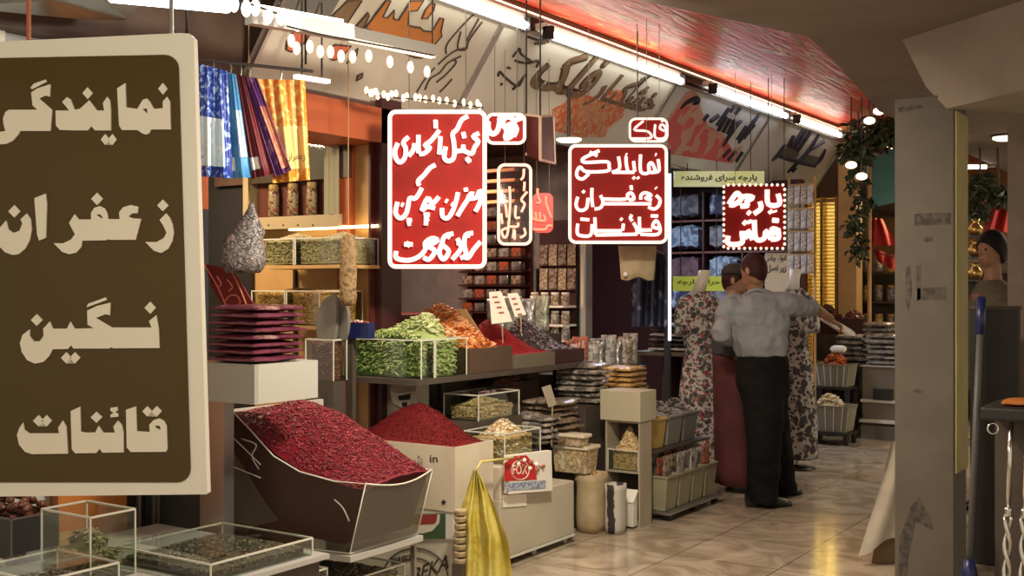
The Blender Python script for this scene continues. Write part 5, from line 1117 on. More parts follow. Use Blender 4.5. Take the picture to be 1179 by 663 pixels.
# rack
bk = thing('basket_rack', 'low two level rack carrying the baskets of packets', 'rack', (-3.4, 7.1, 0))
link('shelf', MB().box(-3.62+.03, -3.15, 6.56, 7.42, .045, .06), M['steel'], bk); link('shelf', MB().box(-3.58, -3.26, 6.56, 7.42, .43, .445), M['darkwood'], bk)
for y in (6.57, 7.39): link('post', MB().box(-3.585, -3.565, y, y+.02, 0, .43), M['darkmetal'], bk)
for y in (6.62, 7.0, 7.36): link('foot', MB().box(-3.22, -3.18, y, y+.04, 0, .045), M['darkmetal'], bk)
def basket(x, y, z, w, d, h, m, label, slats=True, group='baskets on the low rack', name='basket'):
    r = thing(name, label, 'basket', (x, y, z), group); tp = .84
    def ring(k, q=0): return [Vector((x+sx*(w/2-q)*k, y+sy*(d/2-q)*k, 0)) for sx, sy in ((-1, -1), (1, -1), (1, 1), (-1, 1))]
    def rg(k, zz, q=0): return [p+Vector((0, 0, z+zz)) for p in ring(k, q)]
    bd_ = link('body', MB().loft([rg(tp, 0), rg(1, h), rg(1, h, .008), rg(tp, .01, .008)]), m, r, bev=.006)
    if slats:
        sm = MB()
        for i in range(5):
            f = -.8+.4*i
            for ax in (0, 1):
                b = Vector((x+f*w/2*tp, y-d/2*tp-.003, z)) if ax == 0 else Vector((x+w/2*tp+.003, y+f*d/2*tp, z)); t = Vector((x+f*w/2, y-d/2-.003, z+h)) if ax == 0 else Vector((x+w/2+.003, y+f*d/2, z+h))
                sm.bar(b+Vector((0, 0, .01)), t, .008, .004, (0, 1, 0) if ax == 0 else (1, 0, 0))
        link('slats', sm, M['rim'], bd_)
    rm = MB(); c = rg(1, h)
    for i in range(4): rm.bar(c[i], c[(i+1) % 4], .014, .012)
    link('rim', rm, m, bd_)
    return r
m_bk = mat('olive_basket', (.30, .27, .17), .5, c2=(.25, .22, .14), scale=5)
OR4 = ['nearest', 'second', 'third', 'farthest']
for i in range(4):
    y = 6.68+i*.205
    basket(-3.33, y, .062, .30, .19, .22, m_bk, f'{OR4[i]} olive plastic basket on the bottom level of the low rack', slats=False)
    for j in range(5):
        q = pouch_mb((-3.425+j*.047, y+.004*(j % 2), .125), .11, .27+.016*(j % 3), .034, math.radians(90), i*7+j, lean=-.04)
        solo('packet', q, [M['mixed'], M['greypk'], M['stripe'], M['redpk']][(i+j) % 4], f'upright printed packet in the {OR4[i]} bottom basket', 'packet', f'packets in the {OR4[i]} bottom basket', smooth=True)
M['ybask'] = mat('yellow_basket', (.48, .33, .10), .45)
for i in range(3):
    y = 6.70+i*.25; mm = [M['ybask'], mat('grey_basket', (.20, .19, .17), .5), mat('dark_grey_basket', (.13, .125, .12), .5)][i]
    basket(-3.42, y, .447, .26, .225, .19, mm, ['yellow basket of cream snacks on the upper level of the low rack', 'grey basket on the upper rack level, next to the yellow one', 'dark grey basket on the upper rack level, beside the left mannequin'][i], slats=False)
    heap('snacks', (-3.42-.085, -3.42+.085, y-.07, y+.07), .50, .63, .72, ['cream yellow puffed snacks in the yellow basket', 'grey packets heaped in the grey basket', 'dark packets heaped in the dark grey basket'][i], 'snacks', [M['creams'], [M['greypk'], M['silver']], [M['greypk'], M['darkfruit'][1]]][i] if i else [M['goldnuts'][1], M['creams'][1], M['paper']], kind='chip' if i else 'oct', L=.03 if i else .022, R=.008 if i else .014, n=110)
# ================================================================== BACKGROUND OF THE SECOND SHOP (jars, racks, wall goods)
struct('trim_7', MB().box(-4.62, -4.59, 7.96, 7.995, 0, 2.6), M['cream'])
wr = thing('wall_rack', 'narrow rack of pouches and jars on the grey partition', 'shelf', (-4.9, 7.9, .9))
zr = [Py(690, y, 7.8).z for y in (392, 374, 352, 330)]
link('back_panel', MB().box(-5.02, -4.66, 7.97, 7.995, zr[0]-.25, zr[3]+.55), M['maroon'], wr)
for z in zr[:3]: link('shelf', MB().box(-5.02, -4.64, 7.72, 7.968, z-.018, z-.002), M['white_card'], wr)
for x in (-5.03, -4.65): link('upright', MB().box(x, x+.01, 7.93, 7.968, 0, zr[2]+.3), M['darkmetal'], wr)
rnd = random.Random(8)
nm = ['leftmost', 'second', 'third', 'fourth', 'rightmost']
m_jb = mat('jar_content', (.34, .27, .18), .25, c2=[(.10, .07, .05), (.50, .42, .30)], scale=30, lo=.4, hi=.6)
for k in range(3):
    for i in range(4):
        x = -4.98+i*.098+.02
        jar(x, 7.80, zr[k], .036, .105, m_jb if (i+k) % 3 else M['greypk'], M['white_card'], f'small jar with a white lid, {["leftmost", "second", "third", "rightmost"][i]} on the {["lowest", "middle", "top"][k]} shelf of the partition rack', 'jars on the partition rack')
for k in range(2):
    for i in range(4):
        x = -4.965+i*.09
        solo('pouch', pouch_mb((x, 7.945, zr[2]+.125+k*.20), .082, .175, .02, 0, k*4+i), [M['goldpk'], M['greypk'], M['creams'][1], M['mixed']][(i+k) % 4] if False else [mat('cream_print', (.50, .40, .26), .35, c2=[(.20, .12, .07), (.62, .52, .38)], scale=34, lo=.4, hi=.6), M['mixed']][(i+k) % 2], f'hanging printed pouch, {["leftmost", "second", "third", "rightmost"][i]} in the {["lower", "upper"][k]} row on the partition', 'pouch', 'pouches hung on the partition', smooth=True)
# rack of red lit packets deep in the shop
rk2 = thing('packet_rack', 'tall dark rack of small packets behind the clear salmon sign', 'rack', (-5.5, 7.9, 0))
link('back_panel', MB().box(-5.75, -5.10, 7.96, 7.985, 0, 2.5), M['darkred'], rk2)
for k in range(8): link('shelf', MB().box(-5.75, -5.10, 7.82, 7.955, 1.30+k*.115-.014, 1.30+k*.115-.002), M['maroon'], rk2)
for k in range(8):
    for i in range(5):
        x = -5.68+i*.125
        solo('packet', MB().box(x-.048, x+.048, 7.85, 7.93, 1.30+k*.115, 1.30+k*.115+.075), [M['redpk'], M['greypk'], M['mixed'], M['silver']][(i*3+k) % 4], f'small packet, {nm[i]}, {["lowest", "second lowest", "third lowest", "fourth lowest", "fourth highest", "third highest", "second highest", "highest"][k]} shelf of the dark packet rack', 'packet', 'packets on the deep rack', bev=.008)
struct('wall_red_interior', MB().box(-6.98, -6.9, 5.2, 7.9, 0, 2.6), M['darkred'])
hs = thing('shelf_board_stack', 'pale stack of wooden slats high behind the clear salmon sign', 'shelf', Pd(580, 232, 8.6))
for i in range(4):
    p = Pd(580, 196+i*12, 8.7); link('slat', MB().box(p.x-.18, p.x+.12, p.y-.03, p.y+.03, p.z-.012, p.z+.012), M['tan'], hs)
p = Pd(580, 214, 8.75); link('upright', MB().box(p.x-.2, p.x-.181, p.y-.03, p.y+.03, Pd(580, 236, 8.7).z, 2.615), M['tan'], hs)
# dark cabinet with scales behind the apricots
dc = thing('back_counter', 'dark red counter deep in the second shop behind the apricots', 'counter', (-5.4, 6.4, 0))
link('body', MB().box(-5.9, -5.1, 5.9, 7.0, 0, 1.28), M['maroon'], dc); link('worktop', MB().box(-5.95, -5.05, 5.85, 7.05, 1.28, 1.31), M['darkred'], dc)
pr = boxfit(505, 520, 530, 326, 350, -5.3)
sc = thing('scale', 'small pale shop scale on the dark counter', 'scale', (-5.35, 6.1, 1.312))
link('base', MB().box(-5.47, -5.23, 6.0, 6.2, 1.312, 1.36), M['shelfgrey'], sc, bev=.006); link('pan', MB().lathe((-5.35, 6.1, 1.36), [(.02, 0), (.03, .015), (.12, .02), (.125, .03)], 18), M['steel'], sc, smooth=True); link('display', MB().box(-5.38, -5.32, 6.205, 6.235, 1.312, 1.52), M['paper'], sc)
# hanging beige bag and dark garment
hb_ = thing('hanging_bag', 'plain beige boxy bag hanging under the square neon sign', 'bag', Pd(733, 322, 7.98))
def hbP(u, v, sg):
    x = 712+44*u+(3-6*u)*v; y = 283+38*v+(2*math.sin(u*9))*v
    return Pd(x, y, 7.98 - sg*.06*math.sin(math.pi*u)**.6*(.3+.7*v)*(1 if v < .97 else .6))
mb = MB(); mb.grid(lambda u, v: hbP(u, v, 1), 16, 10); mb.grid(lambda u, v: hbP(1-u, v, -1), 16, 10)
link('cloth', mb, mat('beige_cloth', (.44, .36, .22), .8, c2=(.38, .30, .18), scale=10, bump=.3), hb_, smooth=True)
p = Pd(734, 283, 7.98); link('cord', MB().tube([p-Vector((0, 0, .02)), Vector((p.x, p.y, rod_top(p)))], .004, 6), M['darkmetal'], hb_)
tg_ = MB().ell(Pd(720, 316, 7.91), .016, .01, .016); link('button', tg_, M['white_card'], hb_, smooth=True)
gr = thing('hanging_garment', 'dark blue patterned garment hanging beside the bright vertical strip', 'garment', Pd(748, 376, 8.7))
def gP(u, v, sg): 
    x = 727+(41)*u; y = 292+84*v
    return Pd(x, y, 8.7+.04*math.sin(u*17+v)-sg*.015)
mb = MB(); mb.grid(lambda u, v: gP(u, v, 1), 24, 10); mb.grid(lambda u, v: gP(1-u, v, -1), 24, 10)
link('cloth', mb, mat('navy_print', (.018, .024, .05), .6, c2=[(.03, .04, .09), (.36, .36, .42)], scale=13, lo=.45, hi=.72), gr, smooth=True)
p = Pd(748, 292, 8.7); link('hanger', MB().tube([Pd(730, 293, 8.7), p+Vector((0, 0, .05)), Pd(766, 293, 8.7)], .006, 6), M['steel'], gr); link('cord', MB().tube([p+Vector((0, 0, .05)), Vector((p.x, p.y, 2.60))], .003, 5), M['darkmetal'], gr)
# bright vertical strip at the fabric shop edge
lp = Pd(771, 331, 8.95)
vs_ = thing('strip_light', 'bright vertical bluish strip light at the edge of the fabric shop', 'lamp', (lp.x, lp.y, 0))
link('post', MB().box(lp.x-.05, lp.x-.014, lp.y, lp.y+.05, 0, 2.60), M['navy'], vs_); link('tube', MB().tube([(lp.x, lp.y, Pd(771, 392, 8.95).z), (lp.x, lp.y, Pd(771, 200, 8.95).z)], .013, 8), emis('bluish_strip', (.74, .80, 1), 2.2), vs_)
# folded fabrics on a table behind the left mannequin
ft_ = thing('fabric_table', 'dark table carrying folded fabrics behind the left mannequin', 'table', (-3.9, 8.4, 0))
tz = Pd(755, 408, 8.9).z
link('tabletop', MB().box(-4.35, -3.62, 8.36, 8.92, tz-.03, tz), M['darkwood'], ft_)
for x in (-4.33, -3.68):
    for y in (8.38, 8.86): link('leg', MB().box(x, x+.04, y, y+.04, 0, tz-.03), M['darkwood'], ft_)
fcol = [mat('cloth_white', (.46, .45, .45), .8), M['navy'], mat('cloth_blue', (.05, .09, .16), .7, c2=(.22, .28, .38), scale=18, tex='WAVE'), M['silver']]
fl_ = ['white folded cloth', 'black folded cloth', 'blue patterned folded cloth', 'grey folded cloth']
for i in range(6):
    m_i = [0, 1, 3, 0, 1, 2][i]
    mb = pack_mb((-4.0, 8.62, tz+.003+i*.039), .50-.01*i, .40, .034, 60+i)
    solo('folded_cloth', mb, fcol[m_i], nth(5-i, fl_[m_i], 'in the pile behind the left mannequin'), 'cloth', smooth=True)
# ================================================================== FABRIC SHOP: shelves with bolts, signs
fs = thing('fabric_shelf', 'tall shelf of dark patterned fabric bolts behind the customers', 'shelf', (-4.62, 11.1, 0))
fx0_, fx1_ = -5.28, -3.97
zsf = [1.22, 1.55, 1.88, 2.21]
link('back_panel', MB().box(fx0_, fx1_, 11.27, 11.295, 0, 2.50), M['maroon'], fs)
for z in zsf+[.85]: link('shelf', MB().box(fx0_, fx1_, 10.88, 11.265, z-.02, z), mat('shelf_rust', (.14, .05, .04), .5), fs)
for x in (fx0_-.02, -4.85, -4.42, fx1_): link('upright', MB().box(x, x+.02, 10.87, 11.265, 0, 2.50), M['maroon'], fs)
mats_f = [mat('bolt_navy', (.03, .035, .09), .7, c2=[(.05, .06, .16), (.42, .46, .58)], scale=12, lo=.42, hi=.66), mat('bolt_floral', (.05, .06, .12), .7, c2=[(.32, .40, .52), (.10, .14, .24)], scale=9, lo=.4, hi=.6), mat('bolt_plum', (.07, .03, .05), .7, c2=(.13, .07, .09), scale=12), mat('bolt_grey', (.20, .20, .24), .7, c2=(.07, .07, .10), scale=14)]
lab_f = ['navy patterned', 'pale blue floral', 'plain plum', 'grey patterned']
for k in range(4):
    for c, (xa, xb) in enumerate(((-5.25, -4.87), (-4.81, -4.44), (-4.38, -3.99))):
        mi = [[0, 3, 2], [2, 1, 0], [1, 3, 2], [3, 0, 2]][k][c]
        mb = pack_mb(((xa+xb)/2, 11.06, zsf[k]+.04), xb-xa-.06, .34, .23, k*3+c+80, 0, None, .82)
        solo('fabric_bolt', mb, mats_f[mi], f'{lab_f[mi]} cloth bundle, {["left", "middle", "right"][c]} column, {["lowest", "third highest", "second highest", "top"][k]} level of the fabric shelf', 'fabric', 'bundles in the fabric shop', smooth=True)
def flat_sign(name, px, d, m, label, txt, tm, cat='sign', tr=(.08, .2, .92, .8), thick=.012, hang=None):
    pl = Plane(Pd((px[0]+px[2])/2, (px[1]+px[3])/2, d), (cs, sn, 0), (0, 0, 1))
    r = thing(name, label, cat, pl.at((px[0]+px[2])/2, px[3], -.006))
    link('sheet', cut([[(px[0], px[1]), (px[2], px[1]), (px[2], px[3]), (px[0], px[3])]], pl, thick, -thick), m, r)
    w, h = px[2]-px[0], px[3]-px[1]
    for i, t in enumerate(txt):
        n = len(txt); y0 = px[1]+h*(tr[1]+(tr[3]-tr[1])*i/n); y1 = px[1]+h*(tr[1]+(tr[3]-tr[1])*(i+.86)/n)
        ontext(r, t, px[0]+w*tr[0], y0, px[0]+w*tr[2], y1, pl, tm, .004, True, .03)
    if hang:
        for f in (.15, .85):
            p = pl.at(px[0]+w*f, px[1]+1, -.006); link('hanger', MB().bar(p, (p.x, p.y, rod_top(p)), .006, .006, (1, 0, 0)), M['darkmetal'], r)
    return r
M['limesign'] = mat('lime_sign', (.55, .54, .12), .5, c2=[(.62, .68, .58), (.58, .54, .12)], scale=2.2, lo=.4, hi=.6, emit=(.80, .85, .42), es=.32)
flat_sign('shop_sign', (776, 197, 880, 215), 10.0, M['limesign'], 'long pale and lime sign with dark script above the fabric shelf', ['پارچه سرای فروشنده'], M['drawn'], hang=2.60)
flat_sign('shop_sign', (775, 318, 834, 335), 10.4, mat('lime_sign_small', (.48, .56, .09), .5, emit=(.62, .75, .10), es=.25), 'small lime green sign behind the left mannequin neck', ['حراج پارچه'], mat('olive_ink', (.16, .17, .03), .6), hang=2.60)
flat_sign('paper_sign', (881, 291, 907, 346), 9.75, M['paper'], 'white paper sign with two lines of black script right of the man\'s head', ['انواع چادر', 'زیر اصل'], M['drawn'], tr=(.06, .05, .94, .45), hang=2.60)
# hanging packets at the right end of the fabric shop
hp = thing('packet_rail', 'rail rack of hanging pale packets right of the bulb framed sign', 'rack', (-3.85, 11.2, 0))
m_hp = [mat('pale_hang_pack', (.46, .36, .28), .4, c2=[(.22, .13, .10), (.56, .48, .40)], scale=30, lo=.42, hi=.58), mat('white_hang_pack', (.58, .52, .48), .4, c2=(.35, .28, .26), scale=26)]
link('post', MB().box(-4.12, -4.09, 10.84, 10.87, 0, 2.6), M['tan'], hp) if False else None
xs0, xs1 = Py(906, 250, 10.8).x, Py(936, 250, 10.8).x
for x in (xs0, xs1): link('post', MB().box(x-.01, x+.01, 10.85, 10.87, 0, 2.60), M['tan'], hp)
for k, yy in enumerate((212, 240, 266, 292)):
    z = Py(920, yy, 10.8).z; link('rail', MB().box(xs0+.011, xs1-.011, 10.84, 10.87, z-.008, z+.008), M['tan'], hp)
    for i in range(4):
        x = xs0+(xs1-xs0)*(i+.5)/4
        solo('hanging_packet', pouch_mb((x, 10.815, z-.20), .062, .19, .02, 0, k*4+i), m_hp[(i+k) % 2], f'hanging pale packet, {["leftmost", "second", "third", "rightmost"][i]} on the {["top", "second", "third", "lowest"][k]} rail right of the bulb framed sign', 'packet', 'packets on the rail rack', smooth=True)
# ================================================================== GOLDEN CABINET WITH ADDED GLOW, PIER, FAR STALL
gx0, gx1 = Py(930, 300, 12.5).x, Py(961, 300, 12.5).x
gc = thing('floor_glow_cabinet', 'golden backlit louvred cabinet beyond the mannequins', 'cabinet', ((gx0+gx1)/2, 12.6, 0))
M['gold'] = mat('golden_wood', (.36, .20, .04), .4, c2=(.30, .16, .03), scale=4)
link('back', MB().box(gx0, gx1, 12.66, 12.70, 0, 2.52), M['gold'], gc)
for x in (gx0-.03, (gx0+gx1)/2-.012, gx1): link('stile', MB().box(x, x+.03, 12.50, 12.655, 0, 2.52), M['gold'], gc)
link('added_glow_panel', MB().box(gx0+.001, gx1-.001, 12.64, 12.655, .5, 2.5), emis('added_yellow_glow', (1, .74, .16), 8), gc)  # glow added to cast a yellow reflection on the floor
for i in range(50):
    z = .5+i*.04; link('glow_hiding_slat', MB().add([(gx0, 12.53, z), (gx1, 12.53, z), (gx1, 12.63, z+.047), (gx0, 12.63, z+.047), (gx0, 12.53, z+.004), (gx1, 12.53, z+.004), (gx1, 12.63, z+.051), (gx0, 12.63, z+.051)], [(0, 3, 2, 1), (4, 5, 6, 7), (0, 1, 5, 4), (1, 2, 6, 5), (2, 3, 7, 6), (3, 0, 4, 7)]), M['gold'], gc)  # added slats, tilted to hide the glow from eye level
struct('wall_pier_8', MB().box(gx1+.04, Py(986, 300, 12.5).x, 12.5, 12.72, 0, 3.3), M['tan'])
struct('trim_8', MB().box(gx1+.031, gx1+.039, 12.49, 12.56, 0, 2.9), M['darkred'])
# far cabinet with ledges
fcx0, fcx1 = Pz(991, 505, 0).x, Pz(1034, 505, 0).x; fcy = Pz(991, 505, 0).y
def zf(y): return Py(1000, y, fcy).z
fcb = thing('stepped_cabinet', 'grey stepped cabinet with pale ledges at the far end of the aisle', 'cabinet', (fcx0, fcy, 0))
m_fc = mat('olive_grey_cabinet', (.17, .145, .105), .5)
link('body', MB().box(fcx0, fcx1+.5, fcy+.06, fcy+.8, 0, zf(421)-.012), m_fc, fcb); link('worktop', MB().box(fcx0-.02, fcx1+.5, fcy+.03, fcy+.8, zf(421)-.012, zf(421)), M['shelfgrey'], fcb)
link('step', MB().box(fcx0, fcx1+.5, fcy, fcy+.059, 0, zf(486)-.03), m_fc, fcb)
for y in (460, 483): link('ledge', MB().box(fcx0-.01, fcx1+.5, fcy-.02 if y > 470 else fcy+.02, fcy+.058, zf(y)-.028, zf(y)), M['white'], fcb)
solo('dark_box', MB().box(fcx0+.12, fcx0+.30, fcy+.0, fcy+.055, zf(460)+.001, zf(447)), M['black'], 'small dark box standing on the upper pale ledge', 'box', bev=.004)
ztop = zf(421)
pile_packs('packet', fcx0+.17, fcy+.22, ztop+.001, 6, .30, .26, .05, [M['greypk'], M['silver']], 'grey printed bulky packet', 'in the right stack on the far cabinet', group='grey packets', seed=5)
pile_packs('packet', fcx0+.02, fcy+.58, ztop+.001, 8, .28, .26, .05, [M['greypk'], M['mixed']], 'bulky grey brown packet', 'in the middle stack on the far cabinet', group='grey brown packets', seed=6)
# table with darker stack left of it
lt = thing('packet_table', 'dark table under the left grey stack by the far baskets', 'table', (fcx0-.28, fcy+.5, 0))
link('tabletop', MB().box(fcx0-.62, fcx0-.08, fcy+.36, fcy+.85, ztop-.03, ztop), M['darkwood'], lt)
for x in (fcx0-.60, fcx0-.13):
    for y in (fcy+.38, fcy+.80): link('leg', MB().box(x, x+.04, y, y+.04, 0, ztop-.03), M['darkwood'], lt)
pile_packs('packet', fcx0-.24, fcy+.56, ztop+.001, 5, .28, .28, .055, M['greypk'], 'dark grey bulky packet', 'in the left stack beside the orange basket', group='dark grey packets', seed=7)
rb_ = carton('crate', [Py(936, 370, 12.2).x, Py(962, 370, 12.2).x, 12.2, 12.42, Py(950, 384, 12.2).z, Py(950, 362, 12.2).z], M['maroon'], 'dark red crate of wrapped sweets in front of the golden cabinet')
solo('crate_stand', MB().box(Py(936, 370, 12.2).x, Py(996, 370, 12.2).x, 12.2, 12.44, 0, Py(950, 384, 12.2).z-.002), M['darkwood'], 'dark stand under the dark red crates', 'stand')
heap('wrapped_sweets', (Py(936, 370, 12.2).x+.02, Py(962, 370, 12.2).x-.02, 12.22, 12.40), Py(950, 380, 12.2).z, Py(950, 363, 12.2).z, Py(950, 352, 12.2).z, 'red wrapped sweets heaped in the left dark red crate', 'sweets', [M['redpk'], M['mixed'], M['maroon']], kind='chip', L=.03, R=.01, n=140)
carton('crate', [Py(964, 370, 12.2).x, Py(994, 370, 12.2).x, 12.2, 12.42, Py(950, 384, 12.2).z, Py(950, 366, 12.2).z], M['maroon'], 'second dark red crate of wrapped sweets, right of the first')
heap('wrapped_sweets', (Py(964, 370, 12.2).x+.02, Py(994, 370, 12.2).x-.02, 12.22, 12.40), Py(950, 380, 12.2).z, Py(950, 367, 12.2).z, Py(950, 358, 12.2).z, 'brown wrapped sweets heaped in the right dark red crate', 'sweets', [M['redpk'], M['mixed'], M['darkred']], kind='chip', L=.03, R=.01, n=140, seed=3)
yb2 = carton('yellow_box', [Py(932, 350, 12.0).x, Py(954, 350, 12.0).x, 12.0, 12.18, 0, 0.0], M['ybask'], 'x', opened=False) if False else None
# far baskets on a low stand
st_ = thing('basket_stand', 'low dark stand carrying the far cream basket', 'stand', (-3.42, 10.4, 0))
bp = Pz(955, 512, 0.0)
link('top', MB().box(bp.x-.25, bp.x+.19, bp.y-.05, bp.y+.31, .10, .12), M['darkmetal'], st_)
for x in (bp.x-.22, bp.x+.13):
    for y in (bp.y, bp.y+.25): link('leg', MB().box(x, x+.04, y, y+.04, 0, .10), M['darkmetal'], st_)
m_fb = mat('olive_slat_basket', (.20, .18, .12), .5)
basket(bp.x-.03, bp.y+.12, .122, .43, .32, .25, m_fb, 'slatted basket of cream flowers on the low far stand', group='far baskets')
heap('cream_snacks', (bp.x-.18, bp.x+.12, bp.y+.03, bp.y+.21), .20, .34, .46, 'cream yellow snacks heaped in the lower far basket', 'snacks', [mat('cream_snack_a', (.66, .52, .22), .5), mat('cream_snack_b', (.50, .34, .12), .5), M['paper']], kind='sliver', L=.04, R=.010, n=240)
s2 = thing('basket_stand', 'taller dark stand carrying the far orange basket', 'stand', (bp.x-.08, bp.y+.5, 0))
link('top', MB().box(bp.x-.24, bp.x+.08, bp.y+.33, bp.y+.67, .50, .52), M['darkmetal'], s2)
for x in (bp.x-.23, bp.x+.04):
    for y in (bp.y+.34, bp.y+.62): link('leg', MB().box(x, x+.04, y, y+.04, 0, .50), M['darkmetal'], s2)
basket(bp.x-.10, bp.y+.50, .522, .35, .32, .22, m_fb, 'slatted basket of orange brown snacks on the taller far stand', group='far baskets')
heap('orange_snacks', (bp.x-.22, bp.x+.02, bp.y+.40, bp.y+.60), .60, .73, .84, 'orange brown snacks heaped in the upper far basket', 'snacks', [M['oranges'][2], M['redpk'], M['oranges'][0]], kind='chip', L=.035, R=.010, n=170)
solo('white_bag', pack_mb((bp.x-.07, bp.y+.50, .855), .14, .10, .07, 9), emis('bright_white_bag', (.9, .75, .5), .25) if False else M['paper'], 'small white bag lying on the orange brown snacks', 'bag', smooth=True)
# ================================================================== PEOPLE
RV = Vector((cs, sn, 0)); FV = Vector((-sn, cs, 0)); UP = Vector((0, 0, 1))
def limb(mb, pts, rad, n=12): mb.tube([Vector(p) for p in smooth_pts([tuple(p) for p in pts], 4)], [a+(b-a)*k/4 for a, b in zip(rad, rad[1:]) for k in range(4)]+[rad[-1]], n)
def ring(c, rx, ry, n=20, ax=RV, ay=FV, sq=.85):
    out = []
    for j in range(n):
        a = 2*math.pi*j/n; ca, sa = math.cos(a), math.sin(a)
        out.append(Vector(c)+ax*rx*math.copysign(abs(ca)**sq, ca)+ay*ry*math.copysign(abs(sa)**sq, sa))
    return out
CLD = bpy.data.textures.new('folds', 'CLOUDS'); CLD.noise_scale = .11; CLD.noise_depth = 2
def fold(o, k=.03):
    d = o.modifiers.new('folds', 'DISPLACE'); d.texture = CLD; d.strength = k; d.mid_level = .32; d.texture_coords = 'LOCAL'
def fuse(o, vox, sm=4):
    r = o.modifiers.new('remesh', 'REMESH'); r.mode = 'VOXEL'; r.voxel_size = vox; r.use_smooth_shade = True
    s = o.modifiers.new('smooth', 'SMOOTH'); s.factor = .5; s.iterations = sm
def hand(mb, wrist, d, side, curl=.4, palm_n=None):
    """palm, four fingers of different length with bent knuckles, thumb from the side of the palm"""
    d = Vector(d).normalized(); side = (Vector(side)-d*Vector(side).dot(d)).normalized(); nrm = d.cross(side)
    w = Vector(wrist); R = Matrix((side, d, nrm)).transposed()
    mb.ell(w+d*.045, .040, .052, .016, R, 12, 8); mb.tube([w-d*.02, w+d*.02], [.026, .030], 10)
    for k, L in enumerate((.066, .076, .072, .056)):
        b = w+d*.085+side*(-.029+.0193*k); p = [b-d*.02, b, b+d*L*.45-nrm*L*.18*curl, b+d*L*.78-nrm*L*.5*curl, b+d*L*.92-nrm*L*.85*curl]
        mb.tube(p, [.009, .009, .0085, .008, .0065], 8)
    t = w+d*.025-side*.034; mb.tube([t+side*.01, t-side*.018+d*.02, t-side*.026+d*.045, t-side*.024+d*.066], [.012, .011, .010, .008], 8)
def head(mb, c, face, k=1.0):
    face = Vector(face).normalized(); sd = face.cross(UP).normalized(); R = Matrix((sd, face, UP)).transposed(); c = Vector(c)
    mb.ell(c, .074*k, .094*k, .112*k, R, 18, 14); mb.ell(c+face*.03*k-UP*.06*k, .056*k, .062*k, .058*k, R, 14, 10)
    mb.ell(c+face*.094*k-UP*.012*k, .013*k, .022*k, .024*k, R, 8, 6); mb.ell(c+face*.086*k-UP*.056*k, .024*k, .012*k, .010*k, R, 8, 6)
    for s in (-1, 1): mb.ell(c+sd*.076*k*s-face*.008-UP*.008, .010*k, .020*k, .032*k, R, 8, 6)
    mb.ell(c+face*.082*k+UP*.020*k, .045*k, .016*k, .010*k, R, 8, 6)
def hair(c, face, k, m, parent, back=1.0, name='hair'):
    face = Vector(face).normalized(); sd = face.cross(UP).normalized(); c = Vector(c); mb = MB(); n = 22; rings = []
    for i in range(11):
        th = math.pi*.5*i/10*1.5; r = []
        for j in range(n):
            a = 2*math.pi*j/n; fx = math.cos(a); t2 = min(th, math.pi*.36+.18*(1-fx)*back*math.pi) 
            q = sd*math.sin(a)*.081*k*math.sin(t2)+face*fx*.101*k*math.sin(t2)+UP*.120*k*math.cos(t2)
            r.append(c+q*(1+.02*noise.noise(q*40)))
        rings.append(r)
    mb.loft(rings); o = link(name, mb, m, parent, smooth=True); s = o.modifiers.new('solid', 'SOLIDIFY'); s.thickness = .012; s.offset = -1
    return o
def eyes(c, face, k, parent):
    face = Vector(face).normalized(); sd = face.cross(UP).normalized()
    for s in (-1, 1):
        mb = MB().ell(Vector(c)+face*.084*k+sd*.031*k*s+UP*.002, .011, .008, .008, Matrix((sd, face, UP)).transposed(), 8, 6); link('eye', mb, M['drawn'], parent, smooth=True)
skin = mat('skin', (.30, .15, .085), .5, c2=(.26, .125, .07), scale=12)
m_hair = mat('neon_tinted_hair', (.022, .005, .005), .6, c2=(.04, .008, .008), scale=60, spec=.2)  # red cast of the neon is mixed into the hair colour
m_shirt = mat('grey_shirt', (.235, .245, .26), .75, c2=(.20, .21, .225), scale=6, bump=1.0, bscale=7, stretch=(1, 1, .6))
m_trou = mat('black_trousers', (.006, .0055, .006), .8, c2=(.009, .008, .008), scale=8, bump=.6, bscale=8, spec=.12)
m_shoe = mat('black_shoe', (.012, .010, .010), .35)
def shoe(mb, heel, toe, w=.058, h=.12):
    heel, toe = Vector(heel), Vector(toe); d = (toe-heel).normalized(); s = d.cross(UP).normalized(); L = (toe-heel).length; rings = []
    for i, (t, ww, hh) in enumerate(((0, .65, .9), (.06, .85, 1.0), (.25, .9, 1.0), (.45, .95, .8), (.7, 1.05, .55), (.9, .8, .42), (1.0, .4, .28))):
        c = heel+d*L*t; rings.append([c+s*ww*w*math.cos(a)+UP*max(0.0, hh*h*(.5+.5*math.sin(a))) for a in [2*math.pi*j/14 for j in range(14)]])
    mb.loft(rings)
# ---- the man in the grey shirt
MD = 7.72
man = thing('person', 'man seen from behind in grey shirt and black trousers, right arm stretched out', 'person', Pz(876, 583, 0.0))
hc = Pd(868, 311, 7.70); fdir = FV*.80-RV*.60
bm_ = MB(); head(bm_, hc, fdir)
limb(bm_, [Pd(873, 352, 7.74), Pd(870, 338, 7.73), hc-UP*.03], [.075, .056, .052])
limb(bm_, [Pd(880, 430, 7.76), Pd(876, 395, 7.76), Pd(873, 360, 7.74)], [.10, .10, .12])
sh_r, el_r, wr_r = Pd(907, 350, 7.70), Pd(933, 353, 7.83), Pd(955, 366, 7.96)
limb(bm_, [Pd(885, 356, 7.74), sh_r, el_r, wr_r], [.045, .042, .040, .028])
hand(bm_, wr_r, (wr_r-el_r).normalized()+UP*-.15, FV, .6)
sh_l, el_l, wr_l = Pd(841, 352, 7.72), Pd(831, 383, 7.70), Pd(851, 392, 7.90)
limb(bm_, [Pd(865, 356, 7.74), sh_l, el_l, wr_l], [.045, .042, .040, .028])
hand(bm_, wr_l, RV*.9+FV*.2, UP, .6)
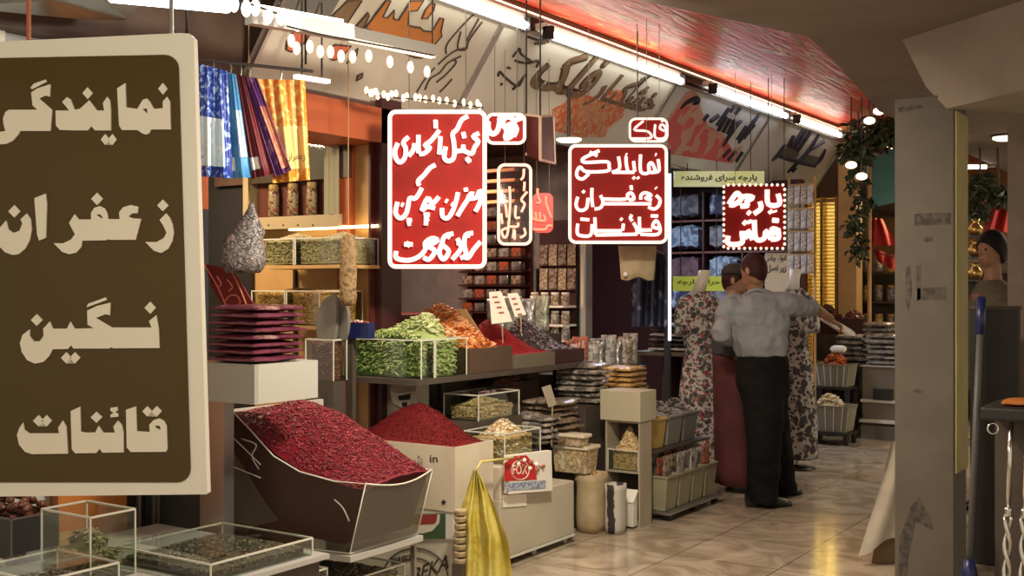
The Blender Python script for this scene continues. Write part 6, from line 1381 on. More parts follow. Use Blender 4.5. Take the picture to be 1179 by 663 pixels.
a1, a2 = Pd(878, 562, 7.72), Pd(902, 552, 8.16)
limb(bm_, [Pd(876, 428, 7.74), Pd(880, 492, 7.68), a1], [.085, .055, .038]); limb(bm_, [Pd(884, 428, 7.82), Pd(890, 492, 7.92), a2], [.085, .055, .038])
for a_, hx, dx in ((a1, 0, 0), (a2, 0, 0)): limb(bm_, [a_, a_-UP*(a_.z-.05), a_-UP*(a_.z-.04)+RV*.06], [.030, .026, .018])
o = link('body', bm_, skin, man, smooth=True); fuse(o, .0055, 2)
hair(hc+UP*.004, fdir, 1.0, m_hair, o); eyes(hc, fdir, 1, o)
sm_ = MB(); rg = []
for (xl, xr, y, dp) in ((850, 905, 409, .115), (848, 905, 402, .12), (845, 905, 390, .125), (840, 907, 374, .125), (837, 910, 360, .125), (838, 911, 351, .115), (844, 906, 345, .10), (858, 890, 340, .075), (862, 884, 336, .06)):
    c = Pd((xl+xr)/2, y, 7.74); rg.append(ring(c, (xr-xl)/2*MD/F, dp))
sm_.loft(rg)
limb(sm_, [Pd(895, 352, 7.72), sh_r, Pd(922, 353, 7.76), el_r+(wr_r-el_r)*.12], [.075, .072, .064, .058]); limb(sm_, [Pd(850, 354, 7.73), sh_l, Pd(834, 370, 7.73), el_l, el_l+(wr_l-el_l)*.8], [.078, .074, .066, .058, .044])
o = link('shirt', sm_, m_shirt, man, smooth=True); fuse(o, .010, 4); fold(o, .05)
col_ = MB().tube([Pd(859, 340, 7.70), Pd(864, 335, 7.68), Pd(872, 333, 7.66), Pd(880, 335, 7.67), Pd(886, 340, 7.70)], .014, 8); link('collar', col_, m_shirt, o, smooth=True)
tm = MB(); rg = []
for (xl, xr, y, dp) in ((851, 904, 403, .125), (849, 906, 416, .135), (848, 908, 432, .14), (850, 908, 446, .14), (853, 907, 456, .12)):
    rg.append(ring(Pd((xl+xr)/2, y, 7.76), (xr-xl)/2*MD/F, dp))
tm.loft(rg)
limb(tm, [Pd(876, 440, 7.73), Pd(880, 492, 7.68), Pd(879, 530, 7.70), Pd(878, 577, 7.72)], [.150, .125, .110, .100]); limb(tm, [Pd(884, 440, 7.83), Pd(889, 492, 7.93), Pd(896, 525, 8.06), Pd(902, 564, 8.16)], [.140, .118, .102, .095])
o = link('trousers', tm, m_trou, man, smooth=True); fuse(o, .013, 4); fold(o, .03)
link('belt', MB().loft([ring(Pd(877, 405, 7.76), .181, .13), ring(Pd(877, 401, 7.76), .179, .128)]), M['black'], o)
for hx, tx, y, d in ((859, 912, 582, 7.73), (884, 924, 570, 8.18)):
    s_ = MB(); h_ = Pd(hx, y, d); t_ = Pd(tx, y, d); h_.z = t_.z = .001; shoe(s_, h_, t_+FV*.03); link('shoe', s_, m_shoe, man, smooth=True)
solo('plastic_pouch', pack_mb(Pd(963, 379, 8.05), .26, .10, .05, 5, 0, Matrix.Rotation(YAW, 3, 'Z') @ Matrix.Rotation(.50, 3, 'Y')), M['paper'], 'white plastic pouch held out in the right hand of the man in grey', 'pouch', smooth=True)
# ---- customer behind him
p2 = thing('person', 'person in a dark cap and long maroon coat, mostly hidden behind the man in grey', 'person', Pz(850, 568, 0))
D2 = 8.36; hc2 = Pd(846, 322, D2); f2 = RV*.9-FV*.25
bm_ = MB(); head(bm_, hc2, f2, .98); limb(bm_, [Pd(843, 362, D2), Pd(844, 345, D2), hc2-UP*.03], [.07, .052, .05]); limb(bm_, [Pd(846, 430, D2), Pd(845, 395, D2), Pd(844, 365, D2)], [.10, .10, .12])
for q, f_ in ((0, -.09), (6, .09)):
    k = FV*f_; limb(bm_, [Pd(848+q, 430, D2)+k, Pd(849+q, 495, D2)+k, Pd(850+q, 558, D2)+k], [.08, .055, .038]); limb(bm_, [Pd(850+q, 556, D2)+k, Vector((*(Pd(850+q, 560, D2)+k).xy, .035)), Vector((*(Pd(850+q, 560, D2)+k+RV*.1).xy, .03))], [.036, .034, .022])
w1_, w2_ = Pd(848, 410, D2-.17), Pd(862, 412, D2+.22)
limb(bm_, [Pd(843, 366, D2-.14), Pd(838, 388, D2-.19), w1_], [.05, .042, .028]); limb(bm_, [Pd(845, 366, D2+.14), Pd(838, 390, D2+.18), w2_], [.05, .042, .028])
hand(bm_, w1_, RV-UP*.3, FV, .5); hand(bm_, w2_, RV-UP*.3, FV, .5)
o = link('body', bm_, skin, p2, smooth=True); fuse(o, .0055, 2); eyes(hc2, f2, .98, o); hair(hc2, f2, .98, m_hair, o)
cpm = MB(); cc = hc2+UP*.04; cpm.loft([ring(cc+UP*z, r, r*1.18, 18, f2.cross(UP).normalized(), f2.normalized(), 1) for z, r in ((0, .084), (.03, .084), (.06, .07), (.078, .04), (.083, .01))]); cpm.loft([[cc+f2.normalized()*(.06+.10*math.sin(a))+f2.cross(UP).normalized()*.07*math.cos(a)+UP*z for a in [math.pi*j/8 for j in range(9)]] for z in (0, .012)])
link('cap', cpm, mat('dark_cap', (.03, .022, .02), .8), p2, smooth=True)
jk = MB(); jk.loft([ring(Pd(x, y, D2), rx, ry) for x, y, rx, ry in ((846, 408, .17, .19), (845, 385, .165, .20), (844, 365, .14, .21), (844, 355, .11, .17), (844, 349, .075, .08))])
limb(jk, [Pd(843, 364, D2-.14), Pd(838, 388, D2-.19), w1_-RV*.03], [.075, .062, .045]); limb(jk, [Pd(845, 364, D2+.14), Pd(838, 390, D2+.18), w2_-RV*.03], [.075, .062, .045])
o = link('jacket', jk, mat('dark_jacket', (.035, .032, .036), .8, c2=(.05, .045, .05), scale=6, bump=.4, bscale=9), p2, smooth=True); fuse(o, .013, 4)
link('collar', MB().tube([Pd(832, 352, D2-.08), Pd(838, 345, D2-.10), Pd(845, 342, D2-.09)], .02, 8), mat('pale_blue_cloth', (.42, .48, .56), .8), o, smooth=True)
sk_ = MB(); rings = []
for i in range(12):
    t = i/11; y = 402+154*t; c = Pd(846+3*t, y, D2); r = []
    for j in range(28):
        a = 2*math.pi*j/28; k = 1+.06*math.sin(a*7)*t; r.append(c+RV*.165*(1-.06*t)*k*math.cos(a)+FV*(.17+.02*t)*k*math.sin(a))
    rings.append(r)
sk_.loft(rings); link('coat', sk_, mat('maroon_coat', (.085, .014, .014), .8, c2=(.06, .010, .010), scale=5, bump=.3), p2, smooth=True)
for k in (-.09, .09):
    h_ = Pd(850, 560, D2)+FV*k-RV*.06; h_.z = .001; s_ = MB(); shoe(s_, h_, h_+RV*.25); link('shoe', s_, m_shoe, p2, smooth=True)
# ---- far shopper seen between the pillar and the right column
D3 = 7.55
p3 = thing('person', 'dark haired person in an olive shirt seen between the pillar and the right column', 'person', Vector((*Pd(1139, 331, D3).xy, 0)))
hc3 = Pd(1141, 288, D3); f3 = -RV*.85-FV*.4
bm_ = MB(); head(bm_, hc3, f3); limb(bm_, [Pd(1143, 336, D3), Pd(1143, 316, D3), hc3-UP*.03], [.075, .056, .052]); limb(bm_, [Pd(1143, 440, D3), Pd(1143, 390, D3), Pd(1143, 338, D3)], [.11, .11, .13])
for k in (-.10, .10):
    q = Vector((*(Pd(1143, 331, D3)+FV*k).xy, 0)); limb(bm_, [q+UP*.95, q+UP*.5, q+UP*.09], [.085, .055, .038]); limb(bm_, [q+UP*.09, q+UP*.035, q+UP*.03-RV*.1], [.036, .034, .022])
for k in (-.20, .20):
    s = Pd(1143, 345, D3)+FV*k; e = s-UP*.30+RV*.04; w = e-UP*.20-RV*.14; limb(bm_, [s, e, w], [.052, .042, .028]); hand(bm_, w, -RV-UP, FV, .5)
o = link('body', bm_, skin, p3, smooth=True); fuse(o, .006, 2); eyes(hc3, f3, 1, o)
hair(hc3+UP*.006-f3.normalized()*.012, f3, 1.12, mat('black_hair', (.010, .008, .008), .6, spec=.2), o, 1.5)
jk = MB(); jk.loft([ring(Pd(1143, y, D3), rx, ry) for y, rx, ry in ((450, .14, .19), (400, .135, .19), (360, .135, .22), (340, .12, .21), (328, .09, .14), (322, .065, .075))])
for k in (-.20, .20):
    s = Pd(1143, 345, D3)+FV*k; limb(jk, [s, s-UP*.30+RV*.04, s-UP*.42-RV*.05], [.072, .062, .05])
o = link('shirt', jk, mat('olive_shirt', (.10, .085, .05), .8, bump=.4, bscale=9), p3, smooth=True); fuse(o, .013, 4)
tm = MB()
for k in (-.10, .10):
    q = Vector((*(Pd(1143, 331, D3)+FV*k).xy, 0)); limb(tm, [q+UP*.95, q+UP*.5, q+UP*.07], [.115, .09, .075])
o = link('trousers', tm, m_trou, p3, smooth=True); fuse(o, .013, 4)
for k in (-.10, .10):
    q = Vector((*(Pd(1143, 331, D3)+FV*k).xy, .001)); s_ = MB(); shoe(s_, q+RV*.07, q-RV*.19); link('shoe', s_, m_shoe, p3, smooth=True)
# ================================================================== MANNEQUINS IN FLORAL DRESSES
def floral(name, base, c1, c2, c3, sc):
    m, t, b = nt(name); N = t.nodes.new; L = t.links.new; b.inputs['Roughness'].default_value = .8
    tc = N('ShaderNodeTexCoord'); n = N('ShaderNodeTexNoise'); n.inputs['Scale'].default_value = sc*.5; L(tc.outputs['Object'], n.inputs['Vector'])
    ad = N('ShaderNodeMixRGB'); ad.inputs[0].default_value = .06; L(tc.outputs['Object'], ad.inputs[1]); L(n.outputs['Color'], ad.inputs[2])
    prev = None
    for i, (c, s, th) in enumerate(((c1, sc, .40), (c2, sc*1.35, .30), (c3, sc*2.1, .36))):
        v = N('ShaderNodeTexVoronoi'); v.inputs['Scale'].default_value = s; L(ad.outputs[0], v.inputs['Vector'])
        r = N('ShaderNodeValToRGB'); r.color_ramp.elements[0].position = th; r.color_ramp.elements[0].color = (1, 1, 1, 1); r.color_ramp.elements[1].position = th+.08; r.color_ramp.elements[1].color = (0, 0, 0, 1); L(v.outputs['Distance'], r.inputs[0])
        mx = N('ShaderNodeMixRGB'); mx.inputs[1].default_value = (*base, 1)
        if prev: L(prev.outputs[0], mx.inputs[1])
        mx.inputs[2].default_value = (*c, 1); L(r.outputs[0], mx.inputs[0]); prev = mx
    L(prev.outputs[0], b.inputs['Base Color']); return m
def mannequin(px, d, spec, lean, label, m_dress, neckpx, base_m, seed):
    foot = Vector((*Pd(px, 331, d).xy, 0)); r = thing('mannequin', label, 'mannequin', foot)
    link('base', MB().lathe(foot, [(.15, 0), (.15, .012), (.03, .022), (.018, .03)], 20), M['darkmetal'], r, smooth=True)
    link('pole', MB().tube([foot+UP*.025, foot+UP*.9], .016, 10), M['steel'], r)
    nb_, nt0 = Pd(*neckpx[0], d), Pd(*neckpx[1], d)
    link('neck', MB().loft([ring(nb_, .055, .055, 14, sq=1), ring(nb_.lerp(nt0, .5), .045, .047, 14, sq=1), ring(nt0, .048, .05, 14, sq=1)]), base_m, r, smooth=True)
    mb = MB(); rings = []
    for k in range(len(spec)-1):
        for q in range(4):
            t = q/4; xl, xr, y = [spec[k][i]*(1-t)+spec[k+1][i]*t for i in range(3)]
            c = Pd((xl+xr)/2, y, d); hw = (xr-xl)/2*d/F; fall = max(0, (y-410)/160); rr = []
            for j in range(32):
                a = 2*math.pi*j/32; f = 1+.07*math.sin(a*8+seed)*fall+.03*math.sin(a*5+y*.05)
                rr.append(c+RV*hw*f*math.cos(a)+FV*hw*(.72+.2*fall)*f*math.sin(a))
            rings.append(rr)
    mb.loft(rings)
    sl = spec[1]; 
    for s, x in ((-1, sl[0]), (1, sl[1])):
        a = Pd(x-s*6, sl[2]+5, d); limb(mb, [a, Pd(x+s*1, sl[2]+22, d)-FV*.02, Pd(x+s*1, sl[2]+44, d)-FV*.05], [.075, .066, .070])
    o = link('dress', mb, m_dress, r, smooth=True); fuse(o, .013, 2)
    return r
m_man = mat('mannequin_cream', (.62, .56, .46), .45)
mannequin(804, 8.80, ((799, 812, 334), (786, 822, 341), (783, 824, 362), (786, 821, 385), (788, 820, 403), (783, 826, 440), (780, 830, 490), (780, 833, 540), (784, 834, 561)), 0, 'headless mannequin in a floral dress with red and black flowers, left of the man', floral('red_floral', (.46, .42, .38), (.045, .035, .04), (.34, .05, .06), (.09, .10, .08), 21), ((804, 336), (812, 311)), m_man, 1)
mannequin(918, 9.4, ((908, 921, 330), (899, 932, 339), (899, 932, 358), (901, 930, 380), (902, 931, 398), (899, 936, 430), (897, 940, 470), (897, 941, 510), (900, 942, 534)), 0, 'headless mannequin in a black and white floral dress, right of the man', floral('mono_floral', (.50, .47, .42), (.06, .055, .06), (.22, .20, .20), (.045, .04, .045), 15), ((913, 334), (916, 310)), mat('mannequin_white', (.70, .68, .62), .45), 2)
# ================================================================== PLANTS, AWNINGS, THINGS BEYOND
leafm = [mat('leaf_a', (.030, .045, .014), .5), mat('leaf_b', (.05, .07, .02), .5), mat('leaf_c', (.018, .024, .010), .5)]
def leaves(mb, c, rx, rz, n, L, rnd, rf=.25):
    for i in range(n):
        while True:
            u = Vector((rnd.uniform(-1, 1), rnd.uniform(-1, 1), rnd.uniform(-1, 1)))
            if u.length < 1: break
        p = c+RV*u.x*rx+FV*u.y*rf+UP*u.z*rz
        d = Vector((rnd.uniform(-1, 1), rnd.uniform(-1, 1), rnd.uniform(-1, .3))).normalized(); s = d.cross(Vector((rnd.uniform(-1, 1), rnd.uniform(-1, 1), rnd.uniform(-1, 1)))).normalized(); q = d.cross(s)*.12*L; l = L*rnd.uniform(.6, 1.2)
        mb.add([p, p+d*l*.5+s*l*.28+q, p+d*l, p+d*l*.5-s*l*.28+q, p+d*l*.5-q*.3], [(0, 1, 4), (1, 2, 4), (2, 3, 4), (3, 0, 4)], rnd.randrange(3))
def ceil_at(p): return 3.315 if p.x < D_.x-.12 else 2.735
rnd = random.Random(4)
def plant(label, blobs, d, n, stems, hangz=2.735):
    r = thing('hanging_plant', label, 'plant', Pd(blobs[0][0], blobs[0][1]+blobs[0][3], d))
    mb = MB()
    for x, y, rx, rz in blobs: leaves(mb, Pd(x, y, d), rx*d/F, rz*d/F, n, .11, rnd)
    link('foliage', mb, leafm, r)
    sm = MB()
    for ln in stems:
        q = [Pd(x, y, d) for x, y in smooth_pts(ln)]; sm.tube([Vector((q[0].x, q[0].y, ceil_at(q[0])))]+q, .010, 6)
    link('stem', sm, M['darkwood'], r)
    return r
plant('dark leafy plant hanging at the corner above the teal board', [(998, 152, 30, 18), (1020, 150, 16, 18), (985, 172, 16, 16)], 11.2, 150, [[(1000, 118), (1000, 150), (985, 185)], [(1005, 118), (1015, 150), (1025, 172)]])
plant('thin trailing plant hanging down a pole beyond the golden cabinet', [(984, 205, 10, 16), (992, 235, 12, 18), (982, 258, 10, 12), (990, 285, 10, 14)], 11.6, 45, [[(988, 190), (992, 225), (984, 258), (990, 300)]])
pole = Pd(1001, 331, 11.7); solo('pole', MB().tube([(pole.x, pole.y, 0), (pole.x, pole.y, ceil_at(pole))], .022, 10), M['tan'], 'slim pale pole beside the trailing plant', 'pole')
tb = thing('teal_board', 'teal board hanging askew behind the pillar top', 'board', Pd(1012, 238, 11.9)); tpl = Plane(Pd(1012, 205, 11.9), (cs, sn, 0), (0, 0, 1))
link('sheet', cut([[(994, 188), (1034, 168), (1036, 232), (1004, 239)]], tpl, .02, -.02), mat('teal_paint', (.07, .20, .19), .6, c2=(.06, .17, .165), scale=3), tb)
for x in (1003, 1030):
    p = tpl.at(x, 184, -.01); link('hanger', MB().bar(p, (p.x, p.y, ceil_at(p)), .01, .01, (1, 0, 0)), M['darkmetal'], tb)
def cloth(name, corners, d, m, label, cat, fold=.04, parent=None):
    tl, tr, br, bl = corners
    def P(u, v, sg): return Pd((tl[0]*(1-u)+tr[0]*u)*(1-v)+(bl[0]*(1-u)+br[0]*u)*v, (tl[1]*(1-u)+tr[1]*u)*(1-v)+(bl[1]*(1-u)+br[1]*u)*v, d+fold*math.sin(u*14+v*2)-sg*.006)
    mb = MB(); mb.grid(lambda u, v: P(u, v, 1), 20, 8); mb.grid(lambda u, v: P(1-u, v, -1), 20, 8)
    return solo(name, mb, m, label, cat, smooth=True)
m_rc = mat('red_cloth', (.42, .025, .02), .7, c2=(.34, .02, .018), scale=3)
cloth('red_cloth', ((1003, 250), (1016, 252), (1034, 282), (1000, 284)), 12.9, m_rc, 'upper red cloth hanging behind the pillar under the teal board', 'cloth')
cloth('red_cloth', ((1002, 284), (1034, 296), (1036, 314), (1012, 302)), 12.85, m_rc, 'lower red awning strip slanting behind the pillar', 'cloth')
cloth('red_cloth', ((1138, 238), (1168, 232), (1168, 268), (1132, 266)), 10.2, m_rc, 'bright red cloth above the dark haired person', 'cloth')
bl_ = thing('cloth_line', 'line with hooks carrying the red cloths behind the pillar', 'line', Pd(1010, 250, 12.9))
link('line', MB().tube([Pd(968, 246, 12.94), Pd(1060, 252, 12.74)], .008, 6), M['darkmetal'], bl_); link('line', MB().tube([Pd(968, 278, 12.90), Pd(1060, 305, 12.74)], .008, 6), M['darkmetal'], bl_)
for x, d_ in ((968, 12.96), (1060, 12.74)): p = Pd(x, 331, d_); link('post', MB().tube([(p.x, p.y, 0), (p.x, p.y, ceil_at(p))], .02, 8), M['darkmetal'], bl_)
for i, (x, y) in enumerate(((980, 190), (992, 203), (1012, 128), (1001, 139))):
    p = Pd(x, y, 10.7); r = thing('bulb_lamp', ['upper bulb lamp left of the teal board', 'lower bulb lamp left of the teal board', 'upper bulb lamp at the corner of the red ceiling', 'lower bulb lamp at the corner of the red ceiling'][i], 'lamp', p-UP*.05)
    link('bulb', MB().ell(p, .055, .055, .035), BULB, r, smooth=True); link('cord', MB().tube([p+UP*.03, Vector((p.x, p.y, ceil_at(p)))], .006, 6), M['black'], r)
# deep shelves behind (goods in the dim far part)
dsx = Pd(1016, 331, 13.2)
ds = thing('back_shelf', 'dim shelf of goods far behind the pillar', 'shelf', (dsx.x, dsx.y, 0))
link('back_panel', MB().box(dsx.x-.45, dsx.x+2.2, dsx.y+.3, dsx.y+.34, 0, 1.9), M['darkwood'], ds)
for k in range(5): link('shelf', MB().box(dsx.x-.45, dsx.x+2.2, dsx.y, dsx.y+.295, .3+k*.34, .325+k*.34), M['brown'], ds)
for k in range(2, 5):
    for i in range(7):
        x = dsx.x-.36+i*.14
        jar(x, dsx.y+.14, .326+k*.34, .05, .19, [M['greypk'], M['goldpk'], M['mixed']][(i+k) % 3], M['tan'], f'dim jar, {["first", "second", "third", "fourth", "fifth", "sixth", "seventh"][i]} from the left on the {["", "", "lower", "middle", "top"][k]} dim shelf behind the pillar', 'jars on the dim shelf')
# ceiling lamps right of the pillar
def disc_lamp(px, py, r_, label):
    p = Pz(px, py, 2.735); r = thing('ceiling_lamp', label, 'lamp', p-UP*.04)
    link('diffuser', MB().lathe(p-UP*.04, [(r_*.7, 0), (r_, .012), (r_, .028)], 20), BULB, r, smooth=True); link('ring', MB().lathe(p-UP*.0115, [(r_*1.12, 0), (r_*1.12, .010)], 20), M['darkmetal'], r)
disc_lamp(1158, 156, .10, 'oval ceiling lamp right of the pillar, the larger one'); disc_lamp(1107, 159, .045, 'small square ceiling lamp close to the pillar edge')
p = Pz(1124, 189, 2.735); tl_ = thing('ceiling_tube', 'short tube lamp on the ceiling far right of the pillar', 'lamp', p-UP*.05)
link('tube', MB().tube([p-RV*.10-UP*.03, p+RV*.10-UP*.03], .018, 8), TUBE, tl_); link('batten', MB().bar(p-RV*.11-UP*.006, p+RV*.11-UP*.006, .03, .010), M['white_card'], tl_)
plant('dark plant hanging right of the pillar near the ceiling lamps', [(1128, 212, 14, 14), (1150, 226, 10, 10), (1125, 240, 10, 14)], 10.0, 90, [[(1128, 150), (1128, 210), (1124, 245)], [(1148, 150), (1150, 225)]])
# gilded ornaments on a stand
og = thing('ornament_stand', 'slim stand of gilded ornaments right of the pillar', 'stand', Vector((*Pd(1123, 331, 8.6).xy, 0)))
gq = Pd(1123, 331, 8.6); m_gild = mat('gilt', (.55, .34, .10), .3, .8)
link('post', MB().tube([(gq.x, gq.y, 0), (gq.x, gq.y, Pd(1123, 318, 8.6).z)], .02, 8), M['darkmetal'], og)
for y in (322, 296, 272): z = Pd(1123, y, 8.6).z; link('shelf', MB().box(gq.x-.09, gq.x+.09, gq.y-.09, gq.y+.09, z-.012, z), M['darkmetal'], og)
link('post', MB().tube([(gq.x+.08, gq.y+.08, Pd(1123, 322, 8.6).z), (gq.x+.08, gq.y+.08, Pd(1123, 272, 8.6).z)], .008, 6), M['darkmetal'], og)
for i, y in enumerate((322, 296, 272)):
    z = Pd(1123, y, 8.6).z+.001; solo('vase', MB().lathe((gq.x, gq.y, z), [(.030, 0), (.05, .03), (.055, .06), (.03, .09), (.022, .105), (.034, .13)], 16), m_gild, ['gilded vase on the lowest shelf of the ornament stand', 'gilded vase on the middle shelf of the ornament stand', 'gilded vase on the top shelf of the ornament stand'][i], 'vase', smooth=True)
# right column, dark cabinet, mop, chrome table
cq = Pd(1160, 331, 6.5); struct('column_right', MB().box(cq.x, cq.x+.45, cq.y, cq.y+.35, 0, 2.73), mat('column_paint', (.20, .145, .105), .7, c2=(.17, .125, .09), scale=4))
dq = Pd(1117, 331, 6.15); dcb = thing('dark_cabinet', 'tall dark cabinet standing behind the mop handle', 'cabinet', Vector((dq.x, dq.y, 0)))
dzt = Pd(1130, 352, 6.15).z
link('body', MB().box(dq.x, dq.x+.24, dq.y, dq.y+.08, 0, dzt-.02), M['black'], dcb); link('worktop', MB().box(dq.x-.005, dq.x+.245, dq.y-.01, dq.y+.085, dzt-.0195, dzt), M['darkwood'], dcb); link('door_edge', MB().bar(Pd(1142, 420, 6.14), Pd(1158, 419, 6.14), .006, .006), M['steel'], dcb)
mp = thing('mop', 'mop with a grey handle and blue grip leaning right of the pillar', 'mop', Vector((*Pd(1114, 331, 4.75).xy, 0)))
ptop, pbot = Pd(1130, 345, 5.0), Pd(1116, 652, 4.78); pf = Vector((*(Pd(1115, 652, 4.76)).xy, .03))
link('handle', MB().tube([ptop, pbot], .0135, 10), mat('grey_tube', (.10, .095, .09), .5), mp, smooth=True)
link('grip', MB().tube([ptop+(ptop-pbot).normalized()*.01, ptop.lerp(pbot, .135)], .020, 10), M['bluefoil'], mp, smooth=True)
link('joint', MB().tube([pbot+UP*.03, pbot-UP*.03, pf+UP*.05], [.022, .034, .040], 10), M['bluefoil'], mp, smooth=True)
link('mop_head', MB().lathe((pf.x, pf.y, 0), [(.13, 0), (.13, .03), (.06, .07), (.03, .10)], 16), M['sackcloth'], mp, smooth=True)
tq = Pd(1128, 331, 4.62); ctb = thing('chrome_table', 'dark rimmed table with twisted chrome legs at the right edge', 'table', Vector((tq.x+.1, tq.y, 0)))
ztb = Pd(1150, 473, 4.45).z
ang = Matrix.Rotation(YAW, 3, 'Z')
def TT(r, f, z): return Vector((tq.x+r+.10, tq.y+f+.10, z))
link('tabletop', MB().hexa([TT(-.10, -.1, ztb-.055), TT(.45, -.1, ztb-.055), TT(.45, .30, ztb-.055), TT(-.10, .30, ztb-.055)], [TT(-.10, -.1, ztb), TT(.45, -.1, ztb), TT(.45, .30, ztb), TT(-.10, .30, ztb)]), M['black'], ctb, bev=.012)
link('panel', MB().hexa([TT(-.09, .16, .05), TT(.45, .16, .05), TT(.45, .175, .05), TT(-.09, .175, .05)], [TT(-.09, .16, ztb-.056), TT(.45, .16, ztb-.056), TT(.45, .175, ztb-.056), TT(-.09, .175, ztb-.056)]), M['darkwood'], ctb)
for r0, f0 in ((.0, -.06), (.062, -.06), (.36, -.06), (-.07, .26), (.42, .26)):
    lg = MB(); zt_ = ztb-.056; zm = zt_-.36
    lg.tube([TT(r0+.012, f0, zt_), TT(r0, f0, zm)], .010, 8); lg.lathe(TT(r0+.001, f0, zm-.03), [(.012, 0), (.018, .01), (.012, .02), (.018, .03), (.011, .04)], 10)
    for ph in (0, math.pi):
        lg.tube([TT(r0-.010*(i/30)+.012*math.cos(ph+i*.55), f0+.012*math.sin(ph+i*.55), (zm-.03)*(1-i/30)+.001) for i in range(31)], .0085, 6)
    link('leg', lg, M['chrome'], ctb, smooth=True)
ln_ = TT(-.055, -.07, ztb-.09); link('hook_ring', MB().tube([ln_+RV*.022*math.cos(a*.5)+UP*.022*math.sin(a*.5) for a in range(13)], .004, 6, closed=True), M['chrome'], ctb, smooth=True)
for i, (r0, c_) in enumerate(((.00, M['oranges'][0]), (.10, M['bagorange']), (.20, M['redpk']))):
    solo('folded_scarf', pack_mb(TT(r0+.02, .04, ztb+.001), .10, .16, .026, 90+i), c_, ['orange folded scarf on the chrome table, leftmost', 'yellow orange folded scarf on the chrome table, second', 'red printed folded scarf on the chrome table, rightmost'][i], 'scarf', smooth=True)
# white cloth draped over a crate behind the pillar
kx = Pd(1016, 331, 6.15)
solo('wooden_crate', MB().hexa([kx-RV*.06-UP*1.5, kx+RV*.25-UP*1.5, kx+RV*.25+FV*.3-UP*1.5, kx+RV*.10+FV*.3-UP*1.5], [kx+RV*.03-UP*1.0, kx+RV*.25-UP*.8, kx+RV*.25+FV*.3-UP*.8, kx+RV*.16+FV*.3-UP*1.0]), mat('tan_wood', (.20, .125, .06), .7, c2=(.16, .10, .05), scale=8), 'tan wooden box under the white cloth beside the pillar foot', 'box')
def wcl(u, v, sg):
    xl = 1030-4-38*v**1.15; xr = 1050; y = 508+(132-30*u)*v
    if v > .97: y += 3*math.sin(u*9)
    return Pd(xl*(1-u)+xr*u, y, 6.06+.02*math.sin(u*8+v*2.5)+.03*(1-v)-sg*.006)
mb = MB(); mb.grid(lambda u, v: wcl(u, v, 1), 18, 16); mb.grid(lambda u, v: wcl(1-u, v, -1), 18, 16)
solo('white_cloth', mb, mat('white_sheet', (.44, .38, .30), .8, c2=(.38, .33, .26), scale=7, bump=.3, bscale=10), 'white cloth draped over the wooden box behind the pillar', 'cloth', smooth=True)
# ================================================================== LIGHT STRINGS AND CANOPY DETAILS
def bulb_string(pts, n, label, dz, seed=0, r=.013, m=BULB):
    rnd = random.Random(seed); ps = [Vector(p) for p in smooth_pts([tuple(p) for p in pts], 8)]
    c = ps[len(ps)//2]; rt = thing('light_string', label, 'light string', c)
    link('wire', MB().tube(ps, .005, 5), M['black'], rt)
    bm1 = []
    for i in range(n):
        k = (len(ps)-1)*(i+.5)/n; a = ps[int(k)].lerp(ps[min(int(k)+1, len(ps)-1)], k-int(k)); a = a+Vector((rnd.uniform(-.01, .01), 0, dz+rnd.uniform(-.012, .012)))
        link('bulb', MB().ell(a, r, r, r*1.8, None, 8, 6), m, rt, smooth=True)
bulb_string([Pd(422, 108, 6.05), Pd(450, 112, 6.1), Pd(500, 116, 6.25), Pd(556, 124, 6.5)], 22, 'string of cream bulbs along the top of the tallest neon sign', .012, 1, .012, emis('cream_bulb', (1, .74, .52), 1.4))
cb_ = thing('light_channel', 'silver channel hanging in front of the beige board with a bulb string on it', 'lamp', Pd(400, 50, 4.9))
pA, pB, pC = Pd(286, 18, 4.7), Pd(404, 38, 5.15), Pd(498, 58, 5.6)
link('channel', MB().bar(pA, pB, .05, .07), M['shelfgrey'], cb_); link('channel', MB().bar(pB, pC, .05, .05), mat('grey_channel', (.12, .11, .10), .4), cb_)
link('strip', MB().bar(pB-UP*.033, pC-UP*.033, .035, .012), emis('warm_led_strip', (1, .80, .62), 1.3), cb_); link('strip', MB().bar(pA+UP*.045, pA.lerp(pB, .9)+UP*.045, .03, .014), emis('cool_led_strip', (.86, .95, .92), 1.6), cb_)
for q in (pA.lerp(pB, .1), pC): link('wire', MB().tube([q+UP*.025, Vector((q.x, q.y, 3.315))], .004, 5), M['black'], cb_)
bulb_string([Pd(330, 30, 4.70), Pd(370, 40, 4.86), Pd(420, 49, 5.04), Pd(500, 64, 5.44)], 11, 'sparse string of pinkish bulbs along the silver channel', -.07, 2, .016, emis('pink_bulb', (1, .62, .5), 1.3))
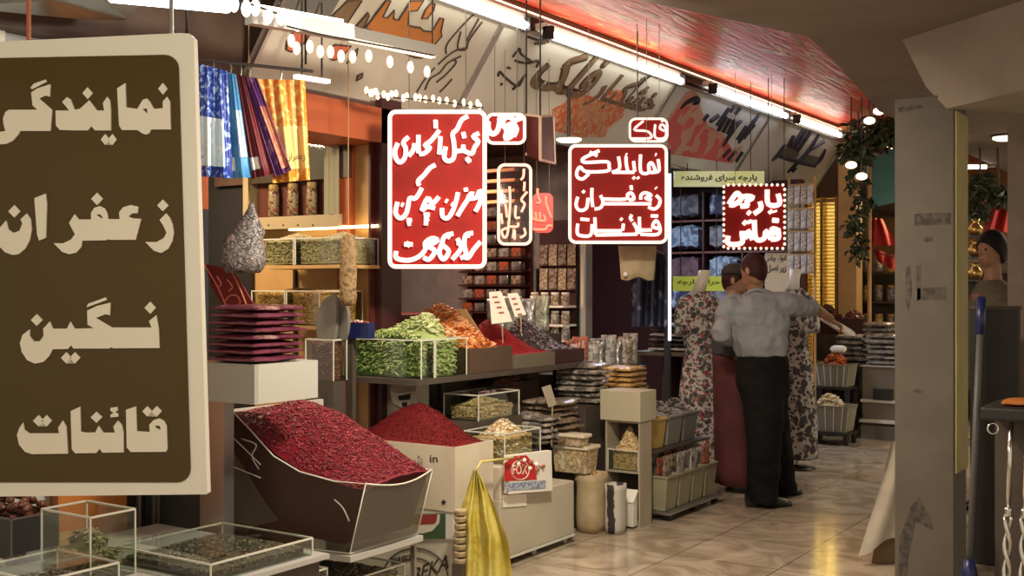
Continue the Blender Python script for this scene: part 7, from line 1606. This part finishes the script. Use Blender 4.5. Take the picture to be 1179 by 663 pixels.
bulb_string([Pd(255, 0, 4.55), Pd(285, 4, 4.6), Pd(320, 16, 4.7), Pd(345, 22, 4.8)], 8, 'cluster of white bulbs at the left end of the silver channel', -.012, 3, .020, emis('white_bulb', (1, .95, .86), 2))
lt_ = thing('tube_lamp', 'cool white tube lamp above the big brown sign', 'lamp', Pd(205, 6, 4.3)); qa, qb = Pd(128, -6, 4.1), Pd(262, 7, 4.5)
link('tube', MB().tube([qa, qb], .028, 10), COOL, lt_, smooth=True); link('batten', MB().bar(qa+UP*.05, qb+UP*.05, .07, .035), M['white_card'], lt_)
for q in (qa, qb): link('wire', MB().tube([q+UP*.06, Vector((q.x, q.y, 3.315))], .004, 5), M['black'], lt_)
rd = thing('downlight', 'slim light bar under the bottom edge of the beige board', 'lamp', Pd(360, 91, 5.7)); ra_, rb2_ = Pd(340, 88, 5.62), Pd(378, 94, 5.80)
link('diffuser', MB().bar(ra_, rb2_, .03, .02), emis('pinkish_light', (1, .80, .70), 2), rd)
for q in (ra_.lerp(rb2_, .2), ra_.lerp(rb2_, .8)): link('stem', MB().tube([q+UP*.008, Vector((q.x, q.y, rod_top(q)))], .005, 5), M['darkmetal'], rd)
d2_ = Pd(655, 160, 7.9); r = thing('downlight', 'oval white downlight left of the square neon sign', 'lamp', d2_-UP*.02); link('diffuser', MB().lathe(d2_-UP*.02, [(.07, 0), (.09, .012), (.09, .02)], 18), BULB, r, smooth=True); link('stem', MB().tube([d2_, Vector((d2_.x, d2_.y, rod_top(d2_)))], .012, 8), M['darkmetal'], r)
# glossy duct above the brown sign
du = thing('ceiling_duct', 'grey green metal duct above the brown sign', 'duct', Pd(80, 20, 4.6))
link('duct', MB().loft([[Pd(x, y, d) for x, y, d in q] for q in (((-60, -30, 4.2), (60, -40, 4.2), (60, 0, 4.2), (-60, 8, 4.2)), ((125, -30, 4.75), (185, -30, 4.9), (148, 24, 4.9), (105, 24, 4.75)))]), mat('duct_metal', (.20, .21, .18), .3, .5), du, bev=.01)
